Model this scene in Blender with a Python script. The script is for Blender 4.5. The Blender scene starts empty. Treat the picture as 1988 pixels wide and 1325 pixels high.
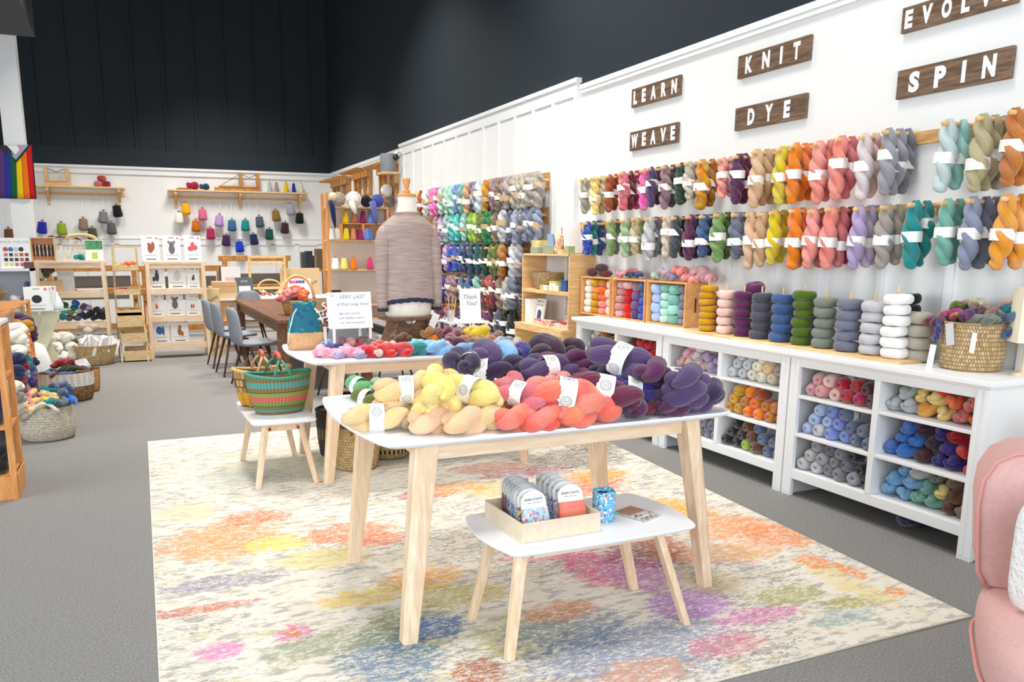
import bpy, math, random
from mathutils import Vector, Matrix
random.seed(7)
R = math.radians
PI = math.pi
col = bpy.context.scene.collection
scene = bpy.context.scene

# ------------------------------------------------------------------ camera
# world: X to the right wall, Y into the room, Z up, metres; lens centre at (0, 0, 1.5)
ROT = ((0.921448653, -0.388499837, 0.000506141),
       (-0.073411452, -0.175397217, -0.981756882),
       (0.381501164, 0.904601400, -0.190139866))      # image right, image down, forward
FPX, CX, CY, HC = 1566.85, 916.68, 784.06, 1.5
cam_data = bpy.data.cameras.new('camera')
cam = bpy.data.objects.new('camera', cam_data)
col.objects.link(cam)
cam.matrix_world = Matrix(((ROT[0][0], -ROT[1][0], -ROT[2][0], 0),
                           (ROT[0][1], -ROT[1][1], -ROT[2][1], 0),
                           (ROT[0][2], -ROT[1][2], -ROT[2][2], HC),
                           (0, 0, 0, 1)))
cam_data.sensor_width = 36
cam_data.lens = FPX / 1988 * 36
cam_data.shift_x = (994 - CX) / 1988
cam_data.shift_y = (CY - 662.5) / 1988
cam_data.clip_start = 0.05
scene.camera = cam
scene.view_settings.view_transform = 'Standard'
scene.view_settings.look = 'None'
scene.view_settings.gamma = 1
scene.view_settings.exposure = 0.15
scene.view_settings.use_curve_mapping = False

# ------------------------------------------------------------------ light
world = bpy.data.worlds.new('world')
scene.world = world
world.use_nodes = True
bg = world.node_tree.nodes['Background']
bg.inputs[0].default_value = (0.84, 0.92, 1.0, 1)
bg.inputs[1].default_value = 0.5

def area(name, loc, target, w, h, power, color, spread=180):
    d = bpy.data.lights.new(name, 'AREA')
    d.shape = 'RECTANGLE'; d.size = w; d.size_y = h; d.energy = power; d.color = color
    d.spread = R(spread)
    o = bpy.data.objects.new(name, d); col.objects.link(o)
    o.location = loc
    o.rotation_euler = (Vector(target) - Vector(loc)).to_track_quat('-Z', 'Y').to_euler()
    return o

# shop-front window behind the photographer, and an added unseen fill brightening the cabinet fronts
area('shopfront_daylight', (0.5, -2.6, 2.0), (1.2, 4.0, 0.6), 6.0, 3.0, 260, (0.84, 0.93, 1.0))
area('added_side_fill', (-4.6, 3.5, 2.2), (2, 4.5, 0.8), 5.0, 2.6, 190, (0.90, 0.97, 1.0))
LAMPS = [(0.9, 3.0), (2.6, 3.6), (0.6, 7.0), (2.6, 7.0), (0.4, 10.8), (2.4, 10.8), (-1.2, 14.0), (1.2, 14.4), (1.9, 15.2), (-1.5, 8.5)]
for i, (x, y) in enumerate(LAMPS):
    area('ceiling_lamp_light', (x, y, 5.6), (x + 0.6 if x > 2 else x, y + 0.2, 0), 0.9, 0.9, 34 if i < 2 else 74, (1.0, 0.965, 0.91), 115)

# ------------------------------------------------------------------ projection helpers (pixels of the photo -> points on true planes)
def _ray(u, v):
    a, b = (u - CX) / FPX, (v - CY) / FPX
    return Vector([ROT[0][i] * a + ROT[1][i] * b + ROT[2][i] for i in range(3)])
def PZ(u, v, z=0.0):
    d = _ray(u, v); t = (z - HC) / d.z
    return Vector((d.x * t, d.y * t, z))
def PX(u, v, x):
    d = _ray(u, v); t = x / d.x
    return Vector((x, d.y * t, HC + d.z * t))
def PY(u, v, y):
    d = _ray(u, v); t = y / d.y
    return Vector((d.x * t, y, HC + d.z * t))
def proj(p):
    q = Vector((p[0], p[1], p[2] - HC))
    c = [sum(ROT[r][i] * q[i] for i in range(3)) for r in range(3)]
    return c[0] / c[2] * FPX + CX, c[1] / c[2] * FPX + CY

# ------------------------------------------------------------------ colours
def lin(h):
    h = h.lstrip('#')
    o = []
    for i in (0, 2, 4):
        c = int(h[i:i + 2], 16) / 255
        o.append(c / 12.92 if c <= 0.04045 else ((c + 0.055) / 1.055) ** 2.4)
    return (*o, 1)
PAL = dict(cream='efe6d4', ivory='f4efe0', white='f3f1ee', oatmeal='cdbfae', beige='dcb592', tan='cfa67c', peach='f3c69a', mustard='c9940c',
 yellow='dcc21c', lemon='f5e088', butter='f6da88', vanilla='f6d09a', gold='c8871c', bronze='a8691c', rust='a34a1c', copper='c87a34', amber='eda24c', orange='f08010', tangerine='f06a28',
 coral='f28c80', salmon='f49a90', peachcoral='fb826a', rose='d9757c', dustyrose='c08484', pink='f2a6bc', candypink='ee6fae', hotpink='e0487f', blush='ecc3b8', dustypink='d9a0a4', raspberry='b03058', crimson='b0142c', red='d82020', scarlet='ee2a1c',
 maroon='6e2030', wine='6c2440', plum='5c2650', burgundy='4c1c2c', aubergine='3c2236', purple='564068', violet='6a5080', indigo='3a2a80', darkpurple='38284a', lilac='cdbcd6', lavender='b4a0c8', mauve='93747c', palelilac='e0cfd0',
 navy='1c2850', royal='2c4cb4', blue='3c78cc', cornflower='7c92d8', skyblue='86b8e6', paleblue='a9bce2', slate='6c7082', slateblue='5c6c8c', denim='3c5888', greyblue='8c93ac', teal='1c8c8c', deepteal='1c4c58', turquoise='58c8c0', aqua='a0d8cc', mint='b8dcc8', seafoam='7cb4a4', sage='8ca89c', paleaqua='c8d8d8',
 emerald='0c7838', green='66b46c', lime='94bc3c', olive='6c7428', mossgreen='4c6416', greygreen='787e72', darkgreen='24402c', leaf='7c9c5c', palegreen='a4bc94', khaki='bcb088', stone='aca494',
 silver='c4c8cc', lightgrey='bcbcc0', grey='9c9aa2', midgrey='80828a', charcoal='4c4c58', darkgrey='44464e', black='18181c', brown='6c4430', darkbrown='3c2a22', taupe='8c7460', greige='a89c94')
NAMES = dict(dustyrose='dusty rose', candypink='candy pink', hotpink='hot pink', dustypink='dusty pink', darkpurple='dark purple', palelilac='pale lilac', skyblue='sky blue', paleblue='pale blue', slateblue='slate blue', greyblue='grey blue', deepteal='deep teal', paleaqua='pale aqua',
 mossgreen='moss green', greygreen='grey green', darkgreen='dark green', palegreen='pale green', leaf='leaf green', stone='stone grey', lightgrey='light grey', midgrey='mid grey', darkgrey='dark grey', darkbrown='dark brown', peachcoral='bright coral', royal='royal blue', denim='denim blue', cornflower='cornflower blue')
def cname(k): return NAMES.get(k, k)

# ------------------------------------------------------------------ materials
MATS = {}
def _new(name):
    m = bpy.data.materials.new(name); m.use_nodes = True
    nt = m.node_tree
    return m, nt, nt.nodes['Principled BSDF']
def N(nt, t, **kw):
    n = nt.nodes.new(t)
    for k, v in kw.items(): setattr(n, k, v)
    return n
def plain(name, color, rough=0.6, metal=0.0, noise=0.0, nscale=8, bump=0.0, bscale=60, spec=None):
    if name in MATS: return MATS[name]
    m, nt, p = _new(name)
    c = lin(color) if isinstance(color, str) else color
    p.inputs['Base Color'].default_value = c
    p.inputs['Roughness'].default_value = rough
    p.inputs['Metallic'].default_value = metal
    if spec is not None: p.inputs['Specular IOR Level'].default_value = spec
    tc = N(nt, 'ShaderNodeTexCoord')
    if noise:
        n = N(nt, 'ShaderNodeTexNoise'); n.inputs['Scale'].default_value = nscale; n.inputs['Detail'].default_value = 4
        nt.links.new(tc.outputs['Object'], n.inputs['Vector'])
        mr = N(nt, 'ShaderNodeMapRange'); mr.inputs['To Min'].default_value = 1 - noise; mr.inputs['To Max'].default_value = 1 + noise
        mr.inputs['From Min'].default_value = 0.3; mr.inputs['From Max'].default_value = 0.7
        nt.links.new(n.outputs['Fac'], mr.inputs['Value'])
        h = N(nt, 'ShaderNodeHueSaturation'); h.inputs['Color'].default_value = c
        nt.links.new(mr.outputs[0], h.inputs['Value'])
        nt.links.new(h.outputs[0], p.inputs['Base Color'])
    if bump:
        n2 = N(nt, 'ShaderNodeTexNoise'); n2.inputs['Scale'].default_value = bscale; n2.inputs['Detail'].default_value = 3
        nt.links.new(tc.outputs['Object'], n2.inputs['Vector'])
        b = N(nt, 'ShaderNodeBump'); b.inputs['Strength'].default_value = bump; b.inputs['Distance'].default_value = 0.01
        nt.links.new(n2.outputs['Fac'], b.inputs['Height']); nt.links.new(b.outputs[0], p.inputs['Normal'])
    MATS[name] = m
    return m
def wood(name, c1, c2, scale=(1, 1, 12), wscale=1.6, rough=0.5, knots=True):
    """grain runs along the axis with the smallest scale"""
    if name in MATS: return MATS[name]
    m, nt, p = _new(name)
    tc = N(nt, 'ShaderNodeTexCoord'); mp = N(nt, 'ShaderNodeMapping')
    mp.inputs['Scale'].default_value = scale
    oi = N(nt, 'ShaderNodeObjectInfo')
    mu = N(nt, 'ShaderNodeMath', operation='MULTIPLY'); mu.inputs[1].default_value = 13.0
    nt.links.new(oi.outputs['Random'], mu.inputs[0])
    cb = N(nt, 'ShaderNodeCombineXYZ')
    for i in range(3): nt.links.new(mu.outputs[0], cb.inputs[i])
    nt.links.new(tc.outputs['Object'], mp.inputs['Vector']); nt.links.new(cb.outputs[0], mp.inputs['Location'])
    n = N(nt, 'ShaderNodeTexNoise'); n.inputs['Scale'].default_value = wscale * 2.2; n.inputs['Detail'].default_value = 5; n.inputs['Distortion'].default_value = 1.2
    nt.links.new(mp.outputs[0], n.inputs['Vector'])
    w = N(nt, 'ShaderNodeTexNoise'); w.inputs['Scale'].default_value = wscale * 9; w.inputs['Detail'].default_value = 2
    nt.links.new(mp.outputs[0], w.inputs['Vector'])
    mx = N(nt, 'ShaderNodeMath', operation='MULTIPLY_ADD'); mx.inputs[1].default_value = 0.5
    nt.links.new(w.outputs['Fac'], mx.inputs[0]); nt.links.new(n.outputs['Fac'], mx.inputs[2])
    r = N(nt, 'ShaderNodeValToRGB')
    r.color_ramp.elements[0].position = 0.5; r.color_ramp.elements[0].color = lin(c1)
    r.color_ramp.elements[1].position = 0.85; r.color_ramp.elements[1].color = lin(c2)
    nt.links.new(mx.outputs[0], r.inputs['Fac']); nt.links.new(r.outputs[0], p.inputs['Base Color'])
    p.inputs['Roughness'].default_value = rough
    b = N(nt, 'ShaderNodeBump'); b.inputs['Strength'].default_value = 0.15; b.inputs['Distance'].default_value = 0.002
    nt.links.new(mx.outputs[0], b.inputs['Height']); nt.links.new(b.outputs[0], p.inputs['Normal'])
    MATS[name] = m
    return m
def yarn(name, hue=0.02, val=0.12, sat=0.1, fibre=9.0, nsc=9, fuzz=0.35):
    """wool: the object's own colour, kettle-dye variation, fibre relief along the strand (uv)"""
    if name in MATS: return MATS[name]
    m, nt, p = _new(name)
    oi = N(nt, 'ShaderNodeObjectInfo'); tc = N(nt, 'ShaderNodeTexCoord')
    mu = N(nt, 'ShaderNodeMath', operation='MULTIPLY'); mu.inputs[1].default_value = 37.0
    nt.links.new(oi.outputs['Random'], mu.inputs[0])
    va = N(nt, 'ShaderNodeVectorMath', operation='ADD')
    nt.links.new(tc.outputs['Object'], va.inputs[0]); nt.links.new(mu.outputs[0], va.inputs[1])
    n = N(nt, 'ShaderNodeTexNoise'); n.inputs['Scale'].default_value = nsc; n.inputs['Detail'].default_value = 3
    nt.links.new(va.outputs[0], n.inputs['Vector'])
    sp = N(nt, 'ShaderNodeSeparateColor'); nt.links.new(n.outputs['Color'], sp.inputs[0])
    h = N(nt, 'ShaderNodeHueSaturation'); nt.links.new(oi.outputs['Color'], h.inputs['Color'])
    for ch, nm, mid, amt in ((0, 'Hue', 0.5, hue), (1, 'Saturation', 1.0, sat), (2, 'Value', 1.0, val)):
        mr = N(nt, 'ShaderNodeMapRange'); mr.inputs['From Min'].default_value = 0.32; mr.inputs['From Max'].default_value = 0.68
        mr.inputs['To Min'].default_value = mid - amt; mr.inputs['To Max'].default_value = mid + amt
        nt.links.new(sp.outputs[ch], mr.inputs['Value']); nt.links.new(mr.outputs[0], h.inputs[nm])
    nt.links.new(h.outputs[0], p.inputs['Base Color'])
    p.inputs['Roughness'].default_value = 0.9
    p.inputs['Specular IOR Level'].default_value = 0.15
    p.inputs['Sheen Weight'].default_value = fuzz; p.inputs['Sheen Roughness'].default_value = 0.5
    w = N(nt, 'ShaderNodeTexWave'); w.inputs['Scale'].default_value = fibre; w.inputs['Distortion'].default_value = 1.5
    w.inputs['Detail'].default_value = 2; w.inputs['Detail Scale'].default_value = 2
    nt.links.new(tc.outputs['UV'], w.inputs['Vector'])
    n2 = N(nt, 'ShaderNodeTexNoise'); n2.inputs['Scale'].default_value = 160
    nt.links.new(tc.outputs['Object'], n2.inputs['Vector'])
    ad = N(nt, 'ShaderNodeMath', operation='MULTIPLY_ADD'); ad.inputs[1].default_value = 0.5
    nt.links.new(n2.outputs['Fac'], ad.inputs[0]); nt.links.new(w.outputs['Fac'], ad.inputs[2])
    b = N(nt, 'ShaderNodeBump'); b.inputs['Strength'].default_value = 0.7; b.inputs['Distance'].default_value = 0.0025
    nt.links.new(ad.outputs[0], b.inputs['Height']); nt.links.new(b.outputs[0], p.inputs['Normal'])
    MATS[name] = m
    return m
def woven(name, c1, c2, su=60, sv=40, bump=0.8, stripes=None, rough=0.8):
    """basket weave in uv (u round, v up); stripes = [(v0, v1, colour, colour2)]"""
    if name in MATS: return MATS[name]
    m, nt, p = _new(name)
    tc = N(nt, 'ShaderNodeTexCoord')
    mp = N(nt, 'ShaderNodeMapping'); mp.inputs['Scale'].default_value = (su, sv, 1)
    nt.links.new(tc.outputs['UV'], mp.inputs['Vector'])
    br = N(nt, 'ShaderNodeTexBrick'); br.offset = 0.5
    br.inputs['Scale'].default_value = 1; br.inputs['Brick Width'].default_value = 1; br.inputs['Row Height'].default_value = 1
    br.inputs['Mortar Size'].default_value = 0.14; br.inputs['Mortar Smooth'].default_value = 1
    br.inputs['Color1'].default_value = lin(c1); br.inputs['Color2'].default_value = lin(c2); br.inputs['Mortar'].default_value = lin(c2)
    nt.links.new(mp.outputs[0], br.inputs['Vector'])
    out = br.outputs['Color']
    if stripes:
        sx = N(nt, 'ShaderNodeSeparateXYZ'); nt.links.new(tc.outputs['UV'], sx.inputs[0])
        sb = N(nt, 'ShaderNodeSeparateXYZ'); nt.links.new(mp.outputs[0], sb.inputs[0])
        fr = N(nt, 'ShaderNodeMath', operation='FRACT')
        hf = N(nt, 'ShaderNodeMath', operation='MULTIPLY'); hf.inputs[1].default_value = 0.5
        nt.links.new(sb.outputs[0], hf.inputs[0]); nt.links.new(hf.outputs[0], fr.inputs[0])
        alt = N(nt, 'ShaderNodeMath', operation='GREATER_THAN'); alt.inputs[1].default_value = 0.5
        nt.links.new(fr.outputs[0], alt.inputs[0])
        for v0, v1, ca, cb_ in stripes:
            a = N(nt, 'ShaderNodeMath', operation='GREATER_THAN'); a.inputs[1].default_value = v0
            b_ = N(nt, 'ShaderNodeMath', operation='LESS_THAN'); b_.inputs[1].default_value = v1
            nt.links.new(sx.outputs[1], a.inputs[0]); nt.links.new(sx.outputs[1], b_.inputs[0])
            ml = N(nt, 'ShaderNodeMath', operation='MULTIPLY'); nt.links.new(a.outputs[0], ml.inputs[0]); nt.links.new(b_.outputs[0], ml.inputs[1])
            c_ = N(nt, 'ShaderNodeMix', data_type='RGBA'); c_.inputs[6].default_value = lin(ca); c_.inputs[7].default_value = lin(cb_)
            nt.links.new(alt.outputs[0], c_.inputs[0])
            mx = N(nt, 'ShaderNodeMix', data_type='RGBA'); nt.links.new(ml.outputs[0], mx.inputs[0])
            nt.links.new(out, mx.inputs[6]); nt.links.new(c_.outputs[2], mx.inputs[7]); out = mx.outputs[2]
    nt.links.new(out, p.inputs['Base Color'])
    b = N(nt, 'ShaderNodeBump'); b.inputs['Strength'].default_value = bump; b.inputs['Distance'].default_value = 0.004; b.invert = True
    nt.links.new(br.outputs['Fac'], b.inputs['Height']); nt.links.new(b.outputs[0], p.inputs['Normal'])
    p.inputs['Roughness'].default_value = rough
    MATS[name] = m
    return m
def glass(name, tint=(0.9, 0.97, 0.95, 1), alpha=0.25, rough=0.05):
    if name in MATS: return MATS[name]
    m, nt, p = _new(name)
    p.inputs['Base Color'].default_value = tint
    p.inputs['Roughness'].default_value = rough
    p.inputs['Alpha'].default_value = alpha
    p.inputs['Specular IOR Level'].default_value = 0.8
    MATS[name] = m
    return m

YARN = yarn('wool_yarn', hue=0.010, val=0.08)
DYED = yarn('hand_dyed_wool', hue=0.035, val=0.3, sat=0.2, nsc=22)
MOHAIR = yarn('mohair_wool', hue=0.015, val=0.18, sat=0.1, fibre=5, nsc=14, fuzz=0.8)
MULTI = yarn('variegated_wool', hue=0.16, val=0.3, sat=0.2, nsc=26)
WHITE = plain('white_paint', 'f1f2f2', 0.45)
WALLW = plain('white_wall_paint', 'eeeeec', 0.6)
TABLETOP = plain('white_lacquer', 'f0f1f4', 0.3)
PAPER = plain('white_paper', 'f6f5f2', 0.6)
OAK = wood('pale_oak_wood', 'f6dfc4', 'e4c4a0', (9, 9, 1), 1.3)
OAKX = wood('pale_oak_rail_wood', 'f6dfc4', 'e6c8a6', (1, 9, 9), 1.3)
PINE = wood('pine_wood', 'f0cf98', 'ddb076', (1, 1.2, 9), 1.5)
PINEH = wood('pine_board_wood', 'f3d6a2', 'dfb47c', (9, 1, 9), 1.2)
ORANGEPINE = wood('orange_pine_wood', 'e8a765', 'd18b48', (9, 9, 1), 1.4)
CRATEW = wood('crate_wood', 'efb97c', 'dc9c5c', (3, 9, 3), 1.4)
DARKW = wood('walnut_wood', '8a5a3a', '5e3a24', (9, 1, 9), 1.2)
SIGNW = wood('weathered_sign_wood', '8f745c', '5f4836', (9, 1.0, 12), 1.4)
LOOMW = wood('loom_wood', 'd09a5c', 'b07838', (4, 4, 4), 1.2)
LEGDARK = plain('dark_beech', '5c3626', 0.45, noise=0.15)
FELT = plain('grey_felt', '8c9096', 0.95, noise=0.06, nscale=60, bump=0.25, bscale=300)
BLACKP = plain('black_plastic', '17181a', 0.4)
DARKTXT = plain('dark_print', '33333a', 0.6)

# ------------------------------------------------------------------ mesh builder
class MB:
    def __init__(s): s.v = []; s.f = []; s.uv = []; s.mi = []; s.cur = 0
    def quadstrip(s, rings, closed_u=True, cap0=False, cap1=False, v0=0.0, v1=1.0, uscale=1.0):
        b = len(s.v); n = len(rings[0]); m = len(rings)
        for r in rings: s.v.extend(Vector(p) for p in r)
        k = n if closed_u else n - 1
        for j in range(m - 1):
            for i in range(k):
                a = b + j * n + i; c = b + j * n + (i + 1) % n
                s.f.append((a, c, c + n, a + n)); s.mi.append(s.cur)
                ua, ub = i / k * uscale, (i + 1) / k * uscale
                va, vb = v0 + (v1 - v0) * j / (m - 1), v0 + (v1 - v0) * (j + 1) / (m - 1)
                s.uv.append(((ua, va), (ub, va), (ub, vb), (ua, vb)))
        for cap, j in ((cap0, 0), (cap1, m - 1)):
            if cap:
                idx = [b + j * n + i for i in range(n)]
                if j == 0: idx.reverse()
                s.f.append(tuple(idx)); s.mi.append(s.cur)
                s.uv.append(tuple((0.5, v0 if j == 0 else v1) for _ in idx))
        return s
    def poly(s, pts, uvs=None):
        b = len(s.v); s.v.extend(Vector(p) for p in pts)
        s.f.append(tuple(range(b, b + len(pts)))); s.mi.append(s.cur)
        s.uv.append(tuple(uvs) if uvs else tuple((0, 0) for _ in pts))
        return s
    def box(s, x0, x1, y0, y1, z0, z1):
        if x0 > x1: x0, x1 = x1, x0
        if y0 > y1: y0, y1 = y1, y0
        if z0 > z1: z0, z1 = z1, z0
        P = [(x0, y0, z0), (x1, y0, z0), (x1, y1, z0), (x0, y1, z0), (x0, y0, z1), (x1, y0, z1), (x1, y1, z1), (x0, y1, z1)]
        return s.hexa(P)
    def hexa(s, P):
        b = len(s.v); s.v.extend(Vector(p) for p in P)
        for q in ((3, 2, 1, 0), (4, 5, 6, 7), (0, 1, 5, 4), (1, 2, 6, 5), (2, 3, 7, 6), (3, 0, 4, 7)):
            s.f.append(tuple(b + i for i in q)); s.mi.append(s.cur)
            s.uv.append(((0, 0), (1, 0), (1, 1), (0, 1)))
        return s
    def beam(s, p0, p1, w0, d0, w1=None, d1=None, up=(0, 0, 1)):
        """rectangular bar from p0 to p1; w along side, d along other"""
        w1 = w0 if w1 is None else w1; d1 = d0 if d1 is None else d1
        p0, p1 = Vector(p0), Vector(p1); t = (p1 - p0).normalized()
        u = Vector(up)
        if abs(t.dot(u)) > 0.95: u = Vector((0, 1, 0))
        a = t.cross(u).normalized(); b = a.cross(t)
        P = []
        for p, w, d in ((p0, w0, d0), (p1, w1, d1)):
            for sx, sy in ((-1, -1), (1, -1), (1, 1), (-1, 1)):
                P.append(p + a * sx * w / 2 + b * sy * d / 2)
        return s.hexa(P)
    def tube(s, pts, rad, seg=10, closed=False, caps=True, groove=0, amp=0.0, spin=0.0, sx=1.0, sy=1.0, uscale=1.0):
        pts = [Vector(p) for p in pts]; n = len(pts)
        if not hasattr(rad, '__len__'): rad = [rad] * n
        t = []
        for i in range(n):
            if closed: d = pts[(i + 1) % n] - pts[i - 1]
            else: d = pts[min(i + 1, n - 1)] - pts[max(i - 1, 0)]
            t.append(d.normalized() if d.length > 1e-9 else Vector((0, 0, 1)))
        a = t[0].orthogonal().normalized()
        rings = []
        for i in range(n):
            a = (a - t[i] * a.dot(t[i]))
            a = a.normalized() if a.length > 1e-6 else t[i].orthogonal().normalized()
            b = t[i].cross(a); r = []
            for k in range(seg):
                th = 2 * PI * k / seg
                rr = rad[i] * (1 + (amp * abs(math.sin(groove * th / 2 + spin * i / n * 2 * PI)) - amp if groove else 0))
                r.append(pts[i] + (a * math.cos(th) * sx + b * math.sin(th) * sy) * rr)
            rings.append(r)
        if closed: rings.append(rings[0])
        return s.quadstrip(rings, True, caps and not closed, caps and not closed, uscale=uscale)
    def lathe(s, prof, seg=32, c=(0, 0, 0), sx=1, sy=1, cap0=False, cap1=False, power=2.0, axis='z', wob=None):
        rings = []
        for j, (r, z) in enumerate(prof):
            ring = []
            for k in range(seg):
                th = 2 * PI * k / seg
                ct, st = math.cos(th), math.sin(th)
                if power != 2.0:
                    ct = math.copysign(abs(ct) ** (2 / power), ct); st = math.copysign(abs(st) ** (2 / power), st)
                zz = z + (wob(th, j) if wob else 0)
                p = (r * ct * sx, r * st * sy, zz)
                if axis == 'x': p = (zz, r * ct * sx, r * st * sy)
                if axis == 'y': p = (r * ct * sx, -zz, r * st * sy)
                ring.append((p[0] + c[0], p[1] + c[1], p[2] + c[2]))
            rings.append(ring)
        return s.quadstrip(rings, True, cap0, cap1)
    def prism(s, pts, z0, z1):
        """polygon pts (x, y) ccw between two heights"""
        n = len(pts)
        lo = [(x, y, z0) for x, y in pts]; hi = [(x, y, z1) for x, y in pts]
        return s.quadstrip([lo, hi], True, True, True)
    def ell(s, c, rx, ry, rz, seg=14, ring=8):
        prof = [(max(math.sin(PI * j / ring), 0.001), -math.cos(PI * j / ring)) for j in range(ring + 1)]
        rings = [[(c[0] + r * rx * math.cos(2 * PI * k / seg), c[1] + r * ry * math.sin(2 * PI * k / seg), c[2] + z * rz) for k in range(seg)] for r, z in prof]
        return s.quadstrip(rings)
    def xf(s, M, start=0):
        for i in range(start, len(s.v)): s.v[i] = M @ s.v[i]
        return s
    def mesh(s, name, mats, smooth=False):
        me = bpy.data.meshes.new(name)
        me.from_pydata([tuple(v) for v in s.v], [], s.f)
        uvl = me.uv_layers.new(name='uv')
        li = 0
        data = []
        for f in s.uv:
            for c in f: data.extend(c)
        uvl.data.foreach_set('uv', data)
        for m in (mats if isinstance(mats, (list, tuple)) else [mats]): me.materials.append(m)
        me.polygons.foreach_set('material_index', s.mi)
        if smooth: me.polygons.foreach_set('use_smooth', [True] * len(me.polygons))
        me.validate(); me.update()
        return me
    def build(s, name, mats, parent=None, loc=None, rot=None, smooth=False, bevel=0.0, bseg=2, sub=0):
        me = s.mesh(name, mats, smooth)
        o = bpy.data.objects.new(name, me); col.objects.link(o)
        if parent: o.parent = parent
        if loc is not None: o.location = loc
        if rot is not None: o.rotation_euler = rot
        if bevel:
            b = o.modifiers.new('bevel', 'BEVEL'); b.width = bevel; b.segments = bseg; b.limit_method = 'ANGLE'; b.angle_limit = R(40)
        if sub:
            q = o.modifiers.new('sub', 'SUBSURF'); q.levels = sub; q.render_levels = sub
        if bevel or sub:
            for p_ in me.polygons: p_.use_smooth = True
            if bevel and not sub:
                w = o.modifiers.new('wn', 'WEIGHTED_NORMAL'); w.keep_sharp = True
        return o
def obj(name, me, parent=None, loc=(0, 0, 0), rot=(0, 0, 0), color=None, scale=None):
    o = bpy.data.objects.new(name, me); col.objects.link(o)
    if parent: o.parent = parent
    o.location = loc; o.rotation_euler = rot
    if scale: o.scale = scale
    if color: o.color = color
    return o
def empty(name, loc=(0, 0, 0), rz=0.0, rot=None):
    o = bpy.data.objects.new(name, None); o.empty_display_size = 0.05; col.objects.link(o)
    o.location = loc; o.rotation_euler = rot if rot else (0, 0, rz)
    return o
def tag(o, label=None, cat=None, group=None, kind=None):
    if label: o['label'] = label
    if cat: o['category'] = cat
    if group: o['group'] = group
    if kind: o['kind'] = kind
    return o
def struct(o): o['kind'] = 'structure'; return o
def box(name, x0, x1, y0, y1, z0, z1, mat, parent=None, bevel=0.0):
    return MB().box(x0, x1, y0, y1, z0, z1).build(name, mat, parent, bevel=bevel)
def text_mesh(txt, size, mat, ext=0.002, bold=0.0, shear=0.0, spacing=1.0, align='CENTER'):
    c = bpy.data.curves.new('lettering', 'FONT'); c.body = txt; c.size = size; c.extrude = ext; c.offset = bold; c.shear = shear
    c.space_character = spacing; c.align_x = align; c.align_y = 'CENTER'; c.resolution_u = 3
    o = bpy.data.objects.new('lettering', c); col.objects.link(o)
    bpy.context.view_layer.update()
    me = bpy.data.meshes.new_from_object(o.evaluated_get(bpy.context.evaluated_depsgraph_get()))
    bpy.data.objects.remove(o); bpy.data.curves.remove(c)
    me.materials.clear(); me.materials.append(mat)
    return me
RANK = {2: ['leftmost', 'rightmost'], 3: ['leftmost', 'middle', 'rightmost']}
ORD = ['leftmost', 'second', 'third', 'fourth', 'fifth', 'sixth', 'seventh', 'eighth', 'ninth', 'tenth', 'eleventh', 'twelfth']
def label_set(items):
    """items: (object, description); equal descriptions get a left-to-right place in the photo"""
    d = {}
    for o, s in items: d.setdefault(s, []).append(o)
    for s, os_ in d.items():
        if len(os_) == 1: os_[0]['label'] = s; continue
        os_.sort(key=lambda o: proj(o.location)[0])
        n = len(os_)
        for i, o in enumerate(os_):
            r = RANK[n][i] if n in RANK else (ORD[i] if i == 0 or i == n else ORD[i] + ' from left')
            if n > 3 and i == n - 1: r = 'rightmost'
            o['label'] = r + ' ' + s
#===PART2===
# ------------------------------------------------------------------ the room
FACE_L = Matrix(((0, 0, -1), (-1, 0, 0), (0, 1, 0))).to_euler()      # reads from the room on the right wall
FACE_F = (PI / 2, 0, 0)                                             # reads towards the camera on the back wall
XW, XP, YB = 4.10, 4.055, 17.5
carpet = plain('grey_carpet', '969390', 0.95, noise=0.30, nscale=120, bump=0.7, bscale=420)
DARKWALL = plain('dark_navy_wall_paint', '17242d', 0.75, bump=0.12, bscale=220)
DARKCEIL = plain('dark_ceiling_paint', '10161e', 0.8)
struct(box('floor', -6.5, 4.4, -3.2, YB + 0.3, -0.1, 0, carpet))
struct(box('ceiling', -6.5, 4.4, 0.6, YB + 0.3, 7.4, 7.5, DARKCEIL))
# right wall: white to 3 m, dark above; the middle stretch stands proud and is panelled
wr = struct(MB().box(XW, XW + 0.2, -1.2, YB, 0, 3.0).build('wall_right', WALLW))
struct(MB().box(XW - 0.012, XW + 0.2, -1.2, YB, 3.0, 7.4).build('wall_right_upper', DARKWALL))
m = MB(); m.box(XW - 0.03, XW, -1.2, 7.05, 2.965, 3.012); m.box(XW - 0.022, XW, -1.2, 7.05, 2.93, 2.965)
m.box(XW - 0.03, XW, 12.5, YB, 2.965, 3.03); m.box(XW - 0.022, XW, 12.5, YB, 2.91, 2.965)
struct(m.build('trim_1', WHITE, bevel=0.004))
for i in range(16):
    y = 0.4 + 0.44 * i
    if y < 6.9: struct(box('trim_2', XW - 0.015, XW, y, y + 0.05, 0, 1.72, WHITE, bevel=0.002))
m = MB(); m.box(XP, XW, 7.05, 12.5, 0, 3.03)
struct(m.build('wall_right_panelled', WALLW))
m = MB(); m.box(XP - 0.03, XW, 7.03, 12.52, 3.03, 3.075); m.box(XP - 0.014, XP, 7.05, 12.5, 2.91, 3.03)
struct(m.build('trim_3', WHITE, bevel=0.004))
for i in range(13):
    y = 7.05 + 0.437 * i
    struct(box('trim_4', XP - 0.014, XP, y, y + 0.055, 0, 2.915, WHITE, bevel=0.002))
struct(box('under_cabinet_shade_strip', XP - .03, XW, 0.2, YB, 0, .13, plain('painted_shade_black', '1a1a1c', .6)))  # black strip added to paint in the deep shade under the cabinets
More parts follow.
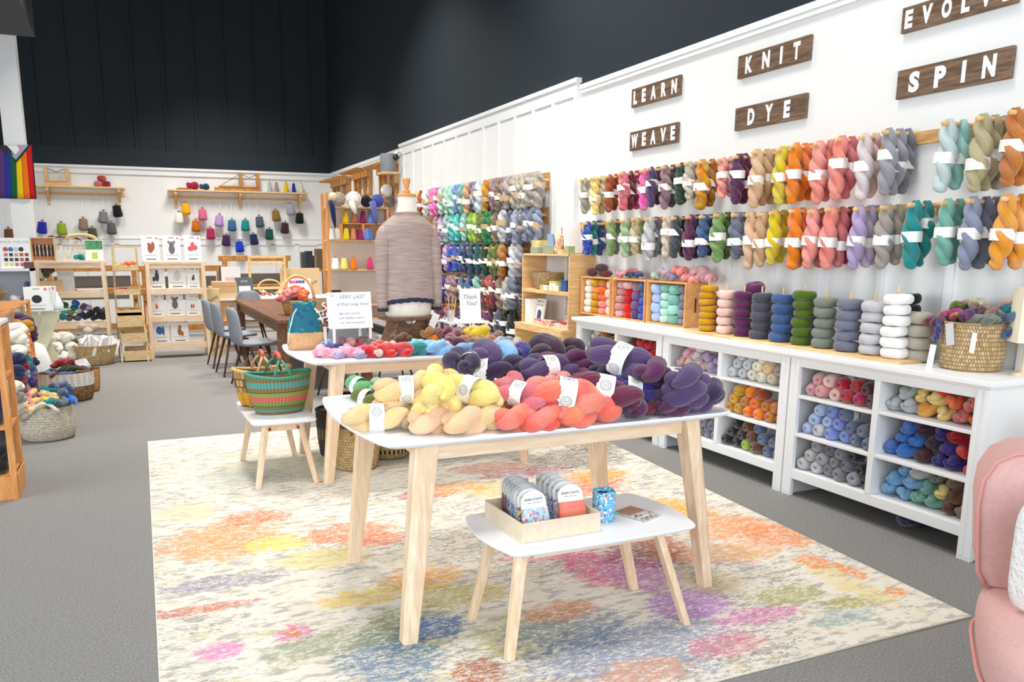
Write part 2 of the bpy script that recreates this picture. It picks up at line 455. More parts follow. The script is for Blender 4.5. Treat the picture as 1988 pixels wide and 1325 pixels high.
# back wall
struct(MB().box(-6.5, XW, YB, YB + 0.2, 0, 3.0).build('wall_back', WALLW))
struct(MB().box(-6.5, XW, YB - 0.02, YB + 0.2, 3.03, 7.4).build('wall_back_upper', DARKWALL))
m = MB(); m.box(-6.5, XW, YB - 0.06, YB, 2.985, 3.03); m.box(-6.5, XW, YB - 0.03, YB, 2.88, 2.985)
m.box(-6.5, XW, YB - 0.03, YB, 1.655, 1.69); m.box(-6.5, XW, YB - 0.02, YB, 1.54, 1.655)
struct(m.build('trim_5', WHITE, bevel=0.004))
for i in range(15):
    x = -3.2 + 0.5 * i
    struct(box('trim_6', x, x + 0.09, YB - 0.02, YB, 0, 1.56, WHITE, bevel=0.002))
struct(box('trim_7', -6.5, XW, YB - 0.05, YB - 0.02, 3.03, 3.36, DARKWALL))
for i in range(14):
    x = -3.6 + 0.56 * i
    struct(box('trim_8', x, x + 0.05, YB - 0.05, YB - 0.02, 3.36, 7.4, DARKWALL))
# column and duct beam
struct(box('trim_9', -1.42, -1.165, 13.0, 13.28, 0, 7.4, WHITE))
struct(box('trim_10', -1.75, -0.915, 6.5, 13.0, 4.28, 4.75, plain('grey_beam_paint', '3c4248', 0.7)))
# shop front behind the photographer: mullions and glass
m = MB()
for x in (-5.0, -2.6, -0.2, 2.2, 4.1): m.box(x - 0.05, x + 0.05, -3.1, -3.0, 0, 3.4)
m.box(-5.0, 4.1, -3.1, -3.0, 3.3, 3.4); m.box(-5.0, 4.1, -3.1, -3.0, 0, 0.12)
struct(m.build('window_1', WHITE))

# ------------------------------------------------------------------ rug
def make_rug():
    m_, nt, p = _new('abstract_rug')
    tc = N(nt, 'ShaderNodeTexCoord')
    P0 = tc.outputs['Object']
    def noise(scale, vec=(1, 1, 1), detail=4, loc=(0, 0, 0), rough=0.6):
        mp = N(nt, 'ShaderNodeMapping'); mp.inputs['Scale'].default_value = vec; mp.inputs['Location'].default_value = loc
        nt.links.new(P0, mp.inputs['Vector'])
        n = N(nt, 'ShaderNodeTexNoise'); n.inputs['Scale'].default_value = scale; n.inputs['Detail'].default_value = detail; n.inputs['Roughness'].default_value = rough
        nt.links.new(mp.outputs[0], n.inputs['Vector']); return n.outputs['Fac']
    def ramp(v, a, b, inv=False):
        mr = N(nt, 'ShaderNodeMapRange'); mr.inputs['From Min'].default_value = a; mr.inputs['From Max'].default_value = b
        if inv: mr.inputs['To Min'].default_value = 1; mr.inputs['To Max'].default_value = 0
        nt.links.new(v, mr.inputs['Value']); return mr.outputs[0]
    def mul(a, b):
        n = N(nt, 'ShaderNodeMath', operation='MULTIPLY')
        for i, q in enumerate((a, b)):
            if isinstance(q, (int, float)): n.inputs[i].default_value = q
            else: nt.links.new(q, n.inputs[i])
        return n.outputs[0]
    def mix(f, a, c):
        n = N(nt, 'ShaderNodeMix', data_type='RGBA'); nt.links.new(f, n.inputs[0])
        nt.links.new(a, n.inputs[6]); n.inputs[7].default_value = lin(c); return n.outputs[2]
    rgb = N(nt, 'ShaderNodeRGB'); rgb.outputs[0].default_value = lin('ece4d6')
    out = rgb.outputs[0]
    streak = noise(9, (1, 2.6, 1), 6, rough=0.7)
    fine = noise(34, (1, 2.6, 1), 6, (3, 1, 0), 0.75)
    big = noise(1.1, (1, 1.3, 1), 3, (7, 2, 0))
    out = mix(mul(ramp(streak, 0.52, 0.58), 0.7), out, 'aca49e')
    out = mix(mul(mul(ramp(fine, 0.53, 0.57), ramp(big, 0.42, 0.6)), 0.75), out, '7e7c80')
    out = mix(mul(ramp(noise(7, (1, 2, 1), 5, (1, 9, 0), 0.7), 0.57, 0.62), 0.5), out, 'd8c98e')
    # patches of colour: x, y, rx, ry, colour, density
    PT = [(0.35, 4.15, .34, .30, 'f3a05c', 1), (0.55, 4.45, .22, .14, 'ef7e4c', 1), (0.62, 4.0, .2, .12, 'f6d85c', 1), (0.2, 4.7, .2, .2, 'f2cfa0', .8), (0.98, 4.02, .28, .16, 'f08050', 1), (1.1, 3.85, .18, .1, 'ef7a48', .9),
          (0.78, 3.72, .25, .14, 'f2dc8c', 1), (0.3, 3.6, .3, .1, '8d88a0', .9), (0.15, 3.35, .3, .05, 'c86a50', .9), (0.22, 2.95, .1, .08, 'e88cc0', 1), (0.5, 2.98, .09, .09, 'e07cb0', 1), (0.5, 2.99, .04, .04, 'f08040', 1),
          (0.9, 3.2, .3, .1, 'e8c860', 1), (1.15, 3.3, .22, .14, 'e9a03c', .9), (1.25, 3.05, .25, .12, 'c4b040', .8), (0.95, 2.85, .25, .22, '8c9460', .9), (1.02, 2.82, .16, .12, '5c7cb0', 1), (0.78, 2.65, .2, .22, '5880a0', .9), (0.62, 2.85, .3, .12, '98a078', .8),
          (1.35, 2.62, .25, .2, 'c8c070', .8), (1.05, 2.42, .12, .12, 'b86840', 1), (0.5, 2.35, .1, .08, '7aa8d0', .9), (1.2, 2.2, .25, .12, 'c8a878', .8), (1.7, 2.35, .5, .25, '8894b4', .9), (1.5, 2.6, .3, .2, '6c8098', .8),
          (1.55, 2.75, .2, .1, 'd89060', .9), (1.95, 3.1, .18, .28, 'de5c90', 1), (2.1, 2.95, .2, .22, 'c880bc', 1), (2.1, 2.6, .22, .16, 'b87cc8', 1), (2.25, 3.15, .22, .22, 'a04868', .9), (1.85, 3.35, .3, .1, 'e0709c', .9), (2.3, 2.4, .25, .08, 'd478b0', .9),
          (2.0, 2.25, .2, .1, 'e08090', .8), (1.6, 2.2, .2, .1, 'e8a078', .8), (2.4, 3.2, .15, .3, 'c87048', .9), (2.75, 3.6, .32, .2, 'e9a838', 1), (2.8, 3.75, .2, .15, 'ecb030', 1), (2.9, 3.3, .3, .2, 'ee9858', 1), (3.05, 3.1, .2, .2, 'ee8c4c', 1), (2.7, 3.0, .3, .14, 'e8a868', .9),
          (2.5, 4.3, .4, .22, 'ec6c34', 1), (2.75, 4.45, .3, .14, 'f0a020', 1), (2.4, 4.7, .35, .14, 'b84a60', 1), (2.2, 4.9, .35, .14, 'd48c7c', .9), (2.9, 4.9, .4, .3, '70685c', .8), (3.2, 5.3, .3, .4, '6a5c58', .9), (2.1, 4.4, .3, .2, 'e8c06c', .9), (1.6, 4.5, .22, .12, 'c05c60', 1), (1.8, 4.55, .25, .14, 'eca044', .9), (2.05, 5.4, .5, .3, '9aa8a8', .8),
          (2.75, 2.35, .14, .07, 'a8a050', .9), (2.55, 2.5, .22, .1, 'a8a860', .9), (2.9, 2.5, .1, .3, 'e8d080', .7), (3.02, 2.6, .05, .12, 'f08c30', 1), (2.95, 2.75, .09, .1, 'f08c38', 1), (3.02, 2.35, .06, .05, 'f08c30', 1), (2.6, 2.25, .2, .07, '88a8a8', .7), (2.35, 2.75, .15, .15, 'e0c890', .8), (0.95, 5.6, .5, .5, 'd8d8c0', .7), (0.5, 5.3, .4, .2, 'b8c4c0', .6)]
    brk = noise(14, (1, 2.2, 1), 7, (5, 5, 0), 0.8)
    spk = ramp(noise(40, (1, 2.4, 1), 5, (2, 8, 0), 0.8), 0.42, 0.52)
    for x, y, rx, ry, c, dn in PT:
        mp = N(nt, 'ShaderNodeMapping', vector_type='TEXTURE'); mp.inputs['Location'].default_value = (x, y, 0); mp.inputs['Scale'].default_value = (rx * 1.5, ry * 1.5, 1)
        nt.links.new(P0, mp.inputs['Vector'])
        g = N(nt, 'ShaderNodeTexGradient', gradient_type='SPHERICAL'); nt.links.new(mp.outputs[0], g.inputs[0])
        ad = N(nt, 'ShaderNodeMath', operation='MULTIPLY_ADD'); ad.inputs[1].default_value = 0.62
        nt.links.new(g.outputs['Fac'], ad.inputs[0]); nt.links.new(brk, ad.inputs[2])
        f = mul(ramp(ad.outputs[0], 0.72, 0.80), spk)
        g2 = ramp(g.outputs['Fac'], 0.0, 0.12)
        out = mix(mul(mul(f, g2), 0.88 * dn), out, c)
    nt.links.new(out, p.inputs['Base Color'])
    p.inputs['Roughness'].default_value = 0.95; p.inputs['Specular IOR Level'].default_value = 0.1
    pile = noise(220, (1, 1, 1), 2)
    b = N(nt, 'ShaderNodeBump'); b.inputs['Strength'].default_value = 0.5; b.inputs['Distance'].default_value = 0.006
    ad = N(nt, 'ShaderNodeMath', operation='ADD'); nt.links.new(pile, ad.inputs[0]); nt.links.new(streak, ad.inputs[1])
    nt.links.new(ad.outputs[0], b.inputs['Height']); nt.links.new(b.outputs[0], p.inputs['Normal'])
    return m_
RUGC = [(-0.01, 2.06), (3.10, 2.06), (3.47, 6.62), (0.05, 6.64)]
rug = MB().prism(RUGC, 0.0, 0.010).build('rug', make_rug())
tag(rug, 'large cream abstract rug with orange, pink and blue patches under the tables', 'rug')
m = MB(); m.tube([(x, y, 0.005) for x, y in RUGC], 0.005, 8, closed=True)
m.build('binding', plain('cream_binding', 'e2dac8', 0.8), rug)

# ------------------------------------------------------------------ signs on the right wall
def sign(word, TL, BL, TR, BR, size, label, spacing=1.0):
    q = [PX(*p, XW - 0.03) for p in (TL, BL, TR, BR)]
    y0 = (q[0].y + q[1].y) / 2; y1 = (q[2].y + q[3].y) / 2
    z1 = (q[0].z + q[2].z) / 2; z0 = (q[1].z + q[3].z) / 2
    o = empty('wooden_sign', (XW - 0.014, (y0 + y1) / 2, (z0 + z1) / 2))
    tag(o, label, 'sign', 'wooden word signs high on the right wall')
    hw, hh = (y0 - y1) / 2, (z1 - z0) / 2
    MB().box(-0.012, 0.012, -hw, hw, -hh, hh).build('board', SIGNW, o, bevel=0.002)
    H = hh * 2 * .72; ws = [H * {'I': .20, 'W': .86, 'N': .64, 'A': .68, 'V': .66, 'Y': .64, 'K': .64, 'L': .48, 'E': .50, 'T': .54}.get(ch, .60) for ch in word]
    tot = hw * 2 * size; gap = (tot - sum(ws)) / (len(word) - 1)
    if gap < H * .06: k = (tot - H * .06 * (len(word) - 1)) / sum(ws); ws = [w * k for w in ws]; gap = H * .06
    x = -tot / 2
    for ch, w in zip(word, ws):
        me = text_mesh(ch, .1, WHITE, .0012, .0055)
        xs = [v.co.x for v in me.vertices]; ys = [v.co.y for v in me.vertices]
        for v in me.vertices: v.co.x = (v.co.x - (max(xs) + min(xs)) / 2) * w / (max(xs) - min(xs)); v.co.y = (v.co.y - (max(ys) + min(ys)) / 2) * H / (max(ys) - min(ys))
        obj('letter', me, o, (-.0134, -(x + w / 2), 0), FACE_L)
        x += w + gap
sign('LEARN', (1225, 173.5), (1225.5, 209), (1319.5, 145.4), (1318, 185), .9, 'dark wooden sign reading LEARN, above the WEAVE sign', 1.3)
sign('WEAVE', (1222, 257.5), (1221.5, 293.5), (1314.6, 237), (1313, 277), .92, 'dark wooden sign reading WEAVE, below the LEARN sign', 1.25)
sign('KNIT', (1431.5, 108.7), (1431.5, 152), (1572.3, 67.4), (1570, 117.5), .76, 'dark wooden sign reading KNIT, above the DYE sign', 1.7)
sign('DYE', (1426, 211), (1425.7, 254.8), (1564, 180), (1562, 228.4), .6, 'dark wooden sign reading DYE, below the KNIT sign', 1.6)
sign('EVOLVE', (1751, 12), (1748.8, 63.3), (1977, -48), (1973.7, 6.5), .93, 'dark wooden sign reading EVOLVE, cut off by the top edge', 1.3)
sign('SPIN', (1741, 138.4), (1739, 192), (1965.9, 87.3), (1960.6, 152.8), .76, 'dark wooden sign reading SPIN, below the EVOLVE sign', 1.9)

# ------------------------------------------------------------------ tables and stools
def top_poly(hx, hy, bx, by, rc=0.025):
    """four bowed edges with softened corners"""
    C_ = [(-hx, -hy), (hx, -hy), (hx, hy), (-hx, hy)]
    pts = []
    for i in range(4):
        a, b = Vector(C_[i]), Vector(C_[(i + 1) % 4]); d = b - a; n = Vector((d.y, -d.x)).normalized(); bow = by if i % 2 == 0 else bx
        L = d.length; e = rc / L
        for k in range(13):
            t = e + (1 - 2 * e) * k / 12
            pts.append(a + d * t + n * bow * 4 * t * (1 - t))
    for _ in range(2):
        q = []
        for i in range(len(pts)):
            a, b = pts[i], pts[(i + 1) % len(pts)]
            if (b - a).length < 0.001: continue
            q += [a * .75 + b * .25, a * .25 + b * .75]
        pts = q
    return [(p.x, p.y) for p in pts]
def table(name, loc, rz, hx, hy, bx, by, zt, thick, feet, tops, lw, lw1, apron, label, cat, group=None, bolts=False):
    o = empty(name, loc, rz); tag(o, label, cat, group)
    pl = top_poly(hx, hy, bx, by, .03 * hx)
    m = MB(); n = len(pl)
    sc = lambda k, z: [(x * k, y * k, z) for x, y in pl]
    m.quadstrip([sc(0.965, zt - thick), sc(0.995, zt - thick * .55), sc(1, zt - thick * .3), sc(0.997, zt)], True, True, True)
    t = m.build('tabletop', TABLETOP, o, smooth=False)
    for k, ((fx, fy), (tx, ty)) in enumerate(zip(feet, tops)):
        # slightly splayed tapering leg, chamfered outer arris
        mm = MB(); sx = 1 if fx > 0 else -1; sy = 1 if fy > 0 else -1
        def sect(x, y, w, z):
            h = w / 2; c = w * .28
            q = [(-h, -h), (h - c, -h), (h, -h + c), (h, h), (-h, h)]
            q = [(x + a * sx, y - b * sy, z) for a, b in q]
            return q if sx * sy < 0 else q[::-1]
        mm.quadstrip([sect(fx, fy, lw1, 0), sect(tx, ty, lw, zt - thick)], True, True, True)
        mm.build('leg', OAK, o, bevel=0.003)
    (ax, ay, az0, az1) = apron
    for s in (-1, 1):
        MB().box(-ax + lw / 2, ax - lw / 2, s * ay - 0.011, s * ay + 0.011, az0, az1).build('apron', OAKX, o, bevel=0.002)
        MB().box(s * ax - 0.011, s * ax + 0.011, -ay, ay, az0, az1).build('apron', OAKX, o, bevel=0.002)
    if bolts:
        for sx in (-1, 1):
            for sy in (-1, 1):
                MB().lathe([(0.001, -0.004), (0.008, -0.004), (0.009, 0), (0.009, 0.02)], 12).build('bolt', plain('bronze_bolt', '8a6a48', 0.4, 0.6), o, loc=(sx * (ax + .022), sy * (ay - .01), az0 + .02), rot=(0, sx * PI / 2, 0))
    return o
ZT = 0.80
zft = 0.010
def dining(loc, label):
    return table('display_table', loc, 0, .79, .52, .055, .015, ZT - zft, .026,
                 [(-.71, -.51), (.69, -.52), (.70, .36), (-.70, .36)], [(-.61, -.44), (.61, -.44), (.61, .36), (-.61, .36)], .088, .058,
                 (.615, .44, ZT - .105, ZT - .026), label, 'table', 'white topped display tables with oak legs')
main_t = dining((1.60, 3.25, zft), 'front white topped display table piled with yellow, coral and purple yarn')
back_t = dining((1.80, 5.47, zft), 'rear white topped display table carrying the dress form and red yarn')
st1 = table('low_stool_table', (1.60, 2.69, zft), 0, .40, .235, .045, .012, .41, .018,
      [(-.41, -.22), (.37, -.24), (.37, .13), (-.41, .14)], [(-.33, -.15), (.27, -.15), (.25, .10), (-.33, .10)], .042, .034, (.30, .14, .345, .39),
      'low white coffee table in front carrying the tray of packets', 'table')
st2 = table('low_stool_table', (0.84, 5.40, zft), R(90), .40, .20, .03, .012, .42, .018,
      [(-.39, -.185), (.36, -.185), (.36, .185), (-.39, .185)], [(-.31, -.105), (.30, -.105), (.30, .105), (-.31, .105)], .042, .034, (.31, .10, .345, .40),
      'low white coffee table under the striped green basket', 'table', bolts=True)

# ------------------------------------------------------------------ white cabinets
XF = 3.65
CABS = [(2.465, 3.705, 'right-hand'), (3.715, 4.985, 'middle'), (5.0, 6.27, 'left-hand')]
SH_L, SH_R = (0.63, 0.395), (0.64, 0.40)
CUBBY = {}
def cabinet(y0, y1, nm):
    o = empty('storage_cabinet', (XF + .2, (y0 + y1) / 2, 0)); tag(o, nm + ' white cubby cabinet filled with yarn, against the right wall', 'cabinet', 'white cubby cabinets along the right wall')
    def b(name, x0, x1, a, c, z0, z1, bev=0.003, mat=WHITE):
        q = MB().box(x0 - o.location.x, x1 - o.location.x, a - o.location.y, c - o.location.y, z0, z1).build(name, mat, o, bevel=bev); return q
    for ya, yb in ((y0, y0 + .07), (y1 - .07, y1)):
        s = b('stile', XF, XF + .03, ya, yb, 0, .853)
        m = MB()
        for k in (.018, .052):
            m.box(XF - .004 - o.location.x, XF - o.location.x + .001, ya + k - .009 - o.location.y, ya + k + .009 - o.location.y, .02, .85)
        m.build('moulding', WHITE, s, bevel=0.002)
    b('side_panel', XF + .03, XF + .44, y0 + .012, y0 + .03, .0, .853); b('side_panel', XF + .03, XF + .44, y1 - .03, y1 - .012, .0, .853)
    b('top_rail', XF + .006, XF + .03, y0 + .07, y1 - .07, .80, .853); b('bottom_rail', XF + .006, XF + .03, y0 + .07, y1 - .07, .11, .17)
    b('back_panel', XF + .425, XF + .435, y0 + .03, y1 - .03, .15, .853)
    ym = (y0 + y1) / 2
    b('divider', XF + .004, XF + .425, ym - .018, ym + .018, .17, .80)
    b('shelf', XF + .03, XF + .425, y0 + .03, y1 - .03, .15, .17)
    for (a, c, sh, sd) in ((ym + .018, y1 - .07, SH_L, 'left'), (y0 + .07, ym - .018, SH_R, 'right')):
        ex = .04 if sd == 'left' else 0; ey = .04 if sd == 'right' else 0
        zs = [.80, sh[0], sh[1], .17]
        for z in sh: b('shelf', XF + .01, XF + .425, a - ey * 0, c, z - .02, z)
        for k, rn in enumerate(('top', 'middle', 'bottom')):
            CUBBY[(nm, sd, rn)] = (a, c, zs[k + 1], zs[k] - (.02 if k else 0))
    return o
for a, c, nm in CABS: cabinet(a, c, nm)
m = MB(); m.box(XF - .035, XW - .016, 2.435, 6.30, .865, .893); m.box(XF - .018, XW - .016, 2.45, 6.285, .853, .865)
tag(m.build('worktop', WHITE, bevel=0.004), 'long white worktop running over the three cubby cabinets', 'worktop')
# ------------------------------------------------------------------ yarn shapes
def _groove(seg): return max(5, seg // 4)
def twist_mb(L, a, r, turns, seg=28, rings=30, pinch=0.0, amp=0.07, th0=0.0, fx=1.0, bulb=0.0, tip=0.45, open_top=0.0):
    """a twisted hank hanging down -Z from the origin"""
    m = MB()
    for s in (0, 1):
        pts, rad = [], []
        for i in range(rings + 1):
            t = i / rings
            e = max(math.sin(PI * min(max(t, 0.012), 0.988)), 0.02) ** tip
            th = th0 + s * PI + turns * 2 * PI * t
            aa = a * min(1, e * 1.05)
            if open_top: th = th0 + s * PI + turns * 2 * PI * max(0, t - open_top)
            pn = 1 - pinch * math.exp(-((t - 0.5) / 0.13) ** 2)
            pts.append((aa * math.cos(th) * fx * pn, aa * math.sin(th) * pn, -L * t))
            rad.append(r * e * pn)
        m.tube(pts, rad, seg, groove=_groove(seg), amp=amp, spin=turns * 1.5)
    if bulb:
        b = len(m.v)
        m.ell((0, 0, 0), bulb * fx, bulb * 1.05, bulb * .8, seg, 8)
        m.xf(Matrix.Translation((0, 0.004, -L * .93)) @ Matrix.Rotation(0.7, 4, 'X'), b)
    return m
def relay(m, fn):
    m.v = [fn(v) for v in m.v]; return m
LIB = {}
def lib(key, fn):
    if key not in LIB: LIB[key] = fn()
    return LIB[key]
def hang_mesh(matname, k, fine):
    def mk():
        L = .38; var = [(1.7, .6, .033), (1.45, -.5, .037), (2.0, 1.1, 0.03), (1.6, .2, .034)][k]
        m = twist_mb(L, .0215, .029, var[0], 36 if fine else 16, 34 if fine else 22, 0.0, .07 if fine else .03, var[1] * .4 + PI / 2, .75, var[2], .36, .12)
        rnd = random.Random(k + 3)
        ph = rnd.uniform(0, 6)
        relay(m, lambda v: Vector((v.x, v.y + .005 * math.sin(v.z * 17 + ph), v.z + .022)))
        return m.mesh('twisted_skein', MATS[matname], True)
    return lib(('hang', matname, k, fine), mk)
def print_paper():
    """blank paper with faint grey rules, as on a printed yarn band"""
    if 'printed_band' in MATS: return MATS['printed_band']
    m, nt, p = _new('printed_band')
    tc = N(nt, 'ShaderNodeTexCoord'); mp = N(nt, 'ShaderNodeMapping'); mp.inputs['Scale'].default_value = (9, 9, 1)
    nt.links.new(tc.outputs['UV'], mp.inputs['Vector'])
    w = N(nt, 'ShaderNodeTexBrick'); w.offset = 0.37; w.inputs['Scale'].default_value = 1; w.inputs['Mortar Size'].default_value = 0.36; w.inputs['Brick Width'].default_value = 1.0; w.inputs['Row Height'].default_value = 0.9
    w.inputs['Color1'].default_value = lin('b9b7b8'); w.inputs['Color2'].default_value = lin('d6d4d4'); w.inputs['Mortar'].default_value = lin('f3f1ee')
    nt.links.new(mp.outputs[0], w.inputs['Vector'])
    n = N(nt, 'ShaderNodeTexNoise'); n.inputs['Scale'].default_value = 3.0; nt.links.new(tc.outputs['UV'], n.inputs['Vector'])
    gt = N(nt, 'ShaderNodeMath', operation='GREATER_THAN'); gt.inputs[1].default_value = 0.56; nt.links.new(n.outputs['Fac'], gt.inputs[0])
    mx = N(nt, 'ShaderNodeMix', data_type='RGBA'); mx.inputs[6].default_value = lin('f3f1ee')
    nt.links.new(gt.outputs[0], mx.inputs[0]); nt.links.new(w.outputs['Color'], mx.inputs[7])
    nt.links.new(mx.outputs[2], p.inputs['Base Color']); p.inputs['Roughness'].default_value = 0.6
    MATS['printed_band'] = m; return m
BAND = print_paper()
KRAFTB = plain('kraft_band', 'cda87c', 0.7)
def band_mesh(rx, ry, h, mat, key):
    def mk():
        m = MB(); m.lathe([(1, -h / 2), (1.02, 0), (1, h / 2)], 28, sx=rx, sy=ry, power=2.6)
        m.lathe([(.97, h / 2), (.97, -h / 2)], 28, sx=rx, sy=ry, power=2.6)
        return m.mesh('paper_band', mat, True)
    return lib(('band', key), mk)
def hang_skein(p, L, colour, mat='wool_yarn', fine=True, bandz=.5, band='w', k=None, wid=1.0):
    k = random.randrange(4) if k is None else k
    s = L / .40
    o = obj('hanging_skein', hang_mesh(mat, k, fine), None, p, (random.uniform(-.05, .05), 0, random.uniform(-.25, .25)), lin(PAL[colour]), (s * wid ** .5, s * wid, s))
    o['category'] = 'yarn skein'
    if band:
        b = band_mesh(.041, .048, .060, BAND if band == 'w' else KRAFTB, 'hang' + band)
        q = obj('paper_band', b, o, (0, .003, -.36 * bandz), (random.uniform(-.06, .06), 0, random.uniform(-.25, .25)))
        if band != 'w': q['label'] = 'brown kraft paper band'
    return o

# ------------------------------------------------------------------ pegs and hanging skeins, near stretch of the right wall
PEGM = MB().lathe([(.001, 0), (.0115, .001), (.0125, .006), (.0125, .27)], 14).mesh('peg', PINE, True)
PEG = []
D = 'hand_dyed_wool'
def peg_row(name, rows, label_row, group, default_len, fine, peg_x, mats):
    """rows: list of pegs; a peg = list of (u, vtop, vbottom, colour, mat, band) from the front of the peg to the back"""
    names = [p[0][3] for p in rows]
    items = []
    for i, peg in enumerate(rows):
        yy = None
        for j, (u, vt, vb, c, mt, bd) in enumerate(peg):
            x = peg_x + .075 * j
            q = PX(u, vt, x); zt = q.z; zb = PX(u, vb, x).z
            if yy is None: yy = q.y
            o = hang_skein((x, q.y, zt - .022), (zt - zb), c, mt, fine, bd if bd else random.choice((.42, .5, .58)), 'w', wid=1.45 if mt == D else 1.15)
            nb = []
            lft = names[i - 1] if i else None; rgt = names[i + 1] if i + 1 < len(names) else None
            where = ('between %s and %s' % (cname(lft), cname(rgt)) if lft and rgt and lft != rgt else 'amid %s' % cname(lft) if lft and rgt else 'next to %s' % cname(rgt or lft))
            items.append((o, '%s skein hanging in %s %s' % (cname(c), label_row, where)))
            o['group'] = group
        q = PX(peg[0][0], peg[0][1], peg_x)
        PEG.append((q.y, q.z - .03, peg_x))
    label_set(items)
def S(u, vt, vb, c, mt='wool_yarn', bd=None): return (u, vt, vb, c, mt, bd)
UP = [[S(1135.5, 345, 418, 'stone', D), S(1141, 344, 412, 'cream', D)], [S(1156, 342, 421, 'butter', D), S(1169.5, 341, 419, 'khaki', D)], [S(1184, 338, 415, 'rust', D), S(1195, 337, 411, 'rust', D)],
      [S(1211, 332, 412, 'rose', D), S(1226, 331, 410, 'maroon', D), S(1239, 330, 409, 'raspberry', D)], [S(1252, 327, 412, 'candypink', D)], [S(1266, 323, 405, 'purple', D), S(1279, 323, 400, 'plum', D)],
      [S(1293, 320, 410, 'mauve', D), S(1307, 319, 406, 'charcoal', D)], [S(1323, 315, 401, 'darkgreen', D), S(1328, 316, 399, 'brown', D)], [S(1339, 312, 391, 'oatmeal', D), S(1353, 312, 388, 'greige', D)],
      [S(1366, 309, 411, 'gold', D), S(1384, 308, 404, 'bronze', D)], [S(1405, 304, 388, 'salmon', D, .4), S(1420, 302, 385, 'pink', D)], [S(1435, 298, 401, 'plum', D), S(1448, 297, 399, 'wine', D)],
      [S(1472, 289, 409, 'beige'), S(1491, 289, 404, 'tan'), S(1503, 289, 400, 'tan')], [S(1519, 284, 403, 'yellow'), S(1530, 284, 400, 'yellow')], [S(1546, 277, 401, 'orange'), S(1565, 277, 395, 'orange'), S(1578, 277, 392, 'orange')],
      [S(1592, 273, 403, 'salmon'), S(1612, 271, 396, 'coral')], [S(1634, 263, 394, 'coral', bd=.4), S(1656, 264, 391, 'rose')], [S(1682, 258, 393, 'palelilac'), S(1700, 258, 390, 'blush')],
      [S(1728, 248, 384, 'grey', bd=.36), S(1749, 249, 384, 'grey'), S(1765, 249, 380, 'midgrey')], [S(1845, 230, 378, 'paleaqua'), S(1872, 231, 372, 'aqua')], [S(1912, 220, 379, 'khaki', bd=.62), S(1934, 222, 376, 'khaki', bd=.5), S(1950, 224, 372, 'stone')],
      [S(1975, 208, 368, 'copper', bd=.45), S(1999, 208, 365, 'copper', bd=.45)]]
LO = [[S(1141, 429, 498, 'royal', D), S(1153, 428, 498, 'teal', D), S(1165, 427, 499, 'denim', D)], [S(1188, 425, 501, 'leaf', D), S(1199, 425, 496, 'greygreen', D)], [S(1214, 424, 503, 'palegreen', D), S(1225, 424, 500, 'sage', D)], [S(1236, 421, 497, 'khaki', D), S(1246, 422, 495, 'leaf', D)],
      [S(1262, 420, 513, 'lightgrey', D), S(1276, 420, 502, 'midgrey', D), S(1285, 420, 498, 'grey', D)], [S(1297, 418, 502, 'oatmeal', D, .35)], [S(1314, 418, 505, 'darkgrey', D, .35), S(1328, 419, 503, 'black', D)], [S(1342, 416, 510, 'plum', D, .6), S(1356, 416, 505, 'aubergine', D, .6)],
      [S(1369, 415, 504, 'denim', D, .6), S(1381, 415, 500, 'navy', D)], [S(1397, 412, 515, 'leaf', D, .45), S(1413, 411, 508, 'mossgreen', D, .6)], [S(1432, 411, 508, 'slate', D, .6), S(1444, 411, 500, 'midgrey', D)],
      [S(1460, 411, 528, 'beige')], [S(1481, 410, 524, 'tan', bd=.55)], [S(1506, 407, 521, 'yellow'), S(1521, 407, 515, 'yellow')], [S(1545, 403, 529, 'orange'), S(1561, 403, 525, 'orange')], [S(1581, 404, 528, 'salmon'), S(1597, 404, 524, 'rose')],
      [S(1615, 400, 529, 'coral'), S(1637, 401, 524, 'rose', bd=.62), S(1653, 401, 518, 'raspberry')], [S(1671, 398, 530, 'lavender'), S(1689, 398, 525, 'lilac'), S(1703, 398, 520, 'lavender')], [S(1723, 395, 529, 'greige'), S(1744, 396, 520, 'stone')],
      [S(1777, 389, 529, 'teal', bd=.5), S(1802, 389, 524, 'teal', bd=.3)], [S(1840, 385, 522, 'seafoam', bd=.47), S(1862, 385, 518, 'seafoam', bd=.45)], [S(1892, 381, 532, 'greyblue', bd=.47), S(1918, 381, 528, 'slate'), S(1935, 381, 522, 'midgrey')], [S(1960, 376, 532, 'amber', bd=.5), S(1985, 376, 530, 'amber', bd=.55)]]
for rw in (UP, LO):
    for pg in rw:
        for j, s in enumerate(pg):
            if s[5] is None: pg[j] = s[:5] + (random.uniform(.36, .64) if s[0] < 1450 else random.uniform(.46, .60),)
peg_row('upper', UP, 'near-wall upper row,', 'skeins on the upper pegs of the right wall', .38, True, 3.90, None)
peg_row('lower', LO, 'near-wall lower row,', 'skeins on the lower pegs of the right wall', .38, True, 3.90, None)
def rail(name, y0, y1, z, h, x, label, mat):
    o = empty(name, (x, (y0 + y1) / 2, z)); tag(o, label, 'peg rail', 'wooden peg rails on the right wall')
    MB().box(-.02, 0, -(y1 - y0) / 2, (y1 - y0) / 2, -h / 2, h / 2).build('rail_board', mat, o, bevel=0.002)
    return o
RAILW = wood('rail_wood', 'e8bd85', 'c89458', (9, 1, 9), 1.5)
def pegs_on(o, ys, z, tipx):
    for y in ys:
        q = obj('peg', PEGM, o, (tipx - .012 - o.location.x, y - o.location.y, z - o.location.z), (0, PI / 2, 0))
        q.scale = (1, 1, (o.location.x - tipx) / .27)
r1 = rail('peg_rail', 2.35, 7.0, 2.095, .07, XW, 'long wooden peg rail behind the upper row of skeins', RAILW)
r2 = rail('peg_rail', 2.35, 7.0, 1.705, .07, XW, 'long wooden peg rail behind the lower row of skeins', RAILW)
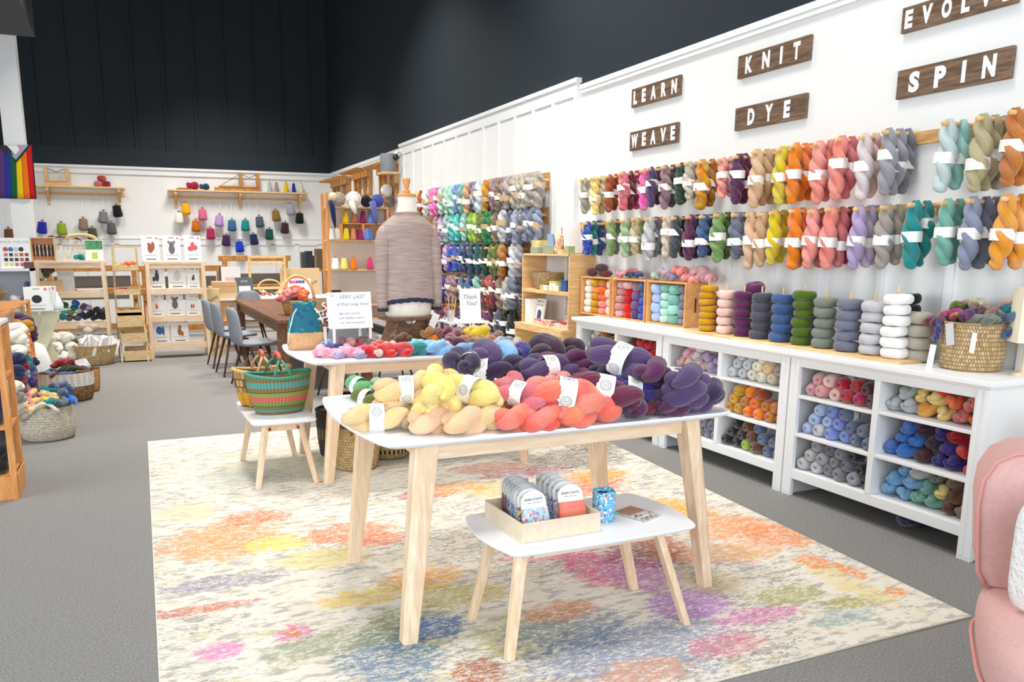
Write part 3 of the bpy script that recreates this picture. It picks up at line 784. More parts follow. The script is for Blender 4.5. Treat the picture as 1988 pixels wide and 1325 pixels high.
up = PEG[:len(UP)]; lo = PEG[len(UP):]
for r_, ps in ((r1, up), (r2, lo)):
    for y, z, x in ps:
        q = obj('peg', PEGM, r_, (x - .05 - XW, y - r_.location.y, z + .004 - r_.location.z), (0, PI / 2, 0)); q.scale = (1, 1, (XW - x + .05) / .27)

# ------------------------------------------------------------------ five rows of skeins on the panelled stretch
COLS = {
 1: [(802, 'cream'), (808, 'peach'), (817, 'rust'), (825, 'cream'), (833, 'lilac'), (841, 'candypink'), (849, 'candypink'), (857, 'mint'), (868, 'mint'), (877, 'aqua'), (887, 'cornflower'), (896, 'seafoam'), (906, 'tan'), (916, 'slate'), (924, 'greyblue'), (932, 'paleaqua'), (943, 'gold'), (958, 'mauve'), (967, 'taupe'), (979, 'mauve'), (986, 'greige'), (1001, 'stone'), (1010, 'stone'), (1019, 'stone'), (1029, 'greige'), (1038, 'stone'), (1047, 'greige')],
 2: [(848, 'mauve'), (857, 'lavender'), (867, 'sage'), (879, 'turquoise'), (889, 'turquoise'), (902, 'aqua'), (915, 'lime'), (924, 'lime'), (933, 'olive'), (944, 'emerald'), (954, 'emerald'), (963, 'taupe'), (976, 'lightgrey'), (989, 'slate'), (1003, 'greyblue'), (1012, 'slate'), (1024, 'greyblue'), (1034, 'slate'), (1043, 'greyblue')],
 3: [(848, 'plum'), (856, 'plum'), (866, 'lavender'), (875, 'royal'), (885, 'royal'), (896, 'denim'), (906, 'navy'), (915, 'deepteal'), (929, 'deepteal'), (942, 'darkgreen'), (955, 'olive'), (965, 'mossgreen'), (975, 'bronze'), (984, 'brown'), (998, 'lightgrey'), (1008, 'grey')],
 4: [(850, 'maroon'), (862, 'indigo'), (872, 'mauve'), (882, 'mauve'), (897, 'slateblue'), (911, 'denim'), (926, 'seafoam'), (943, 'maroon'), (951, 'rust'), (960, 'wine'), (972, 'taupe'), (985, 'greige'), (995, 'slate'), (1004, 'slate')],
 5: [(850, 'maroon'), (860, 'wine'), (870, 'mauve'), (880, 'wine'), (890, 'plum'), (900, 'charcoal'), (912, 'plum'), (924, 'aubergine'), (938, 'wine'), (948, 'plum'), (958, 'aubergine'), (968, 'charcoal'), (978, 'black'), (988, 'black'), (997, 'black')]}
def vtop(row, u):
    a = {1: ((802, 372), (1047, 332)), 2: ((848, 418), (1042, 402)), 3: ((848, 475), (1008, 473)), 4: ((848, 534), (1004, 538)), 5: ((848, 592), (1000, 603))}[row]
    return a[0][1] + (a[1][1] - a[0][1]) * (u - a[0][0]) / (a[1][0] - a[0][0])
RW = {1: 'top', 2: 'second', 3: 'third', 4: 'fourth', 5: 'bottom'}
for row, lst in COLS.items():
    items = []; ys = []
    full = []
    for i, (u, c) in enumerate(lst):
        full.append((u, c, 3.90 + (.03 if i % 3 == 1 else 0) - (.03 if i % 5 == 2 else 0)))
        if i + 1 < len(lst): full.append(((u + lst[i + 1][0]) / 2 + 1, c if (i * 7 + row) % 3 else lst[i + 1][1], 3.985))
    lst = full
    for i, (u, c, x) in enumerate(lst):
        q = PX(u, vtop(row, u), x)
        o = hang_skein((x, q.y, q.z - .022), random.uniform(.36, .40), c, D, False, random.uniform(.35, .65), random.choice('wwk') if row < 3 else random.choice('wwwwk'), wid=1.9 if row < 4 else 2.1)
        o['group'] = 'skeins in the %s row of the far peg rack' % RW[row]
        lf, rg = (lst[i - 1][1] if i else None), (lst[i + 1][1] if i + 1 < len(lst) else None)
        wh = 'between %s and %s' % (cname(lf), cname(rg)) if lf and rg and lf != rg else 'amid %s' % cname(lf) if lf and rg else 'next to %s' % cname(rg or lf)
        items.append((o, '%s skein in %s row of far rack, %s' % (cname(c), RW[row], wh)))
        ys.append(q.y); zr = q.z - .03
    label_set(items)
    zr = {1: 2.175, 2: 1.83, 3: 1.49, 4: 1.11, 5: .75}[row]
    o = rail('peg_rail', 7.55 if row < 3 else 7.75, 12.35, zr, .16 if row < 3 else .1, XP, 'wooden peg rail holding the %s row of skeins on the panelled wall' % RW[row], RAILW)
    for i, y in enumerate(ys):
        if i % 2 == 0:
            q = obj('peg', PEGM, o, (3.86 - XP, y + .06 - o.location.y, .0), (0, PI / 2, 0)); q.scale = (1, 1, (XP - 3.86) / .27)
# ------------------------------------------------------------------ lying skeins, balls, coils, cones
def hank_mesh(matname, key):
    """lying along X, centred"""
    def mk():
        L, a, r, tu, pn, seg, rg = {'full': (.215, .025, .036, .8, .34, 52, 44), 'bun': (.145, .022, .036, .62, .10, 52, 36), 'small': (.15, .018, .026, .9, .2, 18, 20), 'plait': (.30, .022, .024, 2.6, .0, 18, 44)}[key]
        m = twist_mb(L, a, r, tu, seg, rg, pn, .055, .5, 1.0, 0.0, .36)
        return relay(m, lambda v: Vector((-v.z - L / 2, v.y, v.x * .92))).mesh('skein', MATS[matname], True)
    return lib(('hank', matname, key), mk)
def hank(p, yaw, colour, key='full', mat='wool_yarn', size=1.0, pitch=0.0, band=False, roll=None, name='yarn_skein'):
    o = obj(name, hank_mesh(mat, key), None, p, (R(random.uniform(-40, 40)) if roll is None else R(roll), R(pitch), R(yaw)), lin(PAL[colour]), (size, size, size))
    o['category'] = 'yarn skein'
    if band:
        b = lib(('hband', key), lambda: relay(band_xmb(.046 if key != 'small' else .032, .045 if key != 'small' else .032, .05 if key != 'small' else .035), lambda v: v).mesh('paper_band', BAND, True))
        obj('paper_band', b, o, (0, 0, 0))
        if key == 'full':
            obj('band_emblem', EMB, o, (0, 0, .0462)); obj('band_emblem', EMB, o, (0, -.0462, 0), (PI / 2, 0, 0))
    return o
def band_xmb(ry, rz, w):
    m = MB()
    m.lathe([(1, -w / 2), (1.02, 0), (1, w / 2)], 30, sx=ry, sy=rz, power=2.4, axis='x')
    return m
_e = MB()
_ring = lambda r0, r1, z: [[(r * math.cos(2 * PI * k / 20), r * math.sin(2 * PI * k / 20), z) for k in range(20)] for r in (r0, r1)]
_e.quadstrip(_ring(.014, .0152, .0006)); _e.quadstrip(_ring(.0085, .0095, .0006))
_e.tube([(-.004, .003, .0006), (0, -.003, .0006), (.004, .003, .0006)], .0008, 5)
EMB = _e.mesh('band_emblem', DARKTXT)
def ball_mesh(matname):
    def mk():
        m = MB()
        prof = [(.003, -.046), (.008, -.052), (.014, -.062), (.024, -.066), (.034, -.058), (.041, -.038), (.044, -.010), (.043, .02), (.037, .045), (.024, .062), (.001, .068)]
        m.lathe(prof, 26, axis='x')
        return m.mesh('ball', MATS[matname], True)
    return lib(('ball', matname), mk)
def ball(p, colour, mat='mohair_wool', size=1.0, band=False, yaw=0):
    o = obj('yarn_ball', ball_mesh(mat), None, p, (random.uniform(-3, 3), R(random.uniform(-8, 8)), R(random.uniform(-14, 14) + yaw)), lin(PAL[colour]), (size, size * random.uniform(.95, 1.06), size))
    o['category'] = 'yarn ball'
    if band:
        b = lib(('ballband',), lambda: MB().lathe([(1, -.018), (1.01, 0), (1, .018)], 26, sx=.046, sy=.046, axis='x').mesh('paper_band', BAND, True))
        obj('paper_band', b, o, (.012, 0, 0))
    return o
def coil_mesh():
    def mk():
        m = MB(); pr = []
        for j in range(17):
            a = -PI / 2 + 2 * PI * j / 16 * .5 * 1.0
            pr.append((.036 + .029 * max(0, math.cos(a)) ** .7, .0275 * math.sin(a)))
        pr = [(.004, -.020)] + [(.02, -.0265)] + pr + [(.02, .0265), (.006, .020), (.001, .019)]
        m.lathe(pr, 40, wob=lambda th, j: .0012 * math.sin(3 * th + 1))
        return m.mesh('coil', MATS['roving_wool'], True)
    return lib(('coil',), mk)
yarn('roving_wool', hue=0.008, val=0.07, sat=0.05, fibre=3, nsc=12, fuzz=0.3)
MATS['roving_wool'].node_tree.nodes['Bump'].inputs['Strength'].default_value = 0.35
def coil(p, colour, size=1.0, h=1.0):
    o = obj('roving_coil', coil_mesh(), None, p, (R(random.uniform(-3, 3)), R(random.uniform(-3, 3)), random.uniform(0, 6)), lin(PAL[colour]), (size * random.uniform(.96, 1.03), size, h))
    o['category'] = 'wool coil'
    return o
def cone_mesh():
    def mk():
        m = MB(); m.lathe([(.001, 0), (.046, .001), (.05, .006), (.048, .03), (.031, .165), (.026, .172), (.014, .174)], 24)
        return m.mesh('cone', MATS['cone_thread'], True)
    return lib(('cone',), mk)
yarn('cone_thread', hue=.004, val=.04, sat=.03, fibre=1.0, nsc=40, fuzz=.2)
def stub_mesh():
    return lib(('stub',), lambda: MB().lathe([(.001, 0), (.030, .0), (.046, .012), (.050, .03), (.048, .05), (.0405, .150), (.036, .160), (.014, .162)], 24).mesh('stub_cone', MATS['cone_thread'], True))
CORE = MB().lathe([(.014, .168), (.013, .19), (.009, .19), (.008, .165)], 14).mesh('cone_core', plain('cardboard_core', '8b6f58', 0.8), True)
def cone(p, colour, label, group, size=1.0, core='d', rot=(0, 0, 0), wid=1.0, stub=False):
    o = obj('thread_cone', stub_mesh() if stub else cone_mesh(), None, p, rot, lin(PAL[colour]) if colour in PAL else lin(colour), (size * wid, size * wid, size))
    tag(o, label, 'thread cone', group)
    if core: obj('cone_core', CORE, o)
    return o

# ------------------------------------------------------------------ yarn in the cubbies
def fill(cab, side, row, layers, kind, x0=None, hs=1.0, mat=None):
    y0, y1, z0, z1 = CUBBY[(cab, side, row)]
    r = .0405 * hs; items = []
    place = '%s %s cubby of the %s cabinet' % (row, side, cab)
    for li, cols in enumerate(layers):
        n0 = len(layers[0]); n = len(cols)
        pitch = (y1 - y0 - 2 * r) / max(1, n0 - 1)
        for i, c in enumerate(cols):
            off = (.5 * pitch if li % 2 else 0) + (pitch if li > 1 and n < n0 - 1 else 0)
            y = y1 - r - off - i * pitch
            if y < y0 + r * .9: y = y0 + r
            z = z0 + r + li * r * 1.62
            x = (x0 or XF + .10) + random.uniform(-.012, .012)
            if kind == 'ball':
                o = ball((x, y, z), c, size=r / .043, band=(li == len(layers) - 1 and random.random() < .7))
            else:
                o = hank((x + .02, y, z), 90 + random.choice((-70, 65, 80, 100)), c, 'bun', mat or 'wool_yarn', r / .050, random.uniform(-12, 12))
            o['group'] = 'yarn in the ' + place
            items.append((o, '%s %s in %s layer, %s' % (cname(c), 'ball' if kind == 'ball' else 'skein', ('bottom', 'second', 'third')[li], place)))
    label_set(items)
fill('right-hand', 'left', 'top', [['dustypink', 'dustypink', 'blush', 'crimson', 'raspberry', 'burgundy'], ['dustypink', 'blush', 'crimson', 'crimson', 'burgundy']], 'ball')
fill('right-hand', 'left', 'middle', [['paleblue', 'silver', 'cornflower', 'cornflower', 'slateblue', 'slateblue'], ['paleblue', 'paleblue', 'cornflower', 'slateblue', 'slate'], ['paleblue', 'cornflower', 'slateblue']], 'ball', hs=.95)
fill('right-hand', 'left', 'bottom', [['lightgrey', 'lightgrey', 'midgrey', 'midgrey', 'grey', 'black'], ['lightgrey', 'grey', 'midgrey', 'slate', 'black'], ['grey', 'slate', 'midgrey', 'black']], 'ball', hs=.97)
fill('right-hand', 'right', 'top', [['silver', 'silver', 'amber', 'lemon', 'rose', 'tangerine'], ['silver', 'butter', 'lemon', 'tangerine', 'coral'], ['silver', 'lemon', 'scarlet']], 'hank')
fill('right-hand', 'right', 'middle', [['blue', 'blue', 'burgundy', 'indigo', 'indigo', 'red'], ['blue', 'blue', 'aubergine', 'indigo', 'red'], ['blue', 'aubergine', 'indigo', 'crimson']], 'hank')
fill('right-hand', 'right', 'bottom', [['skyblue', 'skyblue', 'seafoam', 'seafoam', 'brown', 'taupe'], ['skyblue', 'skyblue', 'seafoam', 'lemon', 'brown'], ['skyblue', 'silver', 'greygreen', 'taupe']], 'hank')
fill('middle', 'left', 'top', [['dustypink', 'blush', 'blush', 'lavender', 'violet'], ['pink', 'palelilac', 'lavender', 'lavender'], ['pink', 'palelilac', 'mauve']], 'hank', mat='mohair_wool')
fill('middle', 'right', 'top', [['silver', 'silver', 'cream', 'cream', 'oatmeal', 'greige'], ['silver', 'silver', 'cream', 'vanilla', 'greige'], ['silver', 'lightgrey', 'cream', 'stone']], 'ball', hs=.95)
fill('middle', 'right', 'middle', [['mustard', 'mustard', 'orange', 'orange', 'copper', 'rust'], ['mustard', 'gold', 'orange', 'copper', 'copper'], ['mustard', 'orange', 'rust']], 'ball', hs=.95)
fill('middle', 'right', 'bottom', [['black', 'black', 'lime', 'brown', 'slateblue', 'slateblue'], ['black', 'darkbrown', 'brown', 'slateblue', 'slate'], ['black', 'brown', 'slateblue']], 'ball', hs=.97)
fill('middle', 'left', 'bottom', [['slate', 'midgrey', 'midgrey', 'midgrey', 'slate', 'midgrey'], ['slate', 'midgrey', 'grey', 'midgrey', 'slate']], 'ball')
fill('middle', 'left', 'middle', [['black', 'charcoal', 'darkgrey', 'black', 'charcoal'], ['charcoal', 'black', 'darkgrey']], 'ball')
fill('left-hand', 'left', 'top', [['ivory', 'ivory', 'ivory', 'gold', 'gold', 'copper'], ['ivory', 'ivory', 'gold', 'gold', 'copper'], ['ivory', 'gold', 'brown']], 'hank', hs=.9)
fill('left-hand', 'right', 'top', [['rust', 'red', 'red', 'red', 'crimson'], ['brown', 'red', 'red', 'crimson'], ['rust', 'red']], 'hank')

# ------------------------------------------------------------------ crates of roving coils on the worktop
WT = .893
def crate(y0, y1, nm, cols):
    o = empty('wooden_crate', (3.98, (y0 + y1) / 2, WT)); tag(o, nm, 'crate', 'pine crates standing on their sides on the worktop')
    hy = (y1 - y0) / 2 - .003; x0, x1 = -.10, .10; H = .345; t = .014
    MB().box(x0, x1, -hy, hy, 0, t).build('bottom_board', CRATEW, o, bevel=.002)
    MB().box(x0, x1, -hy, hy, H - t, H).build('top_board', CRATEW, o, bevel=.002)
    MB().box(x1 - .008, x1, -hy, hy, t, H - t).build('back_board', CRATEW, o)
    for s in (-1, 1):
        m = MB(); a, c = (s * hy, s * (hy - t))
        # side board with an upright hand slot
        m.box(x0, -.012, a, c, t, H - t); m.box(.012, x1 - .008, a, c, t, H - t)
        m.box(-.012, .012, a, c, t, .115); m.box(-.012, .012, a, c, .225, H - t)
        m.build('side_board', CRATEW, o)
    n = len(cols); w = (2 * hy - 2 * t) / n; items = []
    for i, cc in enumerate(cols):
        y = o.location.y + hy - t - w * (i + .5)
        hh = (H - 2 * t - .01) / len(cc)
        for k, c in enumerate(cc):
            q = coil((3.945 + random.uniform(-.01, .012), y, WT + t + hh * (k + .5)), c, w / .134 * 1.0, hh / .056)
            q['group'] = 'wool coils stacked inside the crates'
            items.append((q, k, c))
    return items
it = []
for a, c, nm, cols, sh in ((6.09, 6.60, 'pine crate farthest from the camera, with cream and mustard coils', [['ivory'] * 5, ['mustard', 'mustard', 'gold', 'amber', 'mustard'], ['coral', 'coral', 'tangerine', 'tangerine', 'copper'], ['blush', 'blush', 'blush', 'blush']], 'farthest'),
                       (5.57, 6.07, 'middle pine crate, with dusty rose, red and royal blue coils', [['dustypink', 'dustyrose', 'dustyrose', 'dustyrose', 'dustypink'], ['red', 'red', 'crimson', 'red', 'dustypink'], ['purple', 'violet', 'violet', 'mauve'], ['royal', 'royal', 'royal', 'denim', 'denim']], 'middle'),
                       (5.04, 5.55, 'nearest pine crate, with pale blue, mint and grey coils', [['paleblue', 'paleblue', 'paleblue', 'paleblue'], ['mint', 'mint', 'aqua', 'mint', 'seafoam'], ['seafoam', 'aqua', 'seafoam', 'seafoam'], ['midgrey', 'midgrey', 'slate', 'midgrey', 'slate']], 'nearest')):
    r_ = crate(a, c, nm, cols)
    label_set([(q, '%s wool coil, %s in its stack, %s crate' % (cname(cc), ('bottom', 'second', 'third', 'fourth', 'top')[k], sh)) for q, k, cc in r_])
# skeins lying on the crates
tp = []
for u, v, z, yaw, c, key, mt, s in [(1150, 527, 1.275, 70, 'burgundy', 'plait', D, .9), (1168, 516, 1.32, 80, 'burgundy', 'plait', D, .85), (1175, 530, 1.27, 85, 'maroon', 'plait', D, .8), (1206, 532, 1.275, 70, 'pink', 'full', D, .75), (1228, 522, 1.30, 85, 'rose', 'plait', D, .6), (1236, 533, 1.275, 90, 'denim', 'full', D, .7), (1222, 540, 1.265, 80, 'deepteal', 'full', D, .55),
                            (1272, 538, 1.27, 60, 'mint', 'full', D, .7), (1290, 527, 1.30, 75, 'lilac', 'full', D, .8), (1303, 538, 1.27, 85, 'lavender', 'full', D, .65), (1320, 524, 1.32, 80, 'salmon', 'full', D, .9), (1340, 536, 1.275, 85, 'salmon', 'full', D, .9), (1358, 520, 1.32, 85, 'dustypink', 'full', D, .95), (1375, 534, 1.28, 80, 'dustypink', 'full', D, .9), (1352, 541, 1.27, 85, 'salmon', 'full', D, .85)]:
    p = PX(u, v, 3.97); p.z = max(z, 1.27)
    o = hank(p, yaw, c, key, mt, s); o['group'] = 'skeins lying on top of the crates'
    tp.append((o, '%s skein lying on top of the crates' % cname(c)))
label_set(tp)
# pegboard with stacks of coils
pb = empty('peg_board', (3.80, 3.94, WT)); tag(pb, 'long pine board with dowels holding the stacks of wool coils', 'peg board')
MB().box(-.085, .085, -.93, .90, 0, .018).build('board', PINEH, pb, bevel=.002)
items = []
for u, n, c, s, top in [(1372, 7, 'mustard', .92, 0), (1407, 5, 'blush', .92, 0), (1441, 5, 'plum', 1.0, 1), (1475, 5, 'charcoal', 1.0, 0), (1516, 5, 'denim', 1.03, 0), (1558, 6, 'mossgreen', 1.0, 0), (1600, 5, 'greygreen', 1.03, 0), (1647, 5, 'slate', 1.1, 0), (1694, 5, 'lightgrey', 1.05, 0), (1738, 6, 'white', 1.08, 0)]:
    q = PX(u, 640, 3.80); H = {7: .325, 6: .33, 5: .30}[n]; h = H / n
    if c == 'white': H = .345; h = H / n
    MB().lathe([(.001, .018), (.006, .018), (.006, H + .06), (.001, H + .062)], 10).build('dowel', PINE, pb, loc=(0, q.y - pb.location.y, 0))
    for k in range(n):
        o = coil((3.80 + random.uniform(-.006, .006), q.y + random.uniform(-.006, .006), WT + .019 + h * (k + .5)), c, s * (1 + (.06 if k == n - 1 else 0)), h / .056 * .99)
        o['group'] = 'wool coils stacked on the peg board'
        o['label'] = '%s wool coil on the peg board, %s' % (cname(c), ('bottom of its stack', 'second from bottom', 'third from bottom', 'fourth from bottom', 'fifth from bottom', 'sixth from bottom', 'top of its stack')[6 if k == n - 1 else k])
    if top:
        o = coil((3.87, q.y - .02, WT + .019 + H + .02), c, s, 1.3); o.rotation_euler = (R(8), R(-12), 0); o['label'] = 'extra plum coil leaning on top of the plum stack'; o['group'] = 'wool coils stacked on the peg board'
# second row of stacks behind
for u, n, c, s, H in [(1390, 3, 'rust', .8, .26), (1425, 4, 'taupe', .8, .27), (1487, 4, 'slate', .8, .27), (1534, 4, 'denim', .8, .28), (1576, 3, 'royal', .8, .22), (1763, 6, 'black', .85, .36), (1779, 4, 'ivory', 1.0, .22), (1803, 4, 'stone', 1.05, .27)]:
    q = PX(u, 620, 3.955)
    for k in range(n):
        o = coil((3.955 if c != 'stone' else 3.90, q.y if c != 'stone' else 3.06, WT + H / n * (k + .5)), c, s * 1.05, H / n / .056 * .99)
        o['group'] = 'wool coils in the row behind the peg board'
        o['label'] = '%s wool coil behind the peg board, %s' % (cname(c), ('bottom of its stack', 'second from bottom', 'third from bottom', 'fourth from bottom', 'fifth from bottom', 'top of its stack')[5 if k == n - 1 else k])

# ------------------------------------------------------------------ jute basket on the worktop
JUTE = woven('jute_braid', 'd9bd92', 'b08d60', 70, 18, 1.0)
def lathe_basket(name, loc, prof, mat, label, cat='basket', sx=1, sy=1, power=2.0, rot=(0, 0, 0), thick=.012, rim=None, rimr=.012, seg=56, parts='body'):
    """prof: list of (r, z) from the foot up"""
    o = empty(name, loc, rot=rot); tag(o, label, cat)
    m = MB(); m.lathe([(.001, prof[0][1])] + prof, seg, sx=sx, sy=sy, power=power)
    b = len(m.v)
    m.lathe([(max(r - thick, .001), max(z, prof[0][1] + thick)) for r, z in reversed(prof)] + [(.001, prof[0][1] + thick)], seg, sx=sx, sy=sy, power=power)
    body = m.build(parts, mat, o, smooth=True)
    if rim:
        r, z = prof[-1]; pts = []
        for k in range(48):
            th = 2 * PI * k / 48; ct, st = math.cos(th), math.sin(th)
            if power != 2: ct = math.copysign(abs(ct) ** (2 / power), ct); st = math.copysign(abs(st) ** (2 / power), st)
            pts.append(((r - thick / 2) * ct * sx, (r - thick / 2) * st * sy, z))
        MB().tube(pts, rimr, 10, closed=True).build('rim', rim, o, smooth=True)
    return o
jb = lathe_basket('jute_basket', (3.925, 2.77, WT), [(.125, 0), (.14, .01), (.142, .08), (.147, .16), (.155, .235)], JUTE, 'round jute basket of hand-dyed yarn at the near end of the worktop', rim=JUTE, rimr=.009)
items = []
for i, (dx, dy, dz, yaw, c, mt) in enumerate([(-.07, .08, .27, 70, 'crimson', 'm'), (-.11, .14, .23, 60, 'maroon', 'm'), (-.02, .09, .30, 40, 'olive', 'm'), (.05, .03, .31, 100, 'dustyrose', 'm'), (-.08, -.02, .28, 20, 'plum', 'm'), (-.03, -.07, .28, 80, 'taupe', 'm'), (.04, -.09, .29, 90, 'teal', 'm'),
                                        (.0, -.15, .27, 110, 'slateblue', 'm'), (.07, -.12, .32, 70, 'rose', 'm'), (.02, -.2, .21, 100, 'denim', 'm'), (-.09, -.10, .26, 95, 'greygreen', 'm'), (.08, .10, .28, 85, 'purple', 'm'), (-.02, .0, .33, 50, 'khaki', 'm')]):
    o = hank((3.925 + dx, 2.77 + dy, WT + dz), yaw, c, 'full', 'variegated_wool', .72, random.uniform(-15, 25)); o['group'] = 'variegated skeins in the jute basket'
    items.append((o, 'variegated %s skein in the jute basket on the worktop' % cname(c)))
o = hang_skein((3.925 - .165, 2.77 + .075, WT + .25), .14, 'indigo', 'variegated_wool', False, .5, None, 0, 1.1); o['group'] = 'variegated skeins in the jute basket'
items.append((o, 'indigo skein hanging over the rim of the jute basket'))
label_set(items)
for dx, dy, z, h, w, nm in ((-.173, -.01, .13, .11, .05, 'grey paper tag hanging from the middle of the jute basket'), (-.15, .11, .0, .12, .03, 'narrow paper tag hanging lowest on the jute basket'), (-.14, -.10, .10, .10, .03, 'purple edged paper tag on the right of the jute basket')):
    t = MB().box(-.001, .001, -w / 2, w / 2, 0, h).build('paper_tag', plain('grey_card', 'cfd0d4', .6) if w > .04 else PAPER, None, loc=(3.925 + dx - .006, 2.77 + dy, WT + z), rot=(R(-12 if w > .04 else 5), 0, R(12 * (1 if dy > 0 else -1))))
    tag(t, nm, 'tag')
# lamp at the frame's right edge
lo_ = empty('table_lamp', (3.96, 2.53, WT)); tag(lo_, 'table lamp with a cream square shade at the right edge of the worktop', 'lamp')
MB().lathe([(.001, 0), (.05, 0), (.05, .008), (.008, .014), (.007, .24), (.001, .24)], 20).build('lamp_base', OAK, lo_, smooth=True)
MB().lathe([(.088, .16), (.080, .42), (.078, .42), (.086, .16)], 4, power=2).build('lamp_shade', plain('cream_shade', 'f5ead0', .7), lo_, rot=(0, 0, R(10)))

# ------------------------------------------------------------------ the pile on the front table
ZP = ZT
items = []
grp = 'skeins piled on the front display table'
def pile(lst, grp, where):
    items = []
    for u, v, z, yaw, c, key, s, band, *rest in lst:
        o = hank(PZ(u, v, z), yaw, c, key, 'wool_yarn', s, rest[0] if rest else 0, bool(band), rest[1] if len(rest) > 1 else None); o['group'] = grp
        items.append((o, '%s skein%s %s' % (cname(c), ' with a paper band' if band else '', where)))
    label_set(items)
F_, B_ = 'full', 'bun'
pile([(700, 752, .86, 100, 'green', F_, 1.0, 1), (738, 752, .87, 70, 'palegreen', F_, 1.0, 0), (716, 776, .85, 110, 'olive', F_, .95, 1), (742, 775, .84, 60, 'leaf', B_, .9, 0),
      (730, 812, .85, -12, 'vanilla', F_, 1.2, 1), (765, 790, .88, 10, 'vanilla', B_, 1.15, 0), (788, 757, .95, -15, 'vanilla', F_, 1.15, 1), (823, 790, .89, 75, 'butter', B_, 1.1, 0), (835, 818, .845, 0, 'peach', B_, 1.15, 0), (800, 815, .84, 60, 'khaki', B_, .8, 0),
      (848, 757, .96, 80, 'lemon', B_, 1.3, 0), (838, 732, .96, 40, 'butter', B_, 1.1, 0), (872, 742, .93, 70, 'butter', B_, 1.1, 0), (870, 790, .88, 60, 'butter', B_, 1.15, 0), (901, 819, .845, 5, 'peach', B_, 1.2, 0), (937, 811, .85, -20, 'vanilla', B_, 1.1, 0), (890, 795, .86, 30, 'vanilla', B_, 1.0, 0),
      (916, 759, .94, -60, 'lemon', F_, 1.3, 1, 10), (968, 762, .91, -25, 'lemon', F_, 1.15, 1, 12), (952, 790, .86, 20, 'butter', B_, 1.0, 0)],
     grp, 'on the front table, yellow end of the pile')
pile([(1008, 766, .93, -50, 'rose', F_, 1.1, 1, 10), (1042, 770, .92, -48, 'red', F_, 1.0, 0, 10), (1000, 812, .85, 5, 'peachcoral', B_, 1.15, 0), (1048, 814, .845, -5, 'peachcoral', B_, 1.1, 0), (1078, 795, .87, 70, 'peachcoral', B_, 1.1, 0),
      (1098, 766, .93, -25, 'peachcoral', F_, 1.45, 1, 10), (1118, 806, .85, 10, 'peachcoral', B_, 1.15, 0), (1163, 792, .86, -35, 'peachcoral', B_, 1.2, 0), (1140, 780, .86, 20, 'coral', B_, 1.0, 0), (1020, 790, .86, 20, 'peachcoral', B_, 1.0, 0)],
     grp, 'on the front table, coral part of the pile')
pile([(1170, 760, .92, -28, 'wine', F_, 1.5, 1, 12), (1228, 757, .90, -25, 'indigo', F_, 1.25, 1, 8), (1230, 790, .845, 60, 'plum', B_, 1.05, 0), (1262, 790, .835, 30, 'maroon', B_, .8, 0), (1288, 766, .88, 80, 'purple', B_, 1.25, 0), (1305, 788, .845, 5, 'plum', B_, 1.1, 0),
      (1330, 765, .90, -15, 'purple', B_, 1.3, 0), (1354, 783, .84, 20, 'purple', B_, 1.05, 0), (1335, 736, .96, 10, 'purple', B_, 1.35, 0), (1378, 762, .88, 30, 'darkpurple', B_, 1.25, 0), (1310, 742, .90, 40, 'purple', B_, 1.2, 1),
      (1207, 698, 1.02, -55, 'purple', F_, 1.5, 1, 18), (1268, 722, .98, 25, 'plum', B_, 1.3, 0), (1150, 706, .95, 50, 'darkpurple', B_, 1.1, 1), (1183, 718, .94, 20, 'darkpurple', F_, 1.1, 0), (1130, 738, .90, 60, 'wine', B_, 1.1, 0), (1258, 748, .90, 30, 'indigo', B_, 1.2, 0), (1220, 730, .93, 30, 'purple', B_, 1.3, 0)],
     grp, 'on the front table, purple end of the pile')
# cloth-lined wooden box
bx = empty('cloth_lined_box', (1.74, 3.60, ZT), R(-8)); tag(bx, 'wooden box lined with white cloth full of purple and blue skeins', 'box')
MB().box(-.33, .33, -.15, .15, 0, .012).build('box_floor', CRATEW, bx)
for s in (-1, 1):
    MB().box(-.33, .33, s * .15 - .006, s * .15 + .006, 0, .10).build('side_board', ORANGEPINE, bx, bevel=.002)
    MB().box(s * .33 - .006, s * .33 + .006, -.144, .144, 0, .10).build('end_board', ORANGEPINE, bx, bevel=.002)
    MB().tube([(s * .335, -.07, .095), (s * .35, -.07, .13), (s * .352, 0, .145), (s * .35, .07, .13), (s * .335, .07, .095)], .011, 8).build('handle', ORANGEPINE, bx, smooth=True)
m = MB(); ring = []
NS = 64
def rr(t, hx, hy):
    p = t % 1 * 4; s = p % 1 * 2 - 1
    return [(s * hx, -hy), (hx, s * hy), (-s * hx, hy), (-hx, -s * hy)][int(p)]
ringf = lambda hx, hy, zf: [(rr(k / NS, hx, hy)[0], rr(k / NS, hx, hy)[1], zf(k)) for k in range(NS)]
m.quadstrip([ringf(.315, .135, lambda k: .015), ringf(.318, .137, lambda k: .102), ringf(.338, .160, lambda k: .108), ringf(.344, .166, lambda k: .06 + .012 * math.sin(k * .9)), ringf(.348, .172, lambda k: .028 + .02 * math.sin(k * .55 + 1))])
m.build('cloth_liner', plain('white_cotton', 'f4f5f6', .9, bump=.2, bscale=90), bx, smooth=True)
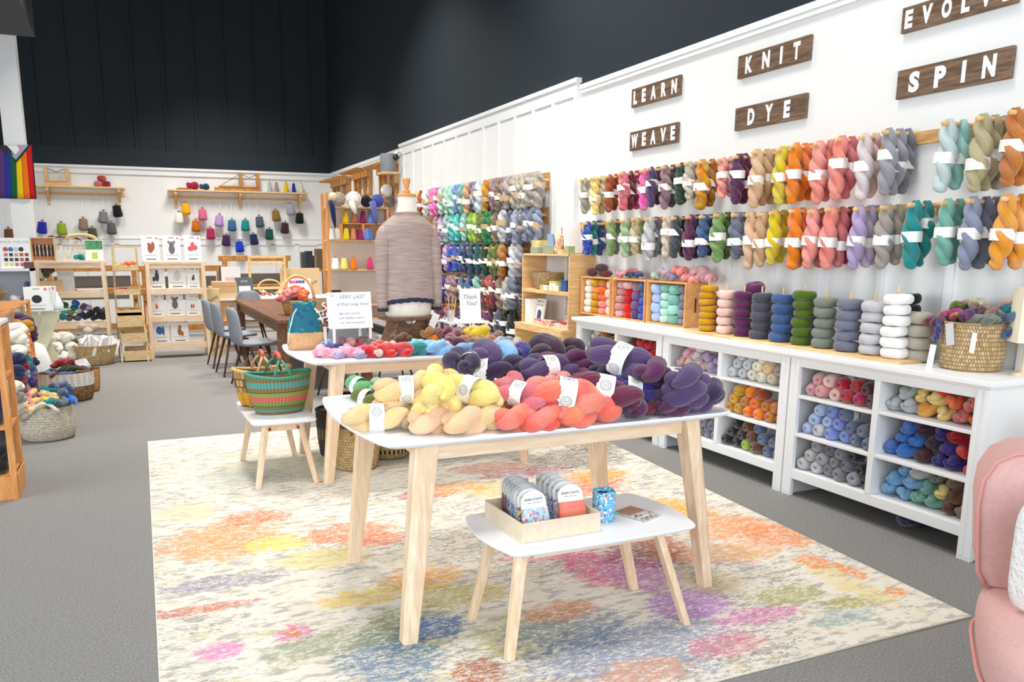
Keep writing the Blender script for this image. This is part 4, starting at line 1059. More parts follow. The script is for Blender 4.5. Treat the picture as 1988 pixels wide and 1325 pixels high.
pile([(888, 702, .98, 70, 'darkpurple', B_, 1.35, 0), (912, 706, .98, 60, 'darkpurple', B_, 1.1, 1), (941, 690, 1.0, 70, 'purple', B_, 1.55, 0), (935, 720, .94, -30, 'darkpurple', F_, 1.3, 1), (978, 688, .99, 60, 'skyblue', B_, 1.35, 0), (985, 702, .96, 50, 'skyblue', F_, 1.0, 0), (907, 680, .99, 0, 'skyblue', F_, .9, 0),
      (1012, 688, .98, 60, 'indigo', B_, 1.2, 0), (1058, 682, 1.0, 75, 'aubergine', B_, 1.7, 0), (1020, 715, .94, -5, 'darkpurple', B_, 1.5, 0), (1065, 716, .95, -5, 'purple', F_, 1.3, 1), (1098, 704, .97, -20, 'plum', F_, 1.25, 0), (1112, 677, 1.0, 75, 'aubergine', B_, 1.1, 0), (970, 722, .92, 20, 'darkpurple', B_, 1.2, 0)],
     'skeins in the cloth-lined box', 'in the cloth-lined box on the front table')
pile([(1085, 745, .90, 30, 'salmon', B_, 1.1, 0), (1060, 750, .88, 30, 'salmon', B_, 1.1, 0), (995, 745, .90, 60, 'rose', B_, 1.1, 0)], grp, 'just in front of the cloth-lined box')

# ------------------------------------------------------------------ low table in front: tray of packets
ST = .42
tr = empty('display_tray', (1.44, 2.71, ST), R(1)); tag(tr, 'shallow pale wood tray holding the packets on the low table', 'tray')
TW = plain('whitewashed_wood', 'e2d2b8', .6, noise=.06, nscale=30)
MB().box(-.165, .165, -.16, .16, 0, .008).build('tray_floor', TW, tr)
for s in (-1, 1):
    MB().box(-.17, .17, s * .16 - .005, s * .16 + .005, 0, .075).build('side_board', TW, tr, bevel=.001)
    MB().box(s * .17 - .005, s * .17 + .005, -.155, .155, 0, .075).build('end_board', TW, tr, bevel=.001)
def arch(w, h, n=10):
    return [(-w / 2, 0), (w / 2, 0)] + [(w / 2 * math.cos(PI * k / n), h - w / 2 * .75 + w / 2 * .75 * math.sin(PI * k / n)) for k in range(n + 1)]
FABRIC = {}
def print_fabric(name, base, cols, scale=30):
    if name in MATS: return MATS[name]
    m_, nt, p = _new(name)
    tc = N(nt, 'ShaderNodeTexCoord'); out = None
    rgb = N(nt, 'ShaderNodeRGB'); rgb.outputs[0].default_value = lin(base); out = rgb.outputs[0]
    for i, c in enumerate(cols):
        mp = N(nt, 'ShaderNodeMapping'); mp.inputs['Location'].default_value = (i * 1.7, i * 3.1, i * 2.3)
        nt.links.new(tc.outputs['Object'], mp.inputs['Vector'])
        n = N(nt, 'ShaderNodeTexVoronoi'); n.inputs['Scale'].default_value = scale * (1 + .25 * i)
        nt.links.new(mp.outputs[0], n.inputs['Vector'])
        lt = N(nt, 'ShaderNodeMath', operation='LESS_THAN'); lt.inputs[1].default_value = .28
        nt.links.new(n.outputs['Distance'], lt.inputs[0])
        mx = N(nt, 'ShaderNodeMix', data_type='RGBA'); nt.links.new(lt.outputs[0], mx.inputs[0]); nt.links.new(out, mx.inputs[6]); mx.inputs[7].default_value = lin(c); out = mx.outputs[2]
    nt.links.new(out, p.inputs['Base Color']); p.inputs['Roughness'].default_value = .85
    MATS[name] = m_; return m_
CELLO = glass('cellophane', (1, 1, 1, 1), .07, .10)
HEADER = text_mesh('SKEIN COATS', .0125, DARKTXT, .0002, .0003)
SUB = text_mesh('FABRIC YARN SLEEVE', .006, DARKTXT, .0002)
def packet(x, y, fab, label, z=ST + .009, tilt=-14, h=.165, rz=0):
    o = empty('yarn_sleeve_packet', (x, y, z), rot=(R(tilt), 0, R(rz))); tag(o, label, 'packet', 'cellophane packets of fabric sleeves in the tray')
    ar = arch(.108, h)
    m = MB(); m.quadstrip([[(a, -.001, b) for a, b in ar], [(a, .001, b) for a, b in ar]], True, True, True); m.build('card', PAPER, o)
    m = MB()
    m.quadstrip([[(-.054, -.009, .004), (.054, -.009, .004), (.054, .007, .004), (-.054, .007, .004)], [(-.056, -.012, .06), (.056, -.012, .06), (.056, .008, .06), (-.056, .008, .06)], [(-.054, -.008, h * .6), (.054, -.008, h * .6), (.054, -.002, h * .6), (-.054, -.002, h * .6)]], True, True, True)
    m.build('fabric_sleeve', fab, o, smooth=False)
    t = obj('card_print', HEADER, o, (0, -.0013, h * .80), (PI / 2, 0, 0)); obj('card_print', SUB, o, (0, -.0013, h * .72), (PI / 2, 0, 0))
    m = MB(); w = .064; rows = []
    rnd = random.Random(int(x * 1000 + y * 77))
    for k in range(6):
        zz = (h + .022) * k / 5; a = .0145 if 0 < k < 4 else .004
        rows.append([(-w + rnd.uniform(-.003, .003), -a * .3, zz), (-w * .5, -a + rnd.uniform(-.002, .002), zz), (0, -a + rnd.uniform(-.002, .002), zz), (w * .5, -a + rnd.uniform(-.002, .002), zz), (w + rnd.uniform(-.003, .003), -a * .3, zz), (w * .5, a * .8, zz), (-w * .5, a * .8, zz)])
    m.quadstrip(rows); m.build('cellophane_sleeve', CELLO, o, smooth=True)
    return o
FB = dict(coral=plain('coral_quilted_cotton', 'f07a5e', .9, bump=.5, bscale=80), blue=print_fabric('blue_floral_cotton', 'a9d4ee', ['f2a0a0', '5b8fd0', 'f6f2e8', 'e8705c'], 34), lil=print_fabric('lilac_print_cotton', 'c8b4d8', ['7a6ab0', 'f0e8f4', '4c8ca8'], 40), teal=print_fabric('teal_print_cotton', '3c8fa8', ['e8e4d0', '204c70', 'f08c78'], 36),
          wine=plain('wine_cotton', '8c3c50', .9, noise=.2, nscale=60), lime=print_fabric('lime_print_cotton', 'c8cc60', ['3c50a0', 'f4f0e0', 'b0485c'], 38), grey=print_fabric('grey_print_cotton', 'b8b4c4', ['e4e0ea', '78708c'], 40))
for i, (y, f, nm) in enumerate([(2.595, 'blue', 'blue floral'), (2.625, 'lime', 'lime print'), (2.66, 'lil', 'lilac print'), (2.69, 'teal', 'teal print'), (2.72, 'lil', 'lilac print'), (2.755, 'teal', 'teal print'), (2.79, 'wine', 'wine red'), (2.82, 'wine', 'wine red')]):
    packet(1.375 - .0 + .004 * i - (.075 if i == 0 else .07) + .05 + (.012 if i == 0 else 0), y, FB[f], '%s sleeve packet in the left row of the tray, %s from front' % (nm, ORD[i] if i else 'first'), rz=(3, -4, 4, -2, 5, -4, 2, -3)[i])
for i, (y, f, nm) in enumerate([(2.615, 'coral', 'coral quilted'), (2.66, 'grey', 'grey print'), (2.70, 'lil', 'lilac print'), (2.745, 'grey', 'grey print'), (2.785, 'blue', 'blue floral'), (2.82, 'grey', 'grey print')]):
    packet(1.53 + .002 * i, y, FB[f], '%s sleeve packet in the right row of the tray, %s from front' % (nm, ORD[i] if i else 'first'), rz=(-2, 3, -4, 3, -3, 4)[i])
o = empty('fabric_cozy', (1.70, 2.665, ST)); tag(o, 'upright blue printed fabric cozy beside the tray on the low table', 'fabric cozy')
MB().lathe([(.001, .001), (.044, .001), (.047, .03), (.045, .07), (.047, .118), (.043, .124), (.040, .118), (.040, .01), (.001, .008)], 32, wob=lambda th, j: .003 * math.sin(3 * th) if 3 < j < 7 else 0).build('sleeve', print_fabric('sky_print_cotton', '6cb8dc', ['f4f2ec', 'f49c98', '2c6c9c', 'dcecf4'], 46), o, smooth=True)
MB().lathe([(.033, .06), (.036, .10), (.03, .11), (.001, .105)], 20).build('lining', plain('plum_lining', '5c3450', .9), o, smooth=True)
o = empty('flat_packet', (1.86, 2.66, ST + .001), R(20)); tag(o, 'flat black and white patterned packet lying on the low table', 'packet')
MB().box(-.06, .06, -.075, .075, 0, .006).build('fabric_sleeve', woven('wave_print', '2c2c34', 'e8e4dc', 4, 11, .1), o, bevel=.002)
MB().box(-.055, .055, .0, .075, .006, .007).build('card', plain('rust_card', 'b07c5c', .6), o)
MB().box(-.072, .072, -.085, .085, 0, .009).build('cellophane_sleeve', CELLO, o)

# ------------------------------------------------------------------ rear table
RISER = plain('white_wire_riser', 'f4f4f4', .4)
def riser(u0, u1, vb, vt, dep, label):
    a = PZ(u0, vb, ZT); b = PZ(u1, vb, ZT); y = a.y; h = PY(u0, vt, y).z - ZT
    o = empty('display_riser', ((a.x + b.x) / 2, y + dep / 2, ZT)); tag(o, label, 'riser', 'white display risers on the rear table')
    hw = (b.x - a.x) / 2
    MB().box(-hw - .02, hw + .02, -dep / 2 - .01, dep / 2 + .01, h - .012, h).build('riser_top', RISER, o, bevel=.002)
    for sx in (-1, 1):
        for sy in (-1, 1): MB().box(sx * hw - .008, sx * hw + .008, sy * dep / 2 - .008, sy * dep / 2 + .008, 0, h - .012).build('leg', RISER, o)
    return o, h
ra, ha = riser(650, 728, 690, 636, .26, 'white riser under the handwritten farewell sign on the rear table')
rb, hb = riser(875, 956, 668, 627, .24, 'white riser under the small thank-you sign on the rear table')
INK = plain('lilac_marker_ink', '8f86a8', .6); INK2 = plain('violet_marker_ink', '9a90c0', .6)
def card_sign(name, u0, u1, vt, vb, y, lines, label, tilt, mat=INK):
    a = PY(u0, vb, y); b = PY(u1, vb, y); t = PY(u0, vt, y)
    w = b.x - a.x; h = t.z - a.z
    o = empty(name, ((a.x + b.x) / 2, y, a.z), rot=(R(tilt), 0, 0)); tag(o, label, 'sign')
    MB().box(-w / 2, w / 2, -.002, .002, 0, h).build('card', PAPER, o)
    for s, sz, px, pz in lines:
        obj('handwriting', text_mesh(s, sz * h, mat, .0003, 0, .25, 1.02), o, (px * w, -.0032, pz * h), FACE_F)
    return o
card_sign('handwritten_sign', 638, 724, 568, 638, ra.location.y - .10, [('The', .085, -.38, .90), ('VERY LAST', .15, .06, .86), ('of Knit Long Yarn!', .12, .07, .66), ('Sign your card to', .085, -.02, .40), ('wish Heather well in', .085, .02, .27), ('her next adventure!', .085, .05, .14)],
          'large handwritten white card sign leaning on the left riser', -10)
card_sign('thank_you_sign', 894, 934, 561, 624, rb.location.y - .05, [('Thank', .19, -.02, .74), ('You!', .19, .05, .54)], 'small white card sign reading Thank You on the right riser', -6, INK2)
# jar of pencils
pj = empty('pencil_jar', (PY(875, 620, rb.location.y - .02).x, rb.location.y - .02, ZT + hb)); tag(pj, 'glass jar of coloured pencils standing on the right riser', 'jar')
MB().lathe([(.001, .002), (.030, .002), (.031, .075), (.028, .085), (.026, .085), (.029, .074), (.028, .005), (.001, .004)], 24).build('jar', glass('jar_glass', (.85, .95, .95, 1), .3), pj, smooth=True)
for i, c in enumerate(['f0c818', 'f4d83c', 'e88a28', 'f0c818', 'c85a3c', 'e8b89c', 'd89c7c', 'f0dc50']):
    a = 2 * PI * i / 8
    p = empty('pencil', (pj.location.x + .017 * math.cos(a), pj.location.y + .017 * math.sin(a), ZT + hb + .006), rot=(R(9 * math.sin(a + PI)), R(9 * math.cos(a)), 0))
    tag(p, 'coloured pencil standing in the glass jar', 'pencil', 'coloured pencils in the jar')
    L = .175 + .008 * (i % 3)
    MB().lathe([(.001, 0), (.0038, 0), (.0038, L - .018)], 6).build('shaft', plain('pencil_' + c, c, .4), p)
    MB().lathe([(.0038, L - .018), (.0008, L)], 6).build('tip', PINE, p)
# wooden winder with cord on the left riser
cw = empty('cord_winder', (ra.location.x - .155, ra.location.y - .02, ZT + ha)); tag(cw, 'wooden yarn tool with a loop of white cord on the left riser', 'yarn tool')
MB().lathe([(.001, 0), (.04, 0), (.04, .012), (.008, .02), (.008, .10), (.018, .12), (.001, .13)], 20).build('spindle', DARKW, cw, smooth=True)
MB().tube([(.02 * math.cos(a) * 3 * (1 - .04 * i), .05 * math.sin(a), .022 + .004 * i) for i, a in enumerate([k * .45 for k in range(34)])], .004, 6).build('cord', WHITE, cw, smooth=True)
for z_ in (0,):
    o = hank((ra.location.x - .01, ra.location.y + .07, ZT + ha + .03), 10, 'white', 'full', 'wool_yarn', .9); o['label'] = 'white skein lying behind the handwritten farewell sign'
# drawstring bag
bg_ = empty('drawstring_bag', (PZ(597, 680, ZT).x, PZ(597, 680, ZT).y + .07, ZT)); tag(bg_, 'teal ocean print drawstring bag with a cork base on the rear table', 'bag')
MB().lathe([(.001, .001), (.115, .002), (.122, .03), (.118, .12), (.001, .12)], 36, sy=.62, power=3).build('cork_base', plain('cork', 'd8a878', .85, noise=.15, nscale=90), bg_, smooth=True)
MB().lathe([(.118, .12), (.115, .17), (.098, .23), (.075, .27), (.07, .285), (.086, .315), (.088, .325), (.07, .31), (.001, .28)], 48, sy=.62, power=2.6, wob=lambda th, j: (.006 if j > 3 else 0) * math.sin(9 * th)).build('bag_body', print_fabric('teal_ocean_cotton', '1f6f82', ['2f8a92', '28588c', '3c9a94'], 11), bg_, smooth=True)
MB().tube([(.06, -.05, .285), (.09, -.06, .26), (.115, -.06, .19), (.125, -.05, .12), (.128, -.05, .05)], .005, 6).build('cord', plain('white_cord', 'f0eee8', .9), bg_, smooth=True)
MB().tube([(-.06, -.05, .285), (-.085, -.06, .25), (-.118, -.055, .13), (-.13, -.05, .05)], .004, 6).build('cord', MATS['white_cord'], bg_, smooth=True)
# small skeins on the rear table
def rp(lst, grp, where, mat='mohair_wool'):
    items = []
    for u, v, z, yaw, c, key, s, *mt in lst:
        o = hank(PZ(u, v, z), yaw, c, key, mt[0] if mt else mat, s, 0, False); o['group'] = grp
        items.append((o, '%s skein %s' % (cname(c), where)))
    label_set(items)
rp([(622, 682, .835, 60, 'pink', B_, .9), (643, 686, .83, -20, 'pink', F_, .8), (658, 689, .825, 30, 'lavender', B_, .6), (670, 680, .84, 60, 'pink', B_, .8), (686, 684, .835, -20, 'pink', F_, .85), (701, 689, .825, 30, 'lavender', B_, .6),
    (712, 684, .835, -40, 'red', B_, 1.0), (722, 676, .86, 20, 'red', F_, .7), (735, 686, .83, 60, 'blush', B_, .6), (746, 681, .84, -40, 'red', B_, 1.1), (765, 683, .83, 60, 'blush', B_, .6), (778, 680, .84, -40, 'red', B_, 1.1), (758, 671, .86, 20, 'blush', B_, .7), (770, 668, .86, 30, 'red', B_, .7), (735, 670, .86, 20, 'red', B_, .7),
    (806, 678, .84, -30, 'teal', B_, 1.1), (826, 682, .825, 20, 'candypink', B_, .4), (829, 675, .845, -30, 'skyblue', B_, 1.1), (850, 676, .845, -10, 'skyblue', B_, 1.1), (812, 668, .86, 10, 'turquoise', F_, .8)], 'skeins along the front of the rear table', 'in the front row on the rear table')
rp([(637, 668, .84, 50, 'cornflower', F_, .7), (665, 668, .86, 80, 'mauve', F_, .9, D), (680, 667, .87, 70, 'dustyrose', F_, .9, D), (693, 668, .86, 80, 'raspberry', F_, .8, D), (706, 664, .87, 80, 'taupe', F_, .8, D), (716, 668, .86, 70, 'mauve', F_, .9, D), (728, 668, .86, 80, 'greige', F_, .9, D), (652, 676, .85, 50, 'indigo', F_, .7, D), (722, 658, .88, 60, 'taupe', F_, .8, D),
    (778, 657, .90, 20, 'brown', F_, .8, D), (875, 662, .86, 80, 'wine', B_, 1.0), (884, 668, .84, -60, 'burgundy', B_, 1.1), (866, 672, .84, 40, 'silver', B_, .7)], 'skeins behind the front row on the rear table', 'behind the front row on the rear table')
rp([(835, 645, .90, 40, 'bronze', F_, .9), (843, 655, .86, 30, 'orange', B_, .9), (850, 648, .88, 60, 'brown', F_, .9), (874, 645, .90, 30, 'maroon', F_, 1.0), (885, 652, .88, 50, 'maroon', B_, 1.1), (905, 648, .87, 60, 'mustard', B_, 1.1), (918, 650, .88, 20, 'yellow', B_, 1.1), (930, 645, .90, -20, 'yellow', B_, 1.1), (905, 662, .85, 10, 'bronze', F_, 1.0), (922, 667, .84, 10, 'brown', F_, 1.0), (945, 664, .85, 10, 'bronze', F_, 1.0), (965, 668, .84, 20, 'greyblue', F_, 1.0), (985, 664, .85, 20, 'slate', F_, .9), (1000, 668, .84, 30, 'greige', F_, .9), (940, 655, .86, 60, 'yellow', B_, 1.0), (962, 655, .86, 20, 'brown', B_, 1.0)], 'skeins at the right end of the rear table', 'at the right end of the rear table')
# ------------------------------------------------------------------ dress form, knitted sweater, carved stool
MX, MY = 1.885, 5.68
zz = lambda v: PY(785, v, MY).z
cs = empty('carved_stool', (MX + .0, MY, ZT)); tag(cs, 'small carved brown wooden stool under the dress form on the rear table', 'stool')
ZS = zz(614) - ZT
BRW = wood('brown_stool_wood', '93684a', '65432c', (3, 3, 9), 1.4)
MB().box(-.20, .20, -.13, .13, ZS - .026, ZS).build('stool_top', BRW, cs, bevel=.006)
for s in (-1, 1):
    m = MB(); m.hexa([(s * .175 - .013, -.13, 0), (s * .175 + .013, -.13, 0), (s * .175 + .013, .13, 0), (s * .175 - .013, .13, 0), (s * .115 - .013, -.10, ZS - .026), (s * .115 + .013, -.10, ZS - .026), (s * .115 + .013, .10, ZS - .026), (s * .115 - .013, .10, ZS - .026)])
    m.build('side_board', BRW, cs, bevel=.003)
m = MB(); pts = []
for k in range(13): pts.append((-.07 + .14 * k / 12, .045 * math.sin(PI * k / 12)))
lo_p = [(-.16, 0)] + [(x, z) for x, z in pts] + [(.16, 0)]
hi = ZS - .026
up_p = [(.105, hi)] + [(.05 - .1 * k / 12, hi - .04 * math.sin(PI * k / 12) * (1 - .35 * math.exp(-((k - 6) / 1.6) ** 2))) for k in range(13)] + [(-.105, hi)]
P_ = lo_p + up_p
m.quadstrip([[(x, -.065, z) for x, z in P_], [(x, -.045, z) for x, z in P_]], True, True, True)
m.build('cross_board', BRW, cs)
df = empty('dress_form', (MX, MY, ZT + ZS)); tag(df, 'cream headless dress form with a wooden neck cap and finial', 'dress form')
Z0 = ZT + ZS
pr = [(.001, 0), (.165, 0), (.172, .02), (.178, .08), (.168, .18), (.140, .30), (.150, .42), (.170, .52), (.180, .60), (.165, .66), (.125, .69), (.094, .715), (.076, .75), (.068, .79), (.066, zz(382) - Z0)]
MB().lathe(pr, 48, sy=.68).build('torso', plain('cream_jersey', 'efe6da', .85), df, smooth=True)
zc = zz(382) - Z0
MB().lathe([(.001, zc), (.068, zc), (.071, zc + .006), (.068, zc + .018), (.03, zc + .026), (.001, zc + .026)], 28, sy=.8).build('neck_cap', ORANGEPINE, df, smooth=True)
MB().lathe([(.012, zc + .02), (.026, zc + .026), (.026, zc + .04), (.014, zc + .05), (.017, zc + .06), (.029, zc + .115), (.024, zc + .13), (.001, zc + .134)], 20).build('finial', ORANGEPINE, df, smooth=True)
def knit():
    m_, nt, p = _new('heathered_knit')
    tc = N(nt, 'ShaderNodeTexCoord')
    mp = N(nt, 'ShaderNodeMapping'); mp.inputs['Scale'].default_value = (5, 5, 60); nt.links.new(tc.outputs['Object'], mp.inputs['Vector'])
    n = N(nt, 'ShaderNodeTexNoise'); n.inputs['Scale'].default_value = 1.6; n.inputs['Detail'].default_value = 5; nt.links.new(mp.outputs[0], n.inputs['Vector'])
    r = N(nt, 'ShaderNodeValToRGB'); r.color_ramp.elements[0].position = .36; r.color_ramp.elements[0].color = lin('a08c86'); r.color_ramp.elements[1].position = .66; r.color_ramp.elements[1].color = lin('b8a49c')
    nt.links.new(n.outputs['Fac'], r.inputs['Fac']); nt.links.new(r.outputs[0], p.inputs['Base Color'])
    w = N(nt, 'ShaderNodeTexWave'); w.bands_direction = 'Z'; w.inputs['Scale'].default_value = 60; nt.links.new(tc.outputs['Object'], w.inputs['Vector'])
    b = N(nt, 'ShaderNodeBump'); b.inputs['Strength'].default_value = .35; b.inputs['Distance'].default_value = .002; nt.links.new(w.outputs['Fac'], b.inputs['Height']); nt.links.new(b.outputs[0], p.inputs['Normal'])
    p.inputs['Roughness'].default_value = .95; p.inputs['Specular IOR Level'].default_value = .1; MATS['knit'] = m_; return m_
KNIT = knit(); NAVYTRIM = plain('navy_ruffle', '2c2c44', .9, bump=.5, bscale=120)
sw = empty('knitted_sweater', (MX, MY, Z0)); tag(sw, 'mauve heathered knitted sweater with navy ruffled hem on the dress form', 'sweater')
hz = zz(583) - Z0
folds = lambda th, j: 0
def bodyring(r, z, am, sy=.64, seg=72):
    return [(r * (1 + am * math.sin(9 * 2 * PI * k / seg + 1) * .5 + am * math.sin(5 * 2 * PI * k / seg)) * math.cos(2 * PI * k / seg), r * (1 + am * math.sin(9 * 2 * PI * k / seg + 1)) * math.sin(2 * PI * k / seg) * sy,
             z) for k in range(seg)]
m = MB()
def hemz(k, seg=72): a = 2 * PI * k / seg; return hz + .022 * (-math.sin(a)) ** 1 * (1 if math.sin(a) < 0 else 0) - .012 * abs(math.cos(a))
rings = [[(p[0], p[1], hemz(k)) for k, p in enumerate(bodyring(.203, 0, .03))]]
for r, z, am in ((.203, .16, .028), (.200, .26, .02), (.196, .36, .012), (.194, .45, .006), (.194, .53, .003), (.200, .585, 0), (.200, .625, 0), (.178, .665, 0), (.142, .695, 0), (.112, .715, 0), (.100, .724, 0), (.096, .738, 0)):
    rings.append(bodyring(r, z, am, .64 if z < .6 else .66 + (z - .6) * 1.4))
m.quadstrip(rings); m.build('sweater_body', KNIT, sw, smooth=True)
MB().tube([(.097 * math.cos(2 * PI * k / 32), .080 * math.sin(2 * PI * k / 32), .735 - .006 * math.sin(2 * PI * k / 32)) for k in range(32)], .006, 8, closed=True).build('collar', KNIT, sw, smooth=True)
tr_ = [Vector(p) for p in rings[0]]
hm = [[(p.x * 1.0, p.y * 1.0, p.z + .004) for p in tr_], [(p.x * (1.015 + .02 * math.sin(k * 1.7)), p.y * (1.02 + .03 * math.sin(k * 1.7)), p.z - .012) for k, p in enumerate(tr_)], [(p.x * (1.02 + .03 * math.sin(k * 1.7)), p.y * (1.03 + .05 * math.sin(k * 1.7)), p.z - .028 - .004 * math.sin(k * 2.1)) for k, p in enumerate(tr_)]]
MB().quadstrip(hm).build('hem_trim', NAVYTRIM, sw, smooth=True)
cz = zz(597) - Z0
for s in (-1, 1):
    P_ = [(s * .150, 0, .625), (s * .172, -.005, .59), (s * .186, -.012, .52), (s * .196, -.02, .42), (s * .203, -.03, .30), (s * .208, -.035, .18), (s * .207, -.04, cz)]
    ra_ = [.050, .060, .060, .054, .048, .042, .036]
    # smooth the centre line
    pts, rd = [], []
    for i in range(len(P_) - 1):
        for t in range(4):
            a = t / 4; pts.append(Vector(P_[i]) * (1 - a) + Vector(P_[i + 1]) * a); rd.append((ra_[i] * (1 - a) + ra_[i + 1] * a) * (1 + .02 * math.sin(i * 4 + t * 1.3)))
    pts.append(Vector(P_[-1])); rd.append(ra_[-1])
    sl = MB().tube(pts, rd, 24, caps=True).build('sleeve', KNIT, sw, smooth=True)
    MB().tube([pts[-1] + Vector((0, 0, .006)), pts[-1] - Vector((0, 0, .012)), pts[-1] - Vector((0, 0, .022))], [.037, .041, .040], 20, groove=7, amp=.12).build('cuff_trim', NAVYTRIM, sl, smooth=True)
tg = MB().box(-.028, .028, -.001, .001, -.05, .05).build('paper_tag', PAPER, None, loc=PY(843, 622, 5.50), rot=(R(4), R(24), R(8))); tag(tg, 'white price tag hanging beside the dress form stool', 'tag')

# ------------------------------------------------------------------ striped baskets with leather handles
def fv(f):      # height fraction on an oval basket -> v
    return .4 + f / .35 * .2 if f < .35 else .6 + (f - .35) / .3 * .2 if f < .65 else .8 + (f - .65) / .35 * .2
BOLGA = woven('striped_grass', 'b89a60', '8c7440', 110, 60, .9, [(fv(a), fv(b), c, d) for a, b, c, d in [(0, .07, '6cb4a8', '58a098'), (.07, .19, '8c7a48', '7c8c54'), (.19, .205, '2c2a20', '3a3828'), (.205, .33, '90b04c', '7c9c3c'), (.33, .48, 'ec8078', 'd8605c'), (.48, .58, '90b04c', 'a4a850'), (.58, .595, '2c2a20', '3a3828'), (.595, .70, '9c8450', '8c7040'), (.70, .85, '6cb4a8', '58a098'), (.85, 1.0, 'a0884c', '7c7048')]])
GREENL = plain('green_leather_wrap', '3f9078', .6, noise=.1, nscale=60)
CORALL = plain('coral_leather', 'd8604c', .55)
def oval_basket(loc, sx, sy, h, body, rim, label, handle=None, hmat=None, rz=0, r0=.76):
    o = lathe_basket('oval_basket', loc, [(r0 * .93, 0), (r0, .02), (r0 + (1 - r0) * .45, h * .35), (r0 + (1 - r0) * .8, h * .65), (1, h)], body, label, 'basket', sx=sx, sy=sy, rot=(0, 0, rz), thick=.05, rim=None)
    pts = [((1 - .02) * sx * math.cos(2 * PI * k / 48), (1 - .02) * sy * math.sin(2 * PI * k / 48), h + .012 * math.cos(4 * PI * k / 48)) for k in range(48)]
    MB().tube(pts, .0115, 10, closed=True).build('rim', rim, o, smooth=True)
    return o
gb = oval_basket((.86, 5.32, zft + .42), .213, .142, .255, BOLGA, GREENL, 'oval basket striped teal, green and pink on the white stool table', rz=R(4))
def arch_handle(o, y0, z0, y1, top, spread, wrapmat, grip, lean=0):
    for s, yy in ((-1, y0), (1, y1)):
        m = MB()
        for q in (-1, 1):
            m2 = MB().tube([(q * spread, yy, z0), (q * spread * .5 + lean * .3, yy * .8, z0 + (top - z0) * .5), (lean, yy * .45, z0 + (top - z0) * .82)], .0085, 8)
            m2.build('handle_strand', wrapmat, o, smooth=True)
    g = []
    for k in range(9):
        a = PI * k / 8
        g.append((lean + .0, y0 * .5 * math.cos(a) , z0 + (top - z0) * (.80 + .24 * math.sin(a))))
    MB().tube(g, .0135, 10).build('leather_grip', grip, o, smooth=True)
arch_handle(gb, -.135, .255, .135, .385, .055, GREENL, CORALL, .0)
TAN = woven('plain_straw', 'ddc294', 'b8965e', 70, 38, .9)
tb = oval_basket((.80, 5.61, zft + .42), .20, .13, .25, woven('dark_gold_stripe_grass', 'd8b070', '4a3020', 30, 8, .7, [(.35, .65, 'dca028', 'c88c1c')]), plain('tan_leather_wrap', 'd4ac70', .6), 'tan-rimmed basket half hidden behind the striped green basket', rz=R(2))
arch_handle(tb, -.12, .25, .12, .37, .05, MATS['tan_leather_wrap'], CORALL)
STRAW = woven('straw_weave', 'e6cc9c', 'c09c64', 52, 30, 1.0)
def round_basket(loc, r0, r1, h, mat, label, rim, handles=None, cat='basket'):
    o = lathe_basket('round_basket', loc, [(r0 * .9, 0), (r0, .012), (r0 + (r1 - r0) * .6, h * .4), (r1, h * .8), (r1 * .99, h)], mat, label, cat, thick=.012, rim=rim, rimr=.011)
    if handles:
        for s in (-1, 1):
            MB().tube([(-.07, s * r1 * .9, h - .03), (-.05, s * r1 * .85, h + .05), (0, s * r1 * .75, h + .10), (.05, s * r1 * .85, h + .05), (.07, s * r1 * .9, h - .03)], .009, 8).build('leather_handle', handles, o, smooth=True)
    return o
RUST = plain('rust_leather', 'b8502c', .5)
round_basket((1.36, 5.28, zft), .145, .17, .29, STRAW, 'round straw basket with rust leather handles under the rear table', STRAW, RUST)
round_basket((1.66, 5.50, zft), .15, .17, .28, woven('openwork_straw', 'd8bc88', 'b4945c', 60, 30, 1.0, [(.30, .36, '3a2c1c', 'd8bc88'), (.46, .52, '3a2c1c', 'd8bc88'), (.62, .68, '3a2c1c', 'd8bc88')]), 'round straw basket with dark openwork bands, behind the front table leg', STRAW)
round_basket((1.345, 5.66, zft), .15, .175, .34, woven('black_band_straw', '2c2824', '3c342c', 60, 30, .9, [(.25, .4, 'c8a878', 'b08c5c'), (.0, .12, 'c8a878', 'b08c5c'), (.6, .72, '8c7048', '3c342c')]), 'dark banded round basket under the left of the rear table', plain('black_leather', '1e1a1c', .5), RUST)
round_basket((1.55, 6.05, 0), .19, .22, .36, woven('dark_maroon_weave', '5a2c24', '3c1e1c', 60, 30, .8), 'dark maroon basket farthest back under the rear table', plain('maroon_leather', '5c2018', .45))
round_basket((2.42, 5.60, zft), .13, .16, .20, woven('navy_straw', '2c2c58', 'd8c8a0', 50, 20, .8, [(0, .35, 'd8bc88', 'c8a870')]), 'small navy and straw basket on the rug behind the front table', STRAW)

